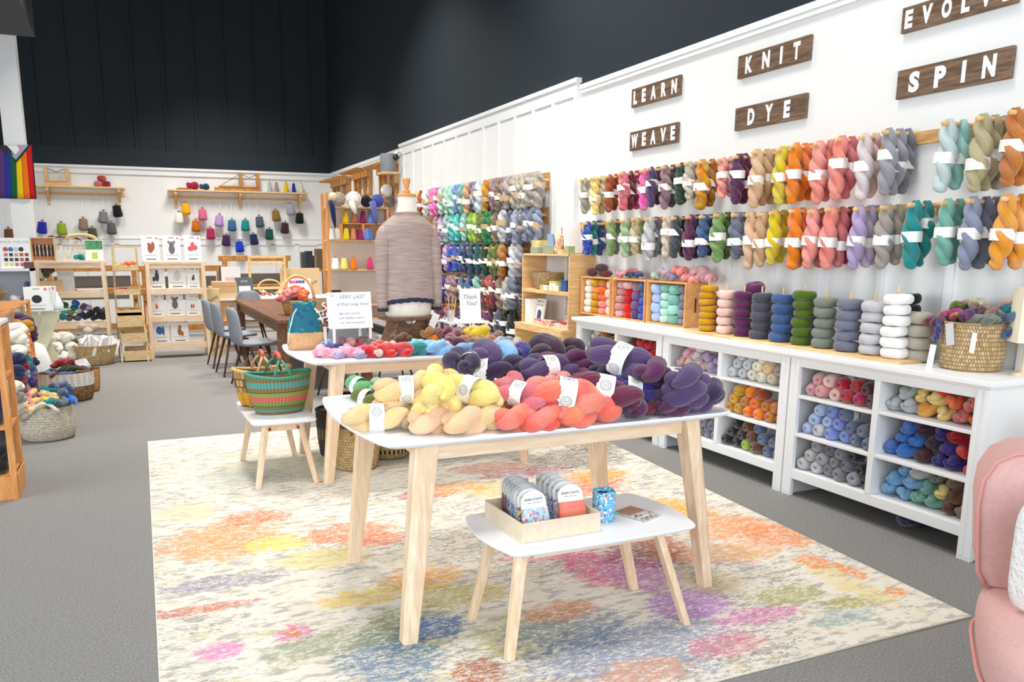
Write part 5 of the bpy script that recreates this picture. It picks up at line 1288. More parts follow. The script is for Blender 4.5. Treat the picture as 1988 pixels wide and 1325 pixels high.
# ------------------------------------------------------------------ big table with felt chairs
bt = empty('work_table', (1.86, 10.05, 0)); tag(bt, 'long dark wooden work table with felt chairs around it', 'table')
hx, hy = .50, 1.75
MB().box(-hx, hx, -hy, hy, .735, .775).build('tabletop', DARKW, bt, bevel=.004)
for sx in (-1, 1):
    for sy in (-1, 1): MB().box(sx * (hx - .06) - .05, sx * (hx - .06) + .05, sy * (hy - .08) - .05, sy * (hy - .08) + .05, 0, .735).build('leg', DARKW, bt, bevel=.003)
    MB().box(sx * (hx - .05) - .012, sx * (hx - .05) + .012, -hy + .1, hy - .1, .63, .735).build('apron', DARKW, bt)
for sy in (-1, 1): MB().box(-hx + .1, hx - .1, sy * (hy - .06) - .012, sy * (hy - .06) + .012, .63, .735).build('apron', DARKW, bt)
def felt_chair(x, y, rz, label):
    o = empty('felt_chair', (x, y, 0), rz); tag(o, label, 'chair', 'grey felt chairs with dark wooden legs')
    prof = [(.24, .445), (.20, .455), (.05, .44), (-.12, .435), (-.19, .46), (-.225, .54), (-.235, .66), (-.25, .80), (-.262, .87)]   # front to back (y, z)
    wd = [.19, .215, .225, .225, .225, .225, .215, .19, .14]
    rows = []
    for (yy, z), w in zip(prof, wd):
        row = []
        for k in range(11):
            s = -1 + 2 * k / 10; lift = .05 * abs(s) ** 2.5
            if z < .5: row.append((s * w, yy, z + lift * .5))
            else: row.append((s * w, yy + lift * 1.2, z - .012 * abs(s) ** 4))
        rows.append(row)
    m = MB(); m.quadstrip(rows, False)
    q = m.build('seat_shell', FELT, o, smooth=True); sd = q.modifiers.new('s', 'SOLIDIFY'); sd.thickness = .032; sd.offset = -1
    b = q.modifiers.new('sub', 'SUBSURF'); b.levels = 1; b.render_levels = 1
    for sx in (-1, 1):
        for sy in (-1, 1): MB().tube([(sx * .13, .02 + sy * .10, .44), (sx * .225, .02 + sy * .21, 0)], [.017, .010], 10).build('leg', LEGDARK, o, smooth=True)
    return o
felt_chair(1.20, 9.05, R(-82), 'grey felt chair at the left side of the work table, nearest the camera')
felt_chair(1.12, 10.0, R(-84), 'grey felt chair at the left side of the work table, behind the nearest one')
felt_chair(1.08, 10.75, R(-86), 'grey felt chair at the left side of the work table, farthest back')
felt_chair(1.62, 12.2, R(180), 'grey felt chair with its back to the packing desk, at the far table end')
felt_chair(1.95, 7.95, R(2), 'grey felt chair seen from behind at the near end of the work table')
felt_chair(2.72, 10.6, R(92), 'grey felt chair at the right side of the work table, farther one')
felt_chair(2.75, 8.9, R(88), 'grey felt chair at the right side of the work table, nearer one')
# things on the work table
wb = lathe_basket('handled_basket', (1.70, 8.95, .775), [(.13, 0), (.15, .01), (.17, .08), (.185, .15)], woven('willow_weave', 'd8a868', 'b07c40', 50, 12, 1.0), 'willow basket with a hoop handle full of coral yarn on the work table', rim=woven('willow_rim', 'd8b070', 'b88848', 40, 2), rimr=.012)
MB().tube([(.18 * math.cos(PI * k / 16), 0, .15 + .27 * math.sin(PI * k / 16)) for k in range(17)], .013, 8, sy=1.4).build('hoop_handle', PINE, wb, smooth=True)
items = []
for i in range(13):
    a = i * 2.4; r_ = .03 + .011 * i
    o = hank((1.66 + r_ * math.cos(a), 8.93 + r_ * math.sin(a), .775 + .17 + .11 * (1 - i / 13)), 30 * i, ['tangerine', 'coral', 'rose', 'amber', 'salmon'][i % 5], 'small', 'hand_dyed_wool', 1.1, random.uniform(-30, 30)); o['group'] = 'coral and orange skeins in the willow basket'
    items.append((o, '%s skein in the willow basket on the work table' % cname(['tangerine', 'coral', 'rose', 'amber', 'salmon'][i % 5])))
label_set(items)
items = []
for i in range(18):
    c = ['deepteal', 'rust', 'ivory', 'charcoal', 'seafoam', 'lime', 'wine', 'aqua', 'tangerine'][i % 9]
    o = hank((1.66 + .11 * (i % 7), 8.42 + .13 * (i // 7), .80), 80 + 5 * i, c, 'small', 'wool_yarn', .85); o['group'] = 'small skeins laid out on the near end of the work table'
    items.append((o, '%s skein laid out on the near end of the work table' % cname(c)))
label_set(items)

# ------------------------------------------------------------------ pine shelf unit with mending books
sh = empty('pine_shelf', (3.85, 6.86, 0)); tag(sh, 'stepped pine shelf unit with mending books beside the left cabinet', 'shelf unit')
X0, X1 = -.20, .07
_before = set(bpy.data.objects)
_before.discard(sh)
for y in (-.48, .49): MB().box(X0, X1, y - .01, y + .01, .735, 1.44).build('side_panel', PINE, sh, bevel=.001)
for y in (-.50, .51): MB().box(X0 - .07, X1, y - .01, y + .01, 0, .715).build('side_panel', PINE, sh, bevel=.001)
MB().box(X0, X1, -.50, .51, 1.42, 1.44).build('top_board', PINEH, sh, bevel=.001)
MB().box(X0, X1, -.47, .48, 1.05, 1.085).build('shelf', PINEH, sh, bevel=.001)
MB().box(X0 - .08, X1, -.51, .52, .715, .735).build('shelf', PINEH, sh, bevel=.001)
MB().box(X0 - .06, X1, -.49, .50, .36, .38).build('shelf', PINEH, sh, bevel=.001)
MB().box(X0 - .08, X0 - .062, -.49, .50, .67, .715).build('front_rail', PINEH, sh, bevel=.001)
MB().box(X1 - .02, X1, .02, .06, .735, 1.42).build('back_batten', WHITE, sh)
def bk(x, y, z, w, h, t, mat, label, rot=(0, 0, 0), cat='book', lines=None, group=None, extra=None):
    """upright book whose cover faces -X (the room)"""
    o = empty('book', (x, y, z), rot=rot); tag(o, label, cat, group)
    MB().box(-t / 2, t / 2, -w / 2, w / 2, 0, h).build('cover', mat, o, bevel=.001)
    for s, sz, py, pz, mt in (lines or []): obj('cover_lettering', text_mesh(s, sz, mt, .0003, .0002, spacing=1.4), o, (-t / 2 - .0006, py, pz), FACE_L)
    return o
mm_ = bk(3.72, 7.10, .736, .20, .25, .02, PAPER, 'white mending book with a folded blue jeans picture on the pine shelf', rot=(0, R(8), R(-6)), lines=[('MENDING', .03, 0, .222, DARKTXT), ('MATTERS', .03, 0, .185, DARKTXT)])
m = MB(); m.poly([(-.0112, .055, .03), (-.0112, -.055, .03), (-.0112, -.055, .10), (-.0112, -.045, .125), (-.0112, .02, .14), (-.0112, .05, .125)]); m.build('cover_picture', plain('denim_print', '3c4c78', .7, noise=.4, nscale=30), mm_)
for i, y in enumerate((7.225, 7.25, 7.275)):
    bk(3.74, y, .736, .17, .24, .012, PAPER, '%s white book spine left of the mending book' % ('nearest', 'middle', 'farthest')[i], rot=(0, 0, R(80)), group='white books beside the mending book')
SASH = print_fabric('sashiko_print', 'e4dcd4', ['7c2c34', '3c2c34', 'c86c5c'], 60)
o = MB().box(-.012, .012, -.11, .11, 0, .22).build('folded_textile', SASH, None, loc=(3.80, 6.60, .736), rot=(0, R(10), 0)); tag(o, 'patterned red and black folded textile standing on the pine shelf', 'textile')
o = MB().box(-.05, .05, -.17, .17, 0, .05).build('patterned_box', woven('red_lattice', 'efe6da', 'b8302c', 6, 3, .1), None, loc=(3.72, 6.93, .736)); tag(o, 'white box with a red lattice pattern lying on the pine shelf', 'box')
o = MB().box(-.05, .05, -.15, .15, 0, .035).build('patterned_box', SASH, None, loc=(3.74, 6.56, .736), rot=(0, 0, R(4))); tag(o, 'low cream packet lying in front of the textile on the pine shelf', 'box')
o = MB().tube([(0, -.05, 0), (0, .05, 0)], .010, 8).build('snips', plain('red_plastic', 'd82020', .4), None, loc=(3.70, 6.56, .784)); tag(o, 'small red snips lying on the cream packet', 'snips')
lathe_basket('seagrass_basket', (3.82, 7.08, 1.086), [(.12, 0), (.14, .01), (.17, .12), (.185, .17)], JUTE, 'seagrass basket on the middle board of the pine shelf', thick=.01)
for i, (y, c, nm, w, h) in enumerate([(6.55, '2c5c9c', 'blue organiser box', .10, .13), (6.78, 'f0f0ec', 'white tub with a yellow lid', .12, .11)]):
    o = empty('storage_tub', (3.74, y, 1.086)); tag(o, '%s on the middle board of the pine shelf' % nm, 'tub')
    MB().box(-.05, .05, -w / 2, w / 2, 0, h * .7).build('tub', plain('tub_' + c, c, .4), o, bevel=.004)
    MB().box(-.053, .053, -w / 2 - .003, w / 2 + .003, h * .7, h * .8).build('lid', plain('lid_' + c, c if i == 0 else 'f4e030', .4), o, bevel=.002)
for i, (y, c) in enumerate([(6.95, 'c8cc90'), (6.88, 'e8e8d8'), (6.70, 'd8dca8'), (6.66, 'e8e4c8')]):
    o = MB().box(-.03, .03, -.028, .028, 0, .045).build('soap_bar', plain('soap_' + c, c, .6), None, loc=(3.69, y, 1.086), rot=(0, 0, R(8 * i))); tag(o, '%s small pale carton on the middle pine board' % ('leftmost', 'second from left', 'third from left', 'rightmost')[i], 'carton', 'pale cartons on the pine shelf')
# on top
for i, (y, h, w, c, nm) in enumerate([(7.24, .10, .16, 'e8d88c', 'yellow printed boxes'), (6.93, .13, .22, '8c9c84', 'green glass tray of blue packets')]):
    o = empty('counter_tray', (3.80, y, 1.441)); tag(o, '%s on top of the pine shelf' % nm, 'tray')
    MB().box(-.08, .08, -w / 2, w / 2, 0, h * .62).build('tray', plain('celadon_tub', '93a48e', .3), o, bevel=.005)
for i in range(3):
    o = MB().box(-.07, .07, -.07, .07, 0, .022).build('printed_box', print_fabric('yellow_print', 'e6d48c', ['a8783c', 'f4ecc8'], 40), None, loc=(3.80, 7.24, 1.441 + .063 + .023 * i), rot=(0, 0, R(5 * i))); tag(o, 'yellow printed flat box, %s of the pile on the pine shelf' % ('bottom', 'middle', 'top')[i], 'box', 'yellow printed boxes on the pine shelf')
for i in range(4):
    o = MB().box(-.003, .003, -.06, .06, 0, .16).build('blue_packet', plain('blue_packet', '7c9cc8' if i % 2 else 'a4b8d8', .3), None, loc=(3.76 + .02 * i, 6.93 + .01 * i, 1.441 + .03), rot=(0, R(-8), R(-8 * i))); tag(o, 'blue cellophane packet %s in the green tray' % ('first', 'second', 'third', 'last')[i], 'packet', 'blue packets in the green tray')
for i, (y, c, nm, h, tl) in enumerate([(6.66, 'f0eef0', 'white magazine leaning on the skeins', .30, 14), (6.72, '8c2c34', 'dark red framed book leaning back', .26, 16), (6.52, '3a3c4c', 'charcoal magazine with a yellow dot leaning on the wall', .24, 20)]):
    o = bk(3.86 + .03 * i, y, 1.442, .03 if i < 2 else .17, h, .19 if i < 2 else .01, plain('mag_' + c, c, .4), nm, rot=(R(-tl if i < 2 else 0), R(0 if i < 2 else tl), 0), cat='magazine' if i != 1 else 'book')
o = hank((3.74, 6.74, 1.53), 90, 'vanilla', 'full', 'variegated_wool', .9, 75); tag(o, 'pale variegated skein standing against the magazines', 'yarn skein')
for i, y in enumerate((6.46, 6.60)):
    o = MB().box(-.035, .035, -.035, .035, 0, .04 + .03 * (i == 0)).build('small_block', plain('block_%d' % i, 'a8b484' if i == 0 else 'ecd09c', .6), None, loc=(3.70, y, 1.441)); tag(o, '%s small block on top of the pine shelf' % ('green', 'wooden')[i], 'block')

for o in set(bpy.data.objects) - _before:
    if o.parent is None: o.location.x += .13; o.location.y += .27
# ------------------------------------------------------------------ back wall: shelves, pegs, hanging cones
def wall_shelf(u0, v0, u1, v1, brs, label):
    a = PY(u0, v0, YB - .12); b = PY(u1, v1, YB - .12); z = (a.z + b.z) / 2
    o = empty('wall_shelf', ((a.x + b.x) / 2, YB, z)); tag(o, label, 'shelf', 'pine shelves with peg rails on the back wall')
    hw = (b.x - a.x) / 2
    MB().box(-hw, hw, -.24, 0, -.03, 0).build('board', PINEH, o, bevel=.002)
    MB().box(-hw, hw, -.02, 0, -.16, -.11).build('peg_strip', PINEH, o, bevel=.002)
    for u in brs:
        x = PY(u, v0, YB - .12).x - o.location.x
        m = MB(); m.box(x - .025, x + .025, -.03, 0, -.33, -.03); m.hexa([(x - .025, -.22, -.09), (x + .025, -.22, -.09), (x + .025, -.03, -.28), (x - .025, -.03, -.28), (x - .025, -.22, -.03), (x + .025, -.22, -.03), (x + .025, -.03, -.03), (x - .025, -.03, -.03)])
        m.build('bracket', PINE, o, bevel=.002)
    n = int(hw * 2 / .17)
    for k in range(n): obj('peg', PEGM, o, (-hw + .08 + k * .17, -.075, -.135), (-PI / 2, 0, 0), scale=(.8, .8, .25))
    return o, z
s1, z1 = wall_shelf(68, 359, 242, 365, (91, 230), 'left pine wall shelf holding three red yarn balls, on the back wall')
s2, z2 = wall_shelf(326, 368, 596, 375, (340, 465, 581), 'right pine wall shelf with a loom part and small cones, on the back wall')
HC_ = [(18, 455, 'brown', 'brown'), (80, 441, '2a2c9c', 'royal blue'), (120, 444, '8ea824', 'lime green'), (161, 435, '8c7860', 'tan brown'), (199, 421, '7c7880', 'grey'), (229, 409, '15171c', 'black'), (217, 443, '5c585c', 'dark grey'), (179, 453, '4c4c40', 'olive grey'),
       (347, 423, 'e6e2d6', 'cream'), (361, 405, 'e6a818', 'golden yellow'), (380, 438, 'c46414', 'burnt orange'), (393, 416, 'd06488', 'rose pink'), (409, 453, 'a42c50', 'raspberry'), (424, 428, 'b090c8', 'lilac'), (438, 466, '46204c', 'dark purple'), (450, 437, '34648c', 'steel blue'),
       (466, 478, '1c3cb8', 'bright blue'), (476, 437, '1c8484', 'teal'), (494, 464, '1c2c50', 'navy'), (505, 430, '4c5868', 'slate'), (522, 454, '145044', 'forest green'), (537, 418, '84682c', 'bronze'), (552, 442, '3c2430', 'dark maroon'), (565, 406, '9c9cb0', 'pale grey'), (581, 423, '17181c', 'black')]
for u, v, c, nm in HC_:
    p = PY(u, v, YB - .12); p2 = Vector((p.x, YB - .12, p.z - .125))
    tilt = random.uniform(-7, 7)
    side = 'left' if u < 300 else 'right'
    o = cone(p2, c, '%s thread cone hanging under the %s wall shelf' % (nm, side), 'thread cones hanging on the back wall', 1.38, rot=(0, R(tilt), 0), wid=1.30, stub=True)
    MB().tube([(0, 0, .27), (0, .05, (z2 - .14 - p2.z) / 1.38)], .0022, 5).build('hanging_cord', PAPER, o)
for i, (u, v, c) in enumerate([(197, 344, 'b84440'), (191, 355, 'c86c68'), (206, 355, '8c2430')]):
    o = obj('yarn_ball', lib(('rball',), lambda: MB().lathe([(.001, 0), (.05, .001), (.075, .02), (.08, .05), (.075, .09), (.05, .108), (.001, .112)], 24).mesh('round_ball', MATS['wool_yarn'], True)), None, (PY(u, v, YB - .13).x, YB - .13, z1 + (.10 if i == 0 else 0) + .002), (0, 0, 0), lin(c), (1, 1, .95))
    tag(o, ('coral red ball on top of the other two, left wall shelf', 'dusty red ball, lower left of three on the left wall shelf', 'dark red ball, lower right of three on the left wall shelf')[i], 'yarn ball', 'red yarn balls on the left wall shelf')
for i, (u, c, h, nm) in enumerate([(524, 'aab8b8', 1.15, 'pale aqua'), (537, '9c9084', 1.1, 'taupe'), (555.5, 'd8bc1c', 1.15, 'yellow'), (570.5, '1c3c84', 1.05, 'navy blue'), (585, 'd8d4c4', 1.1, 'cream')]):
    cone((PY(u, 372, YB - .12).x, YB - .12, z2 + .001), c, '%s slim cone standing on the right wall shelf' % nm, 'slim cones on the right wall shelf', h, wid=.85)
for u, v, c, w, nm in [(374, 366, 'a4203c', 1.15, 'red bundle of wool on the right wall shelf'), (397, 368, '20406c', .95, 'dark blue bundle of wool on the right wall shelf')]:
    o = hank((PY(u, v, YB - .12).x, YB - .12, z2 + .075 * w), 10, 'red', 'bun', 'wool_yarn', w * 1.35); o.color = lin(c); tag(o, nm, 'yarn bundle')
o = MB().ell((0, 0, 0), .11, .08, .02).build('wooden_disc', LOOMW, None, loc=(PY(353, 365, YB - .12).x, YB - .12, z2 + .021)); tag(o, 'flat brown wooden disc at the left end of the right wall shelf', 'disc')
def loom_part(name, u0, u1, z, posts, label, mat):
    a = PY(u0, 360, YB - .12); b = PY(u1, 360, YB - .12); o = empty(name, (a.x, YB - .12, z)); tag(o, label, 'loom part')
    w = b.x - a.x
    MB().box(0, w, -.04, .04, .002, .07).build('base_beam', mat, o, bevel=.004); MB().box(w * .1, w * .95, -.055, .055, .07, .10).build('cross_beam', mat, o, bevel=.004)
    for t, h in posts:
        MB().box(w * t - .035, w * t + .035, -.03, .03, .10, h).build('post', mat, o, bevel=.004)
    t0, h0 = posts[0]; t1, h1 = posts[-1]
    MB().tube([(w * t0, 0, h0 - .02), (w * (t0 + t1) / 2, 0, h0 - .09), (w * t1, 0, h1 - .02)], .006, 6).build('cord', plain('dark_cord', '4a4038', .9), o)
    MB().tube([(w * t0, 0, h0 - .02), (w * .15, 0, .11)], .005, 6).build('cord', MATS['dark_cord'], o)
    return o
loom_part('wooden_loom', 88, 136, z1 + .001, ((.06, .34), (.92, .34)), 'pale wooden loom part with two posts on the left wall shelf', PINE)
loom_part('wooden_loom', 416, 504, z2 + .001, ((.58, .36), (.96, .36)), 'brown wooden loom part with two posts on the right wall shelf', LOOMW)

# pride flag on the column
fl = empty('crocheted_flag', (PY(32, 282, 12.97).x, 12.97, PY(32, 282, 12.97).z)); tag(fl, 'crocheted rainbow pride flag with a chevron hanging on the white column', 'flag')
TL, TR, BR, BL = [PY(u, v, 12.97) - fl.location for u, v in ((-2, 283), (61, 282), (70, 386), (-2, 385))]
fcols = ['5c3c7c', '2438a0', '14603c', 'f8d40c', 'fa7a10', 'd01420']
def fp(s, t, dy=0): 
    a = TL * (1 - s) + TR * s; b = BL * (1 - s) + BR * s; q = a * (1 - t) + b * t
    return (q.x, q.y + .010 * math.sin(s * 12 + t * 3) + dy, q.z)
for i, c in enumerate(fcols):
    m = MB(); rows = []
    for j in range(9): rows.append([fp((i + k / 4) / 6, j / 8) for k in range(5)])
    m.quadstrip(rows, False); q = m.build('stripe', plain('crochet_' + c, c, .95, bump=.5, bscale=140), fl, smooth=True); sd = q.modifiers.new('s', 'SOLIDIFY'); sd.thickness = .008
    if i in (0,): q['label'] = 'purple stripe'
for off, c, nm in ((.0, '3c322c', 'dark'), (.09, '86bcdc', 'blue'), (.17, 'e08ca8', 'pink'), (.235, 'f4f4f4', 'white')):
    m = MB(); A, B_p, C_p = (off * 1.0, 0.0), (1 - off, 0.0), (.5, .33 * (1 - off * 2.0))
    m.poly([(fp(*A)[0], fp(*A)[1] - .014 - off * .03, fp(*A)[2]), (fp(*C_p)[0], fp(*C_p)[1] - .02 - off * .03, fp(*C_p)[2]), (fp(*B_p)[0], fp(*B_p)[1] - .014 - off * .03, fp(*B_p)[2])])
    q = m.build('chevron', plain('crochet_' + c, c, .95), fl); sd = q.modifiers.new('s', 'SOLIDIFY'); sd.thickness = .004; q['label'] = nm + ' chevron band'
MB().tube([fp(0, 0), fp(1, 0), fp(1, 1), fp(0, 1)], .009, 6, closed=True).build('dark_edging', plain('dark_crochet', '1c1a20', .9), fl)

# security camera and speaker shelf by the panelled wall's far end
sc_ = empty('security_camera', (XP - .02, 12.42, 2.96)); sc_.scale = (.6, .6, .6); tag(sc_, 'white dome-arm security camera high on the panelled wall', 'camera')
MB().lathe([(.001, 0), (.05, 0), (.045, .03), (.02, .04)], 16).build('mount', WHITE, sc_, rot=(0, -PI / 2, 0), smooth=True)
MB().tube([(-.03, 0, 0), (-.12, -.04, -.02), (-.18, -.12, -.10)], [.02, .03, .05], 14).build('arm', WHITE, sc_, smooth=True)
MB().lathe([(.001, 0), (.075, 0), (.08, .05), (.07, .14), (.001, .15)], 20).build('lens_housing', BLACKP, sc_, loc=(-.20, -.20, -.16), rot=(R(-100), 0, R(-20)), smooth=True)
sp = empty('wall_shelf', (3.95, 12.75, PX(771, 330, 3.93).z)); tag(sp, 'little shelf bracket under the grey speaker at the far right wall', 'shelf')
MB().box(-.16, .15, -.16, .16, -.03, 0).build('board', PINEH, sp); MB().box(.08, .15, -.02, .02, -.16, -.03).build('bracket', PINE, sp)
o = MB().lathe([(.001, .001), (.12, .002), (.125, .01), (.125, .27), (.12, .28), (.001, .28)], 24).build('speaker', plain('grey_speaker', '8c9098', .5), None, loc=(3.93, 12.75, sp.location.z + .001), smooth=True); tag(o, 'grey cylindrical speaker on a small shelf high on the right wall', 'speaker')

# loom reeds and frames hung on the far right wall
for i, (u0, u1, vt0, vt1, h, nm) in enumerate([(635, 672, 355, 343, .42, 'leftmost'), (676, 712, 337, 330, .50, 'middle'), (724, 762, 327, 317, .50, 'rightmost')]):
    a = PX(u0 + 6, vt0, 4.0); b = PX(u1, vt1, 4.0)
    o = empty('loom_frame', (4.119, (a.y + b.y) / 2, (a.z + b.z) / 2)); tag(o, '%s wooden loom frame hung on the far right wall above the cone shelf' % nm, 'loom frame', 'loom frames on the far right wall')
    hw = (a.y - b.y) / 2
    MB().box(-.12, -.02, -hw, hw, -.12, 0).build('top_beam', LOOMW, o, bevel=.006)
    for k in range(6): MB().box(-.34, -.02, -hw + k * hw * .4 - .02, -hw + k * hw * .4 + .02, -.02, .02).build('tooth', LOOMW, o)
    for s in (-1, -.3, .5, 1): MB().box(-.08, -.02, s * (hw - .04) - .035, s * (hw - .04) + .035, -h, -.12).build('upright', LOOMW, o)
    for k in range(3): MB().box(-.05, -.02, -hw, hw, -.25 - k * .17, -.23 - k * .17).build('rod', LOOMW, o)

# ------------------------------------------------------------------ tall cone shelf
CY_ = 13.0
zs = lambda v: PY(700, v, CY_).z
cs2 = empty('cone_shelf', (3.55, CY_ + .18, 0)); tag(cs2, 'tall orange pine shelf of thread cones behind the dress form', 'shelf unit')
ztop = zs(378)
for x in (-.56, .50):
    for y in (-.17, .17): MB().box(x - .022, x + .022, y - .022, y + .022, 0, ztop + .02).build('post', ORANGEPINE, cs2, bevel=.002)
ZSH = [zs(402), zs(466), zs(523), zs(592), .35]
for z in ZSH: MB().box(-.55, .50, -.17, .17, z - .025, z).build('shelf', PINEH, cs2, bevel=.001)
MB().box(-.54, .49, .175, .185, .3, ztop).build('back_panel', plain('pale_back_panel', 'e4dcd6', .8), cs2)
items = []
def onshelf(u, si): return (PY(u, 400, CY_ + .02).x, CY_ + .03, ZSH[si] + .001)
CONES = [(0, 671, 'yellow', 'e0bc18', 1.15), (0, 687, 'salmon', 'c87858', 1.15), (0, 705, 'plum', '8c2460', 1.15), (0, 718, 'cornflower', '6c88c8', 1.15)]
# small crates inside
for i, (ua, ub) in enumerate([(664, 704), (706, 746)]):
    a = PY(ua, 450, CY_ + .02).x; b = PY(ub, 450, CY_ + .02).x
    o = empty('small_crate', ((a + b) / 2, CY_ + .12, ZSH[1] + .001)); tag(o, '%s small pale crate on the cone shelf' % ('left', 'right')[i], 'crate', 'small crates on the cone shelf')
    hw = (b - a) / 2; H = zs(434) - ZSH[1]
    for s in (-1, 1): MB().box(s * hw - .008, s * hw + .008, -.12, .10, 0, H).build('side_board', CRATEW, o)
    MB().box(-hw, hw, -.12, .10, H - .015, H).build('top_board', CRATEW, o); MB().box(-hw, hw, .09, .10, 0, H - .015).build('back_board', CRATEW, o)
zc1 = ZSH[1] + (zs(434) - ZSH[1]) + .002
for u, nm, c in [(671, 'yellow', 'e0bc18'), (688, 'salmon', 'c87858'), (705, 'plum', '8c2460'), (719, 'cornflower blue', '6c88c8')]:
    cone((PY(u, 430, CY_ + .10).x, CY_ + .10, zc1), c, '%s cone standing on top of the small crates' % nm, 'cones on top of the small crates', 1.12)
for u, nm, c, w in [(645, 'white', 'eceae4', 1), (656, 'cream', 'e0d4c4', 1), (673, 'yellow', 'e4cc20', 1.1), (687, 'salmon', 'd08468', 1), (701, 'plum', '98286c', 1), (713, 'cornflower blue', '6c8cd0', 1), (720, 'steel blue', '5474b8', 1)]:
    cone((PY(u, 460, CY_ - .02).x, CY_ - .0, ZSH[1] + .001), c, '%s cone in the row below the crate tops, cone shelf' % nm, 'cones on the second board of the cone shelf', 1.02, wid=w)
for u, nm, c, w in [(652, 'white', 'e6eae8', 1.35), (669, 'pale yellow', 'ecdc78', 1.25), (687, 'orange', 'ee7c10', 1.1), (719, 'hot pink', 'd83c74', 1.1)]:
    cone((PY(u, 520, CY_ - .02).x, CY_ - .0, ZSH[2] + .001), c, '%s cone on the third board of the cone shelf' % nm, 'cones on the third board of the cone shelf', 1.05, wid=w)
for u, nm, c in [(655, 'pale blue', '8ca4c8'), (673, 'lavender blue', '7888c4'), (688, 'teal', '2c8c8c')]:
    cone((PY(u, 585, CY_ - .02).x, CY_ + .0, ZSH[3] + .001), c, '%s short cone on the fourth board of the cone shelf' % nm, 'cones on the fourth board of the cone shelf', .75, wid=1.4)
o = MB().box(-.09, .09, -.01, .01, 0, .24).build('book', plain('dark_brown_cover', '3c2422', .5), None, loc=(PY(653, 590, CY_ + .1).x, CY_ + .13, ZSH[3] + .001)); tag(o, 'dark brown book standing on the fourth board of the cone shelf', 'book')
o = MB().box(-.07, .07, -.01, .01, 0, .17).build('book', plain('olive_cover', '8c8468', .5), None, loc=(PY(710, 590, CY_ + .1).x, CY_ + .13, ZSH[3] + .001)); tag(o, 'olive framed card on the fourth board of the cone shelf', 'card')
def big_ball(u, c, r, label, dz=0, dy=0):
    def mk():
        m = MB(); m.ell((0, 0, 0), .98, .98, .98, 24, 14)
        for k in range(12):
            a = Matrix.Rotation(k * 1.3, 3, 'X') @ Matrix.Rotation(k * 2.1, 3, 'Y')
            m.tube([a @ Vector((math.cos(t * .3) * .93, math.sin(t * .3) * .93, .08 * math.sin(t))) for t in range(21)], .16, 8, closed=True, sy=.7)
        return m.mesh('wound_ball', MATS['roving_wool'], True)
    o = obj('roving_ball', lib(('bigball',), mk), None, (PY(u, 395, CY_ + .02).x, CY_ + .02 + dy, ZSH[0] + r * .97 + dz), (random.uniform(0, 3), random.uniform(0, 3), 0), lin(c), (r * .95, r * .95, r * .95))
    tag(o, label, 'wool ball', 'big wool balls on top of the cone shelf'); return o
big_ball(657, 'a89c90', .115, 'taupe roving ball, left end of the cone shelf top'); big_ball(687, 'f0ece2', .125, 'white roving ball between the taupe and black balls')
big_ball(711, '12141a', .095, 'black roving ball on top of the cone shelf'); big_ball(733, '4c5ca8', .105, 'blue violet roving ball on top of the cone shelf'); big_ball(751, 'f4f2ec', .10, 'small white ball stacked highest at the right', .17)
big_ball(646, 'ecd4b0', .075, 'peach roving tuft at the far left of the cone shelf top', .07, -.04); big_ball(757, '8c8080', .085, 'grey brown roving ball below the highest white ball')
for u, c, L, nm in [(643, '1c2450', .34, 'navy'), (684, 'f0ece2', .12, 'white'), (724, '6468b0', .30, 'violet')]:
    x = PY(u, 400, CY_ - .18).x
    o = obj('roving_strand', MB().tube([(0, .12, .06), (0, .0, .05), (.01, -.03, -.02), (.03, -.02, -L * .5), (.05, -.02, -L)], [.03, .05, .045, .04, .012], 14).mesh('strand', MATS['roving_wool'], True), None, (x, CY_ - .17, ZSH[0]), (0, 0, 0), lin(c)); tag(o, '%s wool strand hanging over the edge of the cone shelf top' % nm, 'wool strand')

# ------------------------------------------------------------------ packing desk and clutter at the back
dk = empty('packing_desk', (2.05, 12.85, 0)); tag(dk, 'white topped packing desk behind the work table', 'desk')
MB().box(-.98, .92, -.42, .42, .725, .75).build('desktop', TABLETOP, dk, bevel=.003)
for sx in (-.80, .80):
    for sy in (-.35, .35): MB().beam((sx, sy, 0), (sx * 1.05, sy * .9, .725), .05, .05).build('leg', PINE, dk)
MB().box(-.9, .85, -.38, -.35, .62, .725).build('apron', PINEH, dk)
KR = plain('kraft_cardboard', 'd2ad7c', .8, noise=.06, nscale=20)
KRF = plain('kraft_fawn_cardboard', 'dcc094', .8)
LOOP = plain('brown_print', '8a7050', .8)
for i, (u, v, w, h, nm) in enumerate([(425, 572, .42, .09, 'bottom'), (428, 557, .40, .085, 'middle'), (430, 543, .34, .07, 'top')]):
    z = .751 + (0, .092, .179)[i]
    o = MB().box(-w / 2, w / 2, -.14, .14, 0, h).build('flat_carton', KR if i else KRF, None, loc=(1.27 + .02 * i, 12.65, z), bevel=.003); tag(o, 'flat cardboard carton, %s of the stack on the packing desk' % nm, 'carton', 'stacked cartons on the packing desk')
def board_box(name, x, y, z, w, h, d, mat, label, rot=0, motif=0, txt='loop'):
    o = empty(name, (x, y, z), rot); tag(o, label, 'cardboard box')
    MB().box(-w / 2, w / 2, -d / 2, d / 2, 0, h).build('carton', mat, o, bevel=.003)
    k = 0
    for i in range(motif):
        for j in range(max(1, int(h / .22))):
            t = obj('carton_print', lib(('loop',), lambda: text_mesh('loop', .075, LOOP, .0005, .001)), o, (-w / 2 + w * (i + .5) / motif, -d / 2 - .001, h * (j + .5) / max(1, int(h / .22)) + (.03 if i % 2 else -.02)), (PI / 2, -R(35), 0)); k += 1
    return o
board_box('long_carton', 1.09, 11.98, 0, .17, .93, .10, KRF, 'tall narrow printed carton standing beside the kit shelf', R(-6), 1)
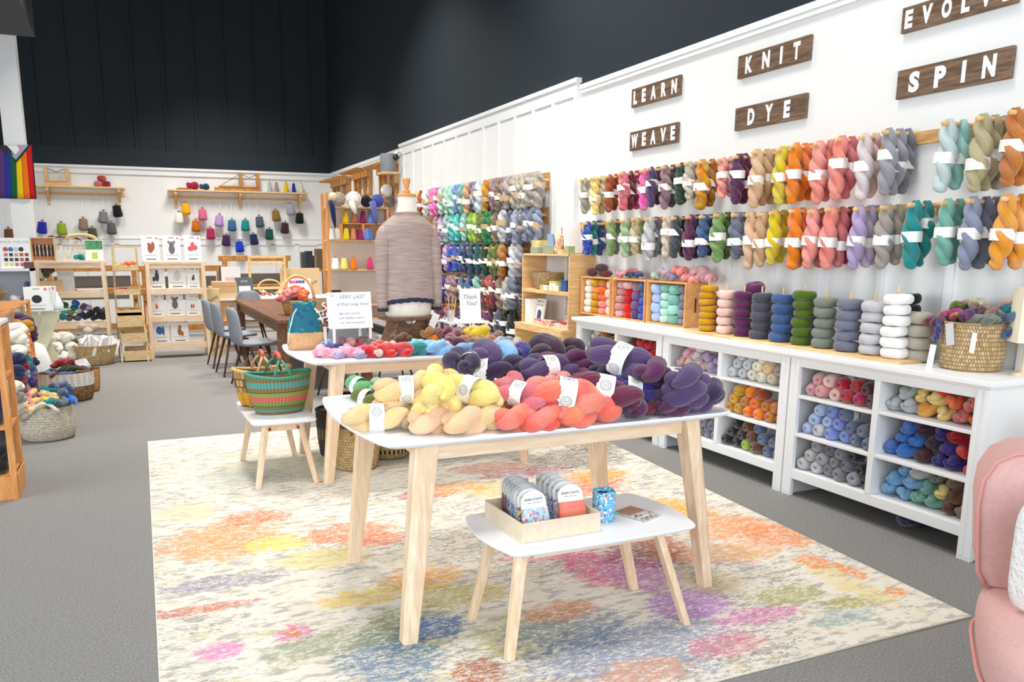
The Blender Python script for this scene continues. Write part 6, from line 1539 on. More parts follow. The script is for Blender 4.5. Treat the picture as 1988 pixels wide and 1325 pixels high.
board_box('large_carton', 2.55, 13.18, .751, .62, .42, .08, KRF, 'large flat printed carton standing at the back of the packing desk', 0, 3)
for i, (x, y, z, w, h, c, nm, tilt) in enumerate([(1.45, 12.95, .751, .30, .46, 'e8e4e6', 'pale framed print with a dark edge standing on the packing desk', -6), (1.62, 12.75, .751, .26, .30, '5c6068', 'grey book with a white textile on its cover, packing desk', -8), (2.50, 12.95, .751, .36, .26, 'eceaec', 'white sample card with coloured squares on the packing desk', -10), (2.30, 13.02, .751, .14, .22, 'd8b88c', 'plain kraft card standing on the packing desk', -6)]):
    o = empty('standing_card', (x, y, z), rot=(R(tilt), 0, 0)); tag(o, nm, 'card')
    MB().box(-w / 2, w / 2, -.006, .006, 0, h).build('panel', plain('panel_' + c, c, .6), o)
    if i == 0: MB().box(-w / 2 - .01, -w / 2 + .012, -.012, .012, 0, h).build('spine', plain('navy_spine', '2c2c44', .5), o); MB().box(-.08, .08, -.008, -.006, .12, .30).build('picture', plain('faded_picture', 'd0b8b8', .7, noise=.2), o)
    if i == 1: MB().box(-.08, .09, -.009, -.006, .02, .17).build('picture', PAPER, o); obj('cover_lettering', text_mesh('LATTE', .035, PAPER, .0004), o, (0, -.0075, .24), FACE_F)
    if i == 2:
        for k in range(7): MB().box(-.16 + k * .035, -.13 + k * .035, -.008, -.006, .19, .235).build('colour_sample', plain('sample_%d' % k, ['b8304c', 'c84068', 'd05878', '8c3060', '5c3c80', '3c4880', '2c3c70'][k], .6), o)
# wooden loom with frame
lm = empty('table_loom', (2.02, 13.05, .751)); tag(lm, 'pale wooden table loom frame standing on the packing desk', 'loom')
for x in (-.27, .27): MB().box(x - .018, x + .018, -.02, .02, 0, .62).build('upright', PINE, lm, bevel=.002)
for z in (.12, .50, .60): MB().box(-.27, .27, -.014, .014, z - .018, z + .018).build('crossbar', PINEH, lm, bevel=.002)
MB().tube([(.17 * math.cos(2 * PI * k / 30), 0, .15 + .11 * math.sin(2 * PI * k / 30)) for k in range(30)], .012, 8, closed=True).build('hoop', PINE, lm, loc=(-.02, -.28, 0), smooth=True)
for i in range(6):
    o = MB().tube([(0, 0, 0), (.10, .02, .05)], .016, 8).build('thread_spool', plain('spool_%d' % (i % 3), ['c8765c', '5c5c64', 'e4dcd0'][i % 3], .8), None, loc=(1.86 + .05 * i, 12.74, .772 + .012 * (i % 3)), rot=(0, 0, i), smooth=True); tag(o, '%s spool in the hoop tray on the packing desk, number %s from left' % (['rust', 'charcoal', 'cream'][i % 3], ['one', 'two', 'three', 'four', 'five', 'six'][i]), 'spool', 'spools in the hoop tray')
lbl = ['leftmost rust', 'leftmost charcoal', 'leftmost cream', 'rightmost rust', 'rightmost charcoal', 'rightmost cream']
for i, o in enumerate([q for q in bpy.data.objects if q.name.startswith('thread_spool')]): o['label'] = lbl[i] + ' spool in the hoop on the packing desk'
# floor loom against the back wall (orange wood)
def floor_loom(x, y, label, w=1.0, h=1.15):
    o = empty('floor_loom', (x, y, 0)); tag(o, label, 'floor loom', 'big wooden floor looms at the back')
    for sx in (-1, 1):
        MB().box(sx * w / 2 - .04, sx * w / 2 + .04, -.06, .06, 0, h).build('post', LOOMW, o, bevel=.004)
        MB().box(sx * w / 2 - .035, sx * w / 2 + .035, -.7, .7, .16, .26).build('foot_beam', LOOMW, o, bevel=.004)
        MB().box(sx * w / 2 - .035, sx * w / 2 + .035, -.7, .7, .66, .76).build('side_beam', LOOMW, o, bevel=.004)
        MB().beam((sx * w / 2, -.5, .26), (sx * w / 2, 0, .7), .05, .05).build('brace', LOOMW, o)
    for z, y_ in ((h, 0), (.80, -.66), (.80, .66), (.22, -.66)): MB().box(-w / 2 - .1, w / 2 + .1, y_ - .05, y_ + .05, z - .05, z + .05).build('cross_beam', LOOMW, o, bevel=.005)
    MB().box(-w / 2 + .06, w / 2 - .06, -.02, .02, .85, 1.02).build('reed', plain('steel_reed', '6c645c', .4), o)
    for k in range(4): MB().box(-w / 2 + .1, w / 2 - .1, .1 + k * .05, .115 + k * .05, .62, .98).build('heddle_frame', plain('grey_heddles', '8c8a88', .5), o)
    return o
floor_loom(-.55, 15.2, 'orange wooden floor loom behind the left ladder shelf', 1.3)
floor_loom(.85, 14.6, 'orange wooden floor loom behind the kit box shelf', 1.2)
floor_loom(2.2, 15.6, 'dark brown wooden floor loom behind the packing desk', 1.1, 1.3)
for i, (u, v0, c, w, h, nm) in enumerate([(590, 523, '3c4448', .07, .30, 'dark green file'), (600, 523, '2c3034', .10, .32, 'black file'), (611, 523, '8c8478', .04, .24, 'grey folder'), (622, 523, '6c5840', .16, .36, 'brown folder')]):
    p = PY(u, v0, 14.6); o = MB().box(-w / 2, w / 2, -.1, .1, 0, h).build('file_folder', plain('file_' + c, c, .6), None, loc=(p.x, 14.6, p.z)); tag(o, nm + ' standing on the side board near the cone shelf', 'folder', 'folders on the back side board')
p0 = PY(606, 524, 14.6)
o = empty('side_board', (p0.x, 14.6, 0)); tag(o, 'low orange wooden side board under the folders', 'side board')
MB().box(-.25, .25, -.15, .15, p0.z - .03, p0.z - .002).build('top', LOOMW, o)
for s in (-1, 1): MB().box(s * .22 - .02, s * .22 + .02, -.13, .13, 0, p0.z - .03).build('leg', LOOMW, o)

# ------------------------------------------------------------------ kit boxes on the ladder shelf
KY = 11.95
def ladder_shelf(x0, x1, y, zs_, label, dep=.34):
    o = empty('ladder_shelf', ((x0 + x1) / 2, y, 0)); tag(o, label, 'shelf unit', 'oak ladder shelves at the back')
    hw = (x1 - x0) / 2; zt = zs_[0]
    for sx in (-1, 1):
        MB().beam((sx * hw, -dep / 2 - .05, 0), (sx * (hw - .02), -dep / 2, zt - .03), .05, .05).build('leg', OAK, o, bevel=.003)
        MB().beam((sx * hw, dep / 2 + .05, 0), (sx * (hw - .02), dep / 2, zt - .03), .05, .05).build('leg', OAK, o, bevel=.003)
    MB().box(-hw - .03, hw + .03, -dep / 2 - .02, dep / 2 + .02, zt - .03, zt).build('top_board', OAKX, o, bevel=.003)
    MB().box(-hw + .03, hw - .03, -dep / 2 - .01, -dep / 2 + .01, zt - .09, zt - .03).build('top_rail', OAKX, o, bevel=.002)
    for z in zs_[1:]:
        MB().box(-hw + .03, hw - .03, -dep / 2 - .02, dep / 2, z - .02, z).build('shelf', OAKX, o, bevel=.002)
        MB().box(-hw + .03, hw - .03, -dep / 2 - .03, -dep / 2 - .02, z - .07, z + .01).build('shelf_lip', OAKX, o, bevel=.002)
    return o
ladder_shelf(.23, .98, KY + .05, (PY(340, 508, KY).z, PY(340, 561, KY).z, PY(340, 613, KY).z, PY(345, 665, KY).z), 'oak ladder shelf of white felting kit boxes, right of the crate stand')
def blob(name, parts, par, y=-.0275):
    m = MB()
    for cx, cz, rx, rz in parts:
        m.poly([(cx + rx * math.cos(2 * PI * k / 18), y, cz + rz * math.sin(2 * PI * k / 18)) for k in range(18)][::-1]); y -= .0003
    return m
KITS = [(276, 311, 458, 503, 'a85c40', 'squirrel', [(.0, .15, .04, .05), (.035, .18, .025, .05), (-.02, .20, .02, .02)]), (318, 352, 458, 503, '6c6c74', 'grey koala', [(0, .14, .045, .055), (.0, .20, .035, .03), (-.04, .225, .015, .015), (.04, .225, .015, .015)]), (359.5, 392, 458, 504, 'dc5c68', 'red strawberry', [(-.03, .15, .045, .03), (.03, .16, .045, .03), (0, .20, .03, .025)]),
        (288, 322, 514, 561, '44444c', 'penguin', [(.01, .15, .03, .06), (-.035, .12, .02, .03), (.01, .215, .018, .018)]), (328, 363, 514, 560, 'd4d2d2', 'white seal', [(0, .15, .055, .05), (0, .19, .035, .035)]), (364, 389, 520, 560, '504844', 'puffin', [(.0, .14, .03, .025), (.01, .175, .018, .022)]),
        (294, 320, 574, 613, 'd87c5c', 'orange duckling', [(-.01, .13, .03, .03), (-.015, .165, .018, .018)]), (325, 358, 568, 612, '6c6c74', 'grey koala', [(0, .14, .045, .055), (.0, .20, .035, .03), (-.04, .225, .015, .015), (.04, .225, .015, .015)]), (363, 388, 573, 612, 'c4303c', 'red gnome', [(-.02, .13, .014, .035), (.02, .13, .014, .03)]),
        (297, 331, 622, 665, '2c6cac', 'blue peacock', [(-.02, .16, .05, .05), (.035, .15, .018, .05), (.035, .205, .012, .012)]), (333, 368, 621, 664, 'b0683c', 'fox', [(0, .14, .03, .05), (.005, .20, .02, .022), (.035, .11, .02, .03)])]
tiers = ['on top of', 'on the second board of', 'on the third board of', 'on the bottom board of']
TZ = [PY(340, 508, KY).z, PY(340, 561, KY).z, PY(340, 613, KY).z, PY(345, 665, KY).z]
def kit_box(x, y, z, w, h, c, parts, label, group, rz=0, tilt=-3):
    o = empty('kit_box', (x, y, z), rot=(R(tilt), 0, R(rz))); tag(o, label, 'box', group)
    MB().box(-w / 2, w / 2, -.025, .025, 0, h).build('carton', PAPER, o, bevel=.001)
    s = w / .25
    q = blob('p', [(a * s, b * h / .30, rx * s, rz_ * h / .30) for a, b, rx, rz_ in parts], o).build('picture', plain('picture_' + c, c, .7, noise=.3, nscale=40), o)
    MB().box(-w * .28, w * .28, -.0262, -.025, h * .07, h * .105).build('printed_strip', plain('print_navy', '3c4458', .6), o)
    MB().box(-w * .36, w * .36, -.0262, -.025, h * .235, h * .245).build('printed_rule', DARKTXT, o)
    MB().box(-w * .14, w * .14, -.0262, -.025, h * .90, h * .93).build('hanger_slot', plain('slot_grey', '8c8884', .6), o)
    blob('l', [(w * .36, h * .90, w * .07, w * .07)], o, -.0262).build('round_logo', plain('pink_logo', 'e08c94', .6), o)
    return o
for i, (u0, u1, v0, v1, c, nm, parts) in enumerate(KITS):
    t = 0 if i < 3 else 1 if i < 6 else 2 if i < 9 else 3
    a = PY(u0, v1, KY - .10); b = PY(u1, v1, KY - .10); top = PY(u0, v0, KY - .10).z
    kit_box((a.x + b.x) / 2, KY - .04, TZ[t] + .002, b.x - a.x, min(top - TZ[t], .345), c, parts, 'white kit box with a %s picture, %s the ladder shelf' % (nm, tiers[t]), 'white kit boxes on the ladder shelf', random.uniform(-5, 5))
# ------------------------------------------------------------------ crate stand (ladder of small bins)
cy = 11.9
so = empty('crate_stand', (-.02, cy, 0)); tag(so, 'pale wooden ladder stand with small bins left of the kit box shelf', 'stand')
LP = wood('pale_ply_wood', 'ecd2a4', 'd4b07c', (3, 3, 9), 1.3)
zt = PY(240, 478, cy).z
for s in (-1, 1): MB().beam((s * .165, .20, 0), (s * .145, .0, zt), .022, .03).build('upright', LP, so)
MB().box(-.155, .155, -.012, .012, zt - .02, zt).build('top_bar', LP, so)
tz = [PY(240, v, cy).z for v in (525, 572, 612)]
def binbox(par, x0, x1, y0, y1, z, h, name='bin', tilt=0):
    b = MB(); b.box(x0, x1, y0, y1, 0, .012); q = b.build(name, LP, par, loc=(0, 0, z), rot=(R(tilt), 0, 0))
    MB().box(x0, x1, y0 - .006, y0 + .006, 0, h * .75).build('front_board', LP, q); MB().box(x0, x1, y1 - .006, y1 + .006, 0, h).build('back_board', LP, q)
    for s in (x0, x1): MB().box(s - .006, s + .006, y0, y1, 0, h * .85).build('side_board', LP, q)
    return q
for z in tz: binbox(so, -.155, .155, -.12, .10, z, .10)
for i, v in enumerate((633, 664, 698)):
    z = max(PY(255, v, cy - .2).z, .01); binbox(so, -.15 + .03 * i, .17 + .03 * i, -.34, -.12, z, .17, 'tilted_bin', 0)
for s in (-1, 1): MB().beam((s * .16 + .03, -.36, 0), (s * .15 + .02, -.05, .68), .018, .025).build('strut', LP, so)
def tuft(x, y, z, c, label, s=1.0, mat='roving_wool', key=0):
    def mk():
        m = MB(); rnd = random.Random(key + 11)
        for k in range(9):
            a = rnd.uniform(0, 6.3); r = rnd.uniform(.0, .07)
            m.ell((r * math.cos(a), r * .7 * math.sin(a), rnd.uniform(-.01, .035)), rnd.uniform(.025, .045), rnd.uniform(.025, .045), rnd.uniform(.02, .03), 12, 7)
        return m.mesh('wool_tuft', MATS[mat], True)
    o = obj('wool_tuft', lib(('tuft', mat, key), mk), None, (x, y, z), (0, 0, random.uniform(0, 6)), lin(PAL[c]), (s, s, s)); tag(o, label, 'wool tuft'); return o
for x, z, c, s, nm in [(-.11, tz[0], 'yellow', .8, 'yellow wool tuft in the top bin of the crate stand'), (.04, tz[0] + .02, 'tangerine', 1.25, 'bright orange wool tuft in the top bin of the crate stand'), (-.07, tz[1], 'crimson', 1.0, 'red wool tuft in the second bin of the crate stand'), (.10, tz[1], 'greige', .6, 'grey wool tuft in the second bin of the crate stand'),
                       (-.09, tz[2], 'greygreen', .7, 'grey green wool tuft in the third bin of the crate stand'), (.07, tz[2], 'olive', .9, 'brown olive wool tuft in the third bin of the crate stand')]:
    tuft(-.02 + x, cy - .02, z + .045, c, nm, s, key=int(abs(x) * 100) % 3)
zb = PY(255, 633, cy - .2).z
tuft(-.09, cy - .24, zb + .06, 'tangerine', 'orange wool tuft in the tilted bin of the crate stand', .7); tuft(.06, cy - .24, zb + .07, 'yellow', 'yellow wool tuft in the tilted bin of the crate stand', 1.1, key=1)

# ------------------------------------------------------------------ left ladder shelf
LY = 12.1
lz = [PY(130, 507, LY).z, PY(140, 567, LY).z, PY(150, 626, LY).z, .22]
ladder_shelf(-1.10, -.28, LY, lz, 'oak ladder shelf of tools, books and bright skeins, behind the glass table')
bxo = empty('tool_case', (PY(85, 500, LY - .1).x, LY - .05, lz[0] + .001)); tag(bxo, 'open wooden case showing felting tools on the left ladder shelf', 'case')
w_ = .135
MB().box(-w_, w_, .0, .02, 0, .30).build('back_board', plain('terracotta_board', 'c88c6c', .7), bxo)
for s in (-1, 1): MB().box(s * w_ - .008, s * w_ + .008, -.06, .02, 0, .30).build('side_board', PINE, bxo)
MB().box(-w_, w_, -.06, .02, .292, .306).build('top_board', PINE, bxo); MB().box(-w_, w_, -.06, .02, 0, .012).build('bottom_board', PINE, bxo)
MB().box(-w_ + .02, w_ - .02, -.01, 0, .06, .21).build('dark_panel', plain('dark_panel', '3c2c30', .6), bxo)
for k in range(5): MB().lathe([(.003, .05), (.008, .10), (.005, .16), (.012, .20), (.001, .215)], 8).build('tool', plain('tool_%d' % (k % 2), 'e8e4dc' if k % 2 else 'd8b078', .4), bxo, loc=(-.09 + .045 * k, -.02, 0))
for i, (u, c, lean, nm) in enumerate([(110, 'wooden', -8, 'left'), (131, 'wooden', 6, 'middle'), (160, 'wooden', 0, 'right')]):
    x = PY(u, 500, LY).x
    o = empty('tool_vase', (x, LY, lz[0] + .001)); tag(o, '%s glass vase of long wooden felting tools on the left ladder shelf' % nm, 'vase', 'glass vases of tools on the left ladder shelf')
    MB().lathe([(.001, .001), (.055, .002), (.05, .08), (.06, .14), (.056, .14), (.047, .08), (.05, .01), (.001, .008)], 20).build('vase', MATS['jar_glass'], o, smooth=True)
    n = 3 if i < 2 else 5
    for k in range(n):
        a = -20 + 40 * k / (n - 1) + lean; L = .30 if i < 2 else .27
        s_ = MB(); s_.tube([(0, 0, 0), (L * math.sin(R(a)), .02 * (k - 1), L * math.cos(R(a)))], .006, 6); s_.build('tool_handle', PINE, o, loc=(0, 0, .01))
        if i < 2: MB().hexa([(-.06, -.02, 0), (.06, -.02, 0), (.06, .02, 0), (-.06, .02, 0), (-.01, -.006, .025), (.01, -.006, .025), (.01, .006, .025), (-.01, .006, .025)]).build('tool_head', LEGDARK, o, loc=(L * math.sin(R(a)), .02 * (k - 1), .01 + L * math.cos(R(a))), rot=(0, R(a * .6), 0))
    if i == 2: MB().tube([(.19 * math.cos(PI * k / 12), 0, .27 + .07 * math.sin(PI * k / 12)) for k in range(13)], .022, 8).build('wooden_arc', PINE, o, smooth=True)
tuft(PY(152, 500, LY).x, LY - .10, lz[0] + .035, 'teal', 'teal wool tuft on top of the left ladder shelf', .95, key=2)
bko = empty('book', (PY(184, 500, LY).x, LY - .08, lz[0] + .001), rot=(R(-12), 0, R(-4))); tag(bko, 'book with a green hills cover standing on the left ladder shelf', 'book')
MB().box(-.11, .11, -.008, .008, 0, .28).build('cover', plain('pale_green_cover', 'eef0e4', .6), bko)
MB().box(-.105, .105, -.0095, -.008, .15, .27).build('hills_picture', plain('green_hills', '4c8c5c', .7, noise=.5, nscale=18), bko); MB().box(-.03, .04, -.0095, -.008, .02, .11).build('small_picture', plain('lime_picture', 'b4cc50', .7), bko)
# second board
o = MB().box(-.17, .17, -.10, .10, 0, .155).build('cardboard_box', KR, None, loc=(PY(95, 560, LY).x, LY - .04, lz[1] + .001), rot=(0, 0, R(4))); tag(o, 'open kraft cardboard box on the middle board, left ladder shelf', 'box')
o = hank((PY(84, 535, LY).x, LY - .02, lz[1] + .24), 150, 'brown', 'full', 'wool_yarn', 1.5, 25, True); o.color = lin('5c4c40'); tag(o, 'large dark brown skein lying in the kraft box on the ladder shelf', 'yarn skein')
o = MB().box(-.10, .10, -.015, .015, 0, .28).build('packet', plain('grey_white_card', 'e4e4e2', .5, noise=.1, nscale=30), None, loc=(PY(130, 560, LY).x, LY - .06, lz[1] + .001), rot=(R(-6), 0, 0)); tag(o, 'white packet with a dark header on the middle board of the ladder shelf', 'packet')
for i in range(3):
    o = MB().box(-.16, .16, -.11, .11, 0, .012).build('leaflet', plain('leaflet_%d' % i, ['e4e6ec', 'c8ccdc', 'f2f2f2'][i], .6), None, loc=(PY(176, 566, LY).x, LY - .04, lz[1] + .001 + .013 * i), rot=(0, 0, R(4 * i - 4))); tag(o, '%s leaflet in the flat stack on the ladder shelf' % ('bottom', 'middle', 'top white')[i], 'leaflet', 'leaflets on the ladder shelf')
items = []
for i, (u, v, c) in enumerate([(106, 615, 'lime'), (114, 604, 'turquoise'), (122, 616, 'teal'), (128, 604, 'turquoise'), (134, 618, 'mauve'), (139, 606, 'lime'), (144, 600, 'teal'), (150, 617, 'charcoal'), (154, 604, 'ivory'), (158, 612, 'indigo'), (163, 596, 'purple'), (170, 598, 'lavender'), (166, 615, 'black'), (176, 608, 'navy'), (182, 617, 'black'), (188, 602, 'black'), (194, 614, 'black'), (200, 616, 'black'), (200, 604, 'charcoal'), (124, 594, 'emerald'), (116, 590, 'green'), (146, 590, 'blue')]):
    p = PY(u, v, LY - .10)
    o = hank((p.x, LY - .10 + random.uniform(0, .06), max(p.z, lz[2] + .045)), random.choice((70, 110, 90)), c, 'bun', 'hand_dyed_wool', .95); o['group'] = 'bright skeins on the lower board of the left ladder shelf'
    items.append((o, '%s skein on the lower board of the left ladder shelf' % cname(c)))
label_set(items)
items = []
for i, (x, y, z) in enumerate([(-.98, 11.62, .09), (-.82, 11.60, .09), (-.90, 11.64, .22), (-.74, 11.68, .21), (-.95, 11.70, .33), (-.80, 11.72, .33), (-.68, 11.62, .10), (-1.02, 11.75, .24)]):
    o = hank((x - .02, y, z + .02), 60 + 20 * i, 'ivory', 'bun', 'mohair_wool', 1.5); o['group'] = 'cream wool skeins under the left ladder shelf'; items.append((o, 'big cream wool skein in the heap under the left ladder shelf'))
label_set(items)
for i, (x, y, z, c, nm) in enumerate([(-.60, 11.9, .36, 'stone', 'pale grey fleece batt under the left ladder shelf'), (-.45, 12.0, .26, 'taupe', 'taupe fleece batt under the left ladder shelf'), (-.55, 12.0, .50, 'oatmeal', 'oatmeal fleece batt under the left ladder shelf, uppermost')]):
    tuft(x, y, z - .1, c, nm, 2.0, key=i)

# ------------------------------------------------------------------ baskets on the carpet
b1 = lathe_basket('jute_basket', (-.46, 11.55, 0), [(.19, 0), (.21, .01), (.23, .12), (.26, .25)], woven('pale_jute', 'd8bc8c', 'b49460', 60, 14, 1.0), 'wide jute basket full of clear packets beside the crate stand', rim=MATS['pale_jute'], rimr=.01)
for i in range(7):
    a = i * 1.1
    o = empty('clear_packet', (-.46 + .13 * math.cos(a), 11.53 + .12 * math.sin(a), .14), rot=(R(-20 + 9 * i), R(20 * math.cos(a)), R(25 * i))); tag(o, 'clear packet of white wool in the jute basket, %s' % ('leaning right', 'at the back right', 'at the back', 'at the back left', 'leaning left', 'in front', 'front right')[i], 'packet', 'clear packets in the jute basket')
    MB().box(-.12, .12, -.02, .02, 0, .22).build('packet_body', plain('white_packet_%d' % (i % 2), ['f0eeec', 'd8d4d0'][i % 2], .35, noise=.15, nscale=14), o, bevel=.01)
    MB().box(-.06, .06, -.024, -.02, .08, .16).build('packet_card', PAPER, o)
ROPE = woven('brown_rope', '9c7448', '6c4c2c', 50, 16, 1.0, [(.70, 1.01, 'e4e0da', 'd0ccc4')])
b2 = lathe_basket('oval_rope_basket', (-.64, 8.88, 0), [(.80, 0), (.90, .02), (.97, .10), (1.0, .21), (.98, .285)], ROPE, 'oval rope basket, brown below and white above, full of dark skeins', sx=.255, sy=.22, thick=.06)
items = []
for dx, dy, c, dz in [(-.16, -.06, 'burgundy', .0), (-.08, -.10, 'greyblue', .0), (.0, -.10, 'darkgreen', .04), (.06, -.05, 'darkgreen', .05), (.0, .04, 'crimson', .10), (-.06, .08, 'crimson', .09), (.10, .05, 'maroon', .03), (.17, -.02, 'brown', .01), (.14, -.10, 'brown', .0), (-.12, -.14, 'brown', -.01), (.03, -.15, 'slateblue', .0), (.12, .12, 'charcoal', .02), (-.15, .08, 'teal', .0)]:
    o = hank((-.64 + dx, 8.88 + dy, .27 + dz), random.uniform(0, 180), c, 'full', 'hand_dyed_wool', .85, random.uniform(-15, 15)); o['group'] = 'skeins in the brown and white rope basket'; items.append((o, '%s skein in the brown and white rope basket' % cname(c)))
label_set(items)
b3 = lathe_basket('oval_rope_basket', (-.675, 7.12, 0), [(.82, 0), (.93, .02), (1.0, .10), (.98, .20), (.92, .265)], woven('white_rope', 'e8dfce', 'cabda4', 64, 26, 1.3), 'white chunky rope basket full of coral, yellow and blue skeins', sx=.205, sy=.20, thick=.06)
MB().tube([(-.10 + .20 * k / 8, -.19 - .01 * math.sin(PI * k / 8), .24 + .075 * math.sin(PI * k / 8)) for k in range(9)], .014, 8).build('handle', plain('white_rope_cord', 'e8e2d6', .9), b3, smooth=True)
items = []
for dx, dy, c, dz in [(-.20, -.06, 'coral', .02), (-.13, -.02, 'rose', .09), (-.18, .05, 'salmon', .07), (-.10, -.12, 'coral', .03), (-.06, .02, 'vanilla', .10), (-.03, -.10, 'butter', .05), (-.06, -.16, 'butter', .0), (.04, -.06, 'vanilla', .08), (.07, -.14, 'teal', .04), (.06, .05, 'slateblue', .12), (.0, .10, 'seafoam', .10), (.12, -.02, 'slateblue', .10), (.15, -.10, 'slate', .04), (.18, .02, 'denim', .10), (.12, .10, 'greyblue', .13), (.19, -.05, 'blue', .05), (.02, .0, 'teal', .11)]:
    o = hank((-.675 + dx * .9, 7.12 + dy, .27 + dz), random.uniform(0, 180), c, 'full', 'hand_dyed_wool', .78, random.uniform(-25, 25)); o['group'] = 'skeins in the white rope basket'; items.append((o, '%s skein in the white rope basket' % cname(c)))
label_set(items)
b4 = lathe_basket('willow_tray', (-.56, 9.36, 0), [(.85, 0), (.95, .02), (1, .12), (1.02, .24)], MATS['willow_weave'], 'shallow willow basket behind the rope baskets', sx=.21, sy=.16, thick=.05)
o = MB().box(-.16, .16, -.12, .12, 0, .05).build('plastic_bag', plain('grey_plastic_bag', 'c4c2c8', .3, noise=.2, nscale=12), None, loc=(-.60, 9.36, .24), rot=(R(12), R(-12), R(10)), bevel=.015); tag(o, 'grey plastic bag of knitwear on the willow basket', 'bag')

# ------------------------------------------------------------------ round glass table with kit boxes
gt = empty('glass_table', (-.88, 9.75, 0)); tag(gt, 'round glass table on a cream cross pedestal, left side', 'table')
GZ = .845
MB().lathe([(.001, GZ - .006), (.285, GZ - .006), (.288, GZ - .003), (.285, GZ), (.001, GZ)], 64).build('glass_top', glass('green_glass', (.55, .72, .68, 1), .55, .03), gt, smooth=False)
CR = plain('cream_lacquer', 'e6e2c0', .5)
MB().hexa([(-.30, -.12, 0), (-.16, -.12, 0), (-.16, -.08, 0), (-.30, -.08, 0), (.04, -.12, GZ - .01), (.20, -.12, GZ - .01), (.20, -.08, GZ - .01), (.04, -.08, GZ - .01)]).build('pedestal_slab', CR, gt)
MB().hexa([(.06, -.02, 0), (.22, -.02, 0), (.22, .02, 0), (.06, .02, 0), (-.20, -.02, GZ - .01), (-.04, -.02, GZ - .01), (-.04, .02, GZ - .01), (-.20, .02, GZ - .01)]).build('pedestal_slab', CR, gt)
for i, (u, y, nm) in enumerate([(74, 9.52, 'front'), (80, 9.60, 'second'), (88, 9.68, 'third')]):
    p = PY(u, 602, y)
    kit_box(p.x, y, GZ + .001, .235, .25, '2c2c34', [(0, .15, .05, .05)], '%s white kit box with a round dark picture on the glass table' % nm, 'white kit boxes on the glass table', 4 * i, -2)
o = MB().lathe([(.001, 0), (.06, .001), (.065, .05), (.04, .12), (.02, .15), (.02, .18), (.001, .19)], 20).build('white_bottle', WHITE, None, loc=(PY(111, 600, 9.7).x, 9.72, GZ + .001), smooth=True); tag(o, 'white round-shouldered bottle beside the kit boxes on the glass table', 'bottle')
# white bookcase and colour book
wc = empty('white_bookcase', (-1.38, 11.2, 0)); tag(wc, 'low white bookcase at the left behind the glass table', 'bookcase')
zw = PY(40, 522, 11.0).z; xr = PY(64, 540, 11.0).x + 1.38
for x in (-.45, xr - .03): MB().box(x, x + .03, -.18, .18, 0, zw).build('side_panel', WHITE, wc)
for z in (zw, zw - .42, .1): MB().box(-.45, xr, -.18, .18, z - .03, z).build('shelf', WHITE, wc)
MB().box(-.45, xr, .17, .18, .1, zw).build('back_panel', plain('grey_back', 'b8b8be', .7), wc)
wk = empty('book', (PY(32, 518, 11.1).x, 11.1, zw + .001), rot=(R(-6), 0, R(-3))); tag(wk, 'white dye book with rows of colour swatches standing on the white bookcase', 'book')
MB().box(-.16, .16, -.01, .01, 0, .36).build('cover', PAPER, wk); obj('cover_lettering', text_mesh('WILD COLOR', .040, plain('grey_print', '8c8c90', .6), .0003, 0, spacing=1.3), wk, (0, -.0108, .31), FACE_F)
for j, rowc in enumerate((['b85c50', '3c78b0', 'c8ccd4', '34302c'], ['c87c68', '44404c', 'c8a090', 'c0583c', 'a8442c'], ['3c2c28', '5c4c44', '4c342c', 'c85c2c', '5c2c2c'], ['d8dc70', 'e0c888', 'c06c80', 'b85c78', 'd88c90'])):
    for i, c in enumerate(rowc):
        x = -.10 + .055 * i
        m = MB()
        if j == 0: m.poly([(x + .027 * math.cos(a * PI / 8), -.0112 - .0001 * i, .225 + .027 * math.sin(a * PI / 8)) for a in range(16)][::-1])
        else: m.box(x - .02, x + .02, -.0112, -.0101, .20 - j * .058, .238 - j * .058)
        m.build('colour_swatch', plain('swatch_' + c, c, .7), wk)
for i, (x, c, nm) in enumerate([(-.30, 'f0e8e4', 'white'), (-.22, '8c3c44', 'red'), (-.15, 'e8e4e8', 'pale'), (xr - .10, '4c4c8c', 'violet')]):
    o = MB().box(-.015, .015, -.12, .12, 0, .26).build('book', plain('spine_' + c, c, .6), None, loc=(-1.38 + x, 11.12, zw - .419), rot=(0, R(-12 if i < 3 else 4), 0)); tag(o, '%s book leaning inside the white bookcase' % nm, 'book', 'books inside the white bookcase')
tuft(-1.38 + xr - .2, 11.08, zw - .38, 'palelilac', 'white cloth doll bag inside the white bookcase', 1.2)
o = MB().box(-.05, .05, -.04, .04, 0, .075).build('brown_box', plain('brown_leatherette', '6c4434', .5), None, loc=(PY(57, 518, 11.1).x, 11.1, zw + .001)); tag(o, 'small brown box beside the dye book on the white bookcase', 'box')
# ------------------------------------------------------------------ orange pine racks at the left edge
def pine_rack(x0, x1, y0, y1, zs_, H, label, base=.15):
    o = empty('pine_rack', ((x0 + x1) / 2, (y0 + y1) / 2, 0)); tag(o, label, 'shelf unit', 'orange pine yarn racks at the left edge')
    hx_, hy_ = (x1 - x0) / 2, (y1 - y0) / 2
    for sx in (-1, 1):
        for sy in (-1, 1): MB().box(sx * (hx_ - .018) - .018, sx * (hx_ - .018) + .018, sy * (hy_ - .018) - .018, sy * (hy_ - .018) + .018, 0, H).build('post', ORANGEPINE, o, bevel=.002)
    for z in zs_: MB().box(-hx_ + .005, hx_ - .005, -hy_ + .005, hy_ - .005, z - .02, z).build('shelf', ORANGEPINE, o, bevel=.001)
    MB().box(-hx_, hx_, -hy_ - .004, -hy_ + .014, 0, base).build('base_board', ORANGEPINE, o, bevel=.002); MB().box(hx_ - .014, hx_ + .004, -hy_ + .014, hy_, 0, base).build('base_board', ORANGEPINE, o, bevel=.002)
    return o
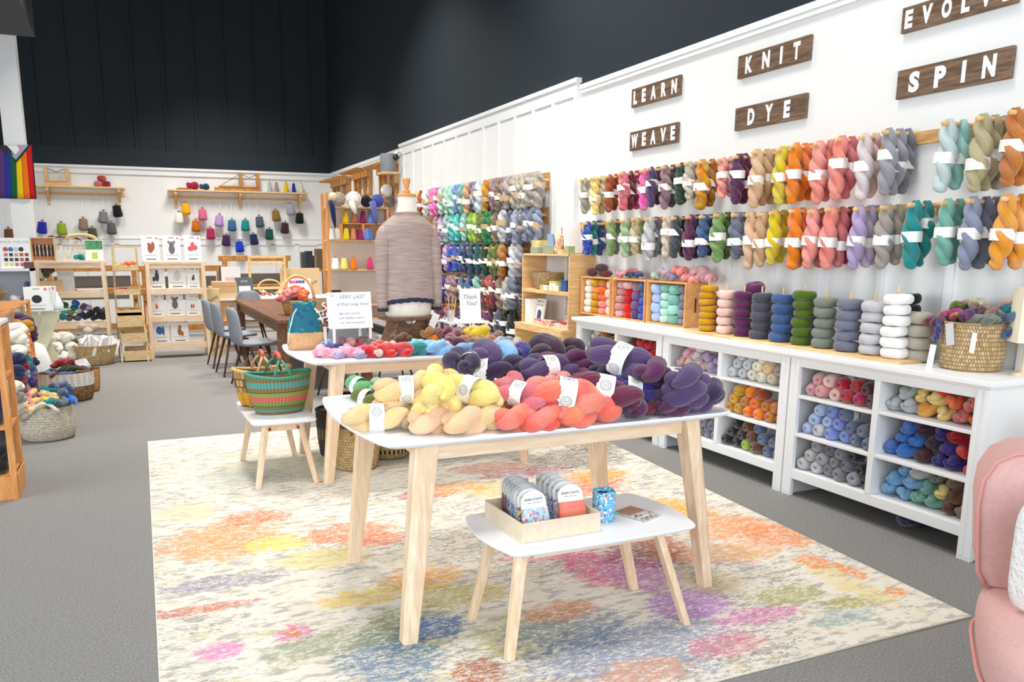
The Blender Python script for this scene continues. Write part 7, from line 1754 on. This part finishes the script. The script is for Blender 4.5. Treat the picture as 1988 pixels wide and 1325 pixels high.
rk = pine_rack(-1.45, -.705, 5.39, 5.75, (.15, .45, .75, 1.04), 1.05, 'nearest orange pine rack of grey, navy and black yarn, cut by the left edge')
MB().box(-.372, .372, -.18, .18, 1.05, 1.07).build('white_top', WHITE, rk)
items = []
for zi, (z, cols) in enumerate([(.15, ['black', 'black', 'charcoal']), (.45, ['navy', 'navy', 'black']), (.75, ['slate', 'greyblue', 'ivory'])]):
    for k in range(3):
        for q in range(3):
            c = cols[(k + q) % 3]
            o = hank((-.80 - .11 * k, 5.50 + .03 * q, z + .05 + .075 * q), 90 + 20 * (k - 1), c, 'bun', 'wool_yarn', 1.1); o['group'] = 'yarn in the nearest orange pine rack'
            items.append((o, '%s skein on the %s board of the nearest pine rack' % (cname(c), ('bottom', 'middle', 'upper')[zi])))
label_set(items)
rk2 = pine_rack(-1.6, -.90, 7.2, 9.0, (.15, .45, .75, .99), 1.0, 'second orange pine rack with skeins bulging from its side', .1)
for y in (7.2, 7.9): MB().box(.33, .35, y - 7.6 - .02, y - 7.6 + .02, .1, 1.0).build('side_slat', ORANGEPINE, rk2)
items = []
for u, v, c in [(30, 640, 'white'), (28, 655, 'ivory'), (34, 668, 'white'), (30, 684, 'ivory'), (36, 646, 'amber'), (40, 662, 'orange'), (37, 678, 'amber'), (44, 632, 'mustard'), (46, 622, 'purple'), (50, 640, 'plum'), (52, 652, 'plum'),
                (28, 700, 'navy'), (33, 712, 'crimson'), (36, 724, 'paleblue'), (31, 738, 'wine'), (40, 702, 'teal'), (46, 716, 'denim'), (34, 750, 'mauve'), (44, 740, 'indigo'), (56, 706, 'navy'), (52, 720, 'slate'), (28, 745, 'maroon'), (22, 752, 'ivory'), (28, 775, 'stone'), (32, 790, 'white'), (34, 803, 'oatmeal'), (24, 720, 'navy'), (40, 756, 'charcoal'), (52, 745, 'plum')]:
    p = PX(u, v, -.86)
    o = hank((-.86, p.y, p.z), random.choice((0, 20, 160)), c, 'bun', 'wool_yarn', 1.15, random.uniform(-20, 20)); o['group'] = 'skeins bulging from the second pine rack'
    items.append((o, '%s skein bulging from the side of the second pine rack' % cname(c)))
label_set(items)
bw = empty('wooden_bowl', (-1.12, 7.45, 1.001)); tag(bw, 'wide wooden bowl of orange and blue wool at the left edge', 'bowl')
MB().lathe([(.001, 0), (.07, .001), (.13, .04), (.19, .10), (.225, .155), (.215, .158), (.18, .11), (.12, .05), (.001, .02)], 40).build('bowl', wood('bowl_wood', 'a88c60', '7c6440', (3, 3, 3), 1.5), bw, smooth=True)
tuft(-1.15, 7.40, 1.13, 'tangerine', 'bright orange wool tuft in the wooden bowl', 1.6); tuft(-1.1, 7.5, 1.19, 'denim', 'blue wool tuft in the wooden bowl', 1.5, key=1); tuft(-1.02, 7.46, 1.16, 'white', 'white wool tuft in the wooden bowl', 1.0, key=2)
# white chair with a cloth behind the baskets
o = empty('white_chair', (-.93, 9.12, 0), R(20)); tag(o, 'small white chair draped with a white cloth beneath the glass table', 'chair')
MB().box(-.15, .15, -.15, .15, .24, .27).build('seat', WHITE, o, bevel=.01)
for sx in (-1, 1):
    for sy in (-1, 1): MB().tube([(sx * .12, sy * .12, .24), (sx * .15, sy * .15, 0)], .013, 8).build('leg', WHITE, o)
MB().lathe([(.001, .56), (.05, .55), (.11, .52), (.14, .42), (.16, .32), (.17, .27)], 24, wob=lambda th, j: .01 * math.sin(5 * th)).build('draped_cloth', MATS['white_cotton'], o, smooth=True)
MB().tube([(-.16, -.1, .30), (-.19, -.1, .45), (-.16, -.1, .52)], .02, 10).build('armrest', plain('brown_slat', '8c5c40', .5), o, smooth=True)

# ------------------------------------------------------------------ pink armchair and side table at the right edge
PINK = plain('dusty_pink_linen', 'd8aaa4', .95, noise=.06, nscale=90, bump=.3, bscale=400)
PIPE = plain('pink_piping', 'd4948c', .9)
ac = empty('armchair', (2.606, 1.215, 0), R(-51)); ac.scale = (1, 1, .91); tag(ac, 'dusty pink wingback armchair cut off by the right edge', 'armchair')
def extrude(outline, y0, y1, bul=0): 
    m = MB(); m.quadstrip([[(x, y0, z) for x, z in outline], [(x, (y0 + y1) / 2, z) for x, z in outline], [(x, y1, z) for x, z in outline]], True, True, True); return m
# seat: rounded block bulging at the sides
m = MB(); rings = []
for z, g in ((.17, .93), (.20, .97), (.28, 1.0), (.36, 1.02), (.42, 1.01), (.455, .97), (.47, .90)):
    ring = []
    for k in range(40):
        a = 2 * PI * k / 40; ct, st = math.cos(a), math.sin(a)
        ring.append((math.copysign(abs(ct) ** .45, ct) * .405 * g, math.copysign(abs(st) ** .45, st) * .36 * g - .02, z))
    rings.append(ring)
m.quadstrip(rings, True, True, True); st_ = m.build('seat', PINK, ac, smooth=True)
sm = st_.modifiers.new('s', 'SUBSURF'); sm.levels = 1; sm.render_levels = 1
MB().tube([(math.copysign(abs(math.cos(2 * PI * k / 60)) ** .45, math.cos(2 * PI * k / 60)) * .415, math.copysign(abs(math.sin(2 * PI * k / 60)) ** .45, math.sin(2 * PI * k / 60)) * .372 - .02, .30) for k in range(60)], .006, 8, closed=True).build('seat_piping', PIPE, ac, smooth=True)
# backrest
def wing_outline(s):
    return [(s * .27, .46), (s * .385, .46), (s * .415, .52), (s * .425, .64), (s * .435, .76), (s * .43, .85), (s * .40, .92), (s * .35, .955), (s * .29, .965), (s * .25, .93), (s * .245, .82), (s * .27, .70), (s * .285, .58)]
m = extrude([(-.30, .44), (.30, .44), (.33, .60), (.31, .80), (.28, .95), (.18, .99), (0, 1.0), (-.18, .99), (-.28, .95), (-.31, .80), (-.33, .60)], .28, .42); m.build('backrest', PINK, ac, bevel=.03, bseg=4)
for s in (-1, 1):
    ol = wing_outline(s)
    if s > 0: ol = ol[::-1]
    w = extrude(ol, .16, .42).build('wing', PINK, ac, bevel=.014, bseg=3)
    pts = [(x, .155, z) for x, z in wing_outline(s)]
    MB().tube(pts[1:10], .0065, 8).build('wing_piping', PIPE, w, smooth=True)
    MB().tube([pts[9], pts[10], pts[11], pts[12], pts[0]], .0065, 8).build('wing_piping', PIPE, w, smooth=True)
for sx in (-1, 1):
    for sy in (-1, 1): MB().lathe([(.001, 0), (.016, 0), (.026, .18), (.001, .18)], 16).build('leg', wood('amber_leg_wood', 'b87c3c', '94602c', (3, 3, 6), 1.2), ac, loc=(sx * .30, sy * .26, 0), smooth=True)
cu = empty('knitted_cushion', (2.495, 1.32, .605), R(-51)); tag(cu, 'white textured cushion leaning in the pink armchair', 'cushion')
m = MB(); rings = []
for j in range(9):
    t = -1 + j / 4; ring = []
    e = math.sqrt(max(1 - t * t, 0.0)) ** .8
    for k in range(44):
        a = 2 * PI * k / 44; ct, s_ = math.cos(a), math.sin(a)
        g = .80 + .20 * (1 - abs(t))
        ring.append((math.copysign(abs(ct) ** .4, ct) * .20 * g, t * .055, math.copysign(abs(s_) ** .4, s_) * .19 * g))
    rings.append(ring)
m.quadstrip(rings, True, True, True); m.build('cushion_cover', plain('white_looped_wool', 'f1efec', .95, bump=1.0, bscale=60), cu, smooth=True)
sd_ = empty('side_table', (4.0, 1.98, 0)); tag(sd_, 'pale wooden open side table behind the pink armchair', 'side table')
ZS_ = PX(1945, 795, 3.75).z
for sx in (-1, 1):
    for sy in (-1, 1): MB().box(sx * .21 - .02, sx * .21 + .02, sy * .19 - .02, sy * .19 + .02, 0, ZS_ - .02).build('leg', OAK, sd_, loc=(-.04, .0, 0), bevel=.002)
MB().box(-.28, .06 + .13, -.23, .23, ZS_ - .02, ZS_).build('tabletop', OAK, sd_, bevel=.002)
MB().box(-.26, .18, -.20, .20, .30, .32).build('shelf', OAK, sd_, bevel=.002)
sb = MB().box(-.06, .06, -.06, .06, 0, .10).build('small_box', PINE, None, loc=(3.98, 2.0, ZS_ + .001), bevel=.002); tag(sb, 'small pine box on the side table by the armchair', 'box')
# ball forgotten under the right-hand cabinet
o = hank((3.86, 2.95, .055), 20, 'navy', 'bun', 'mohair_wool', 1.3); tag(o, 'dark navy skein lying on the carpet under the right-hand cabinet', 'yarn skein')
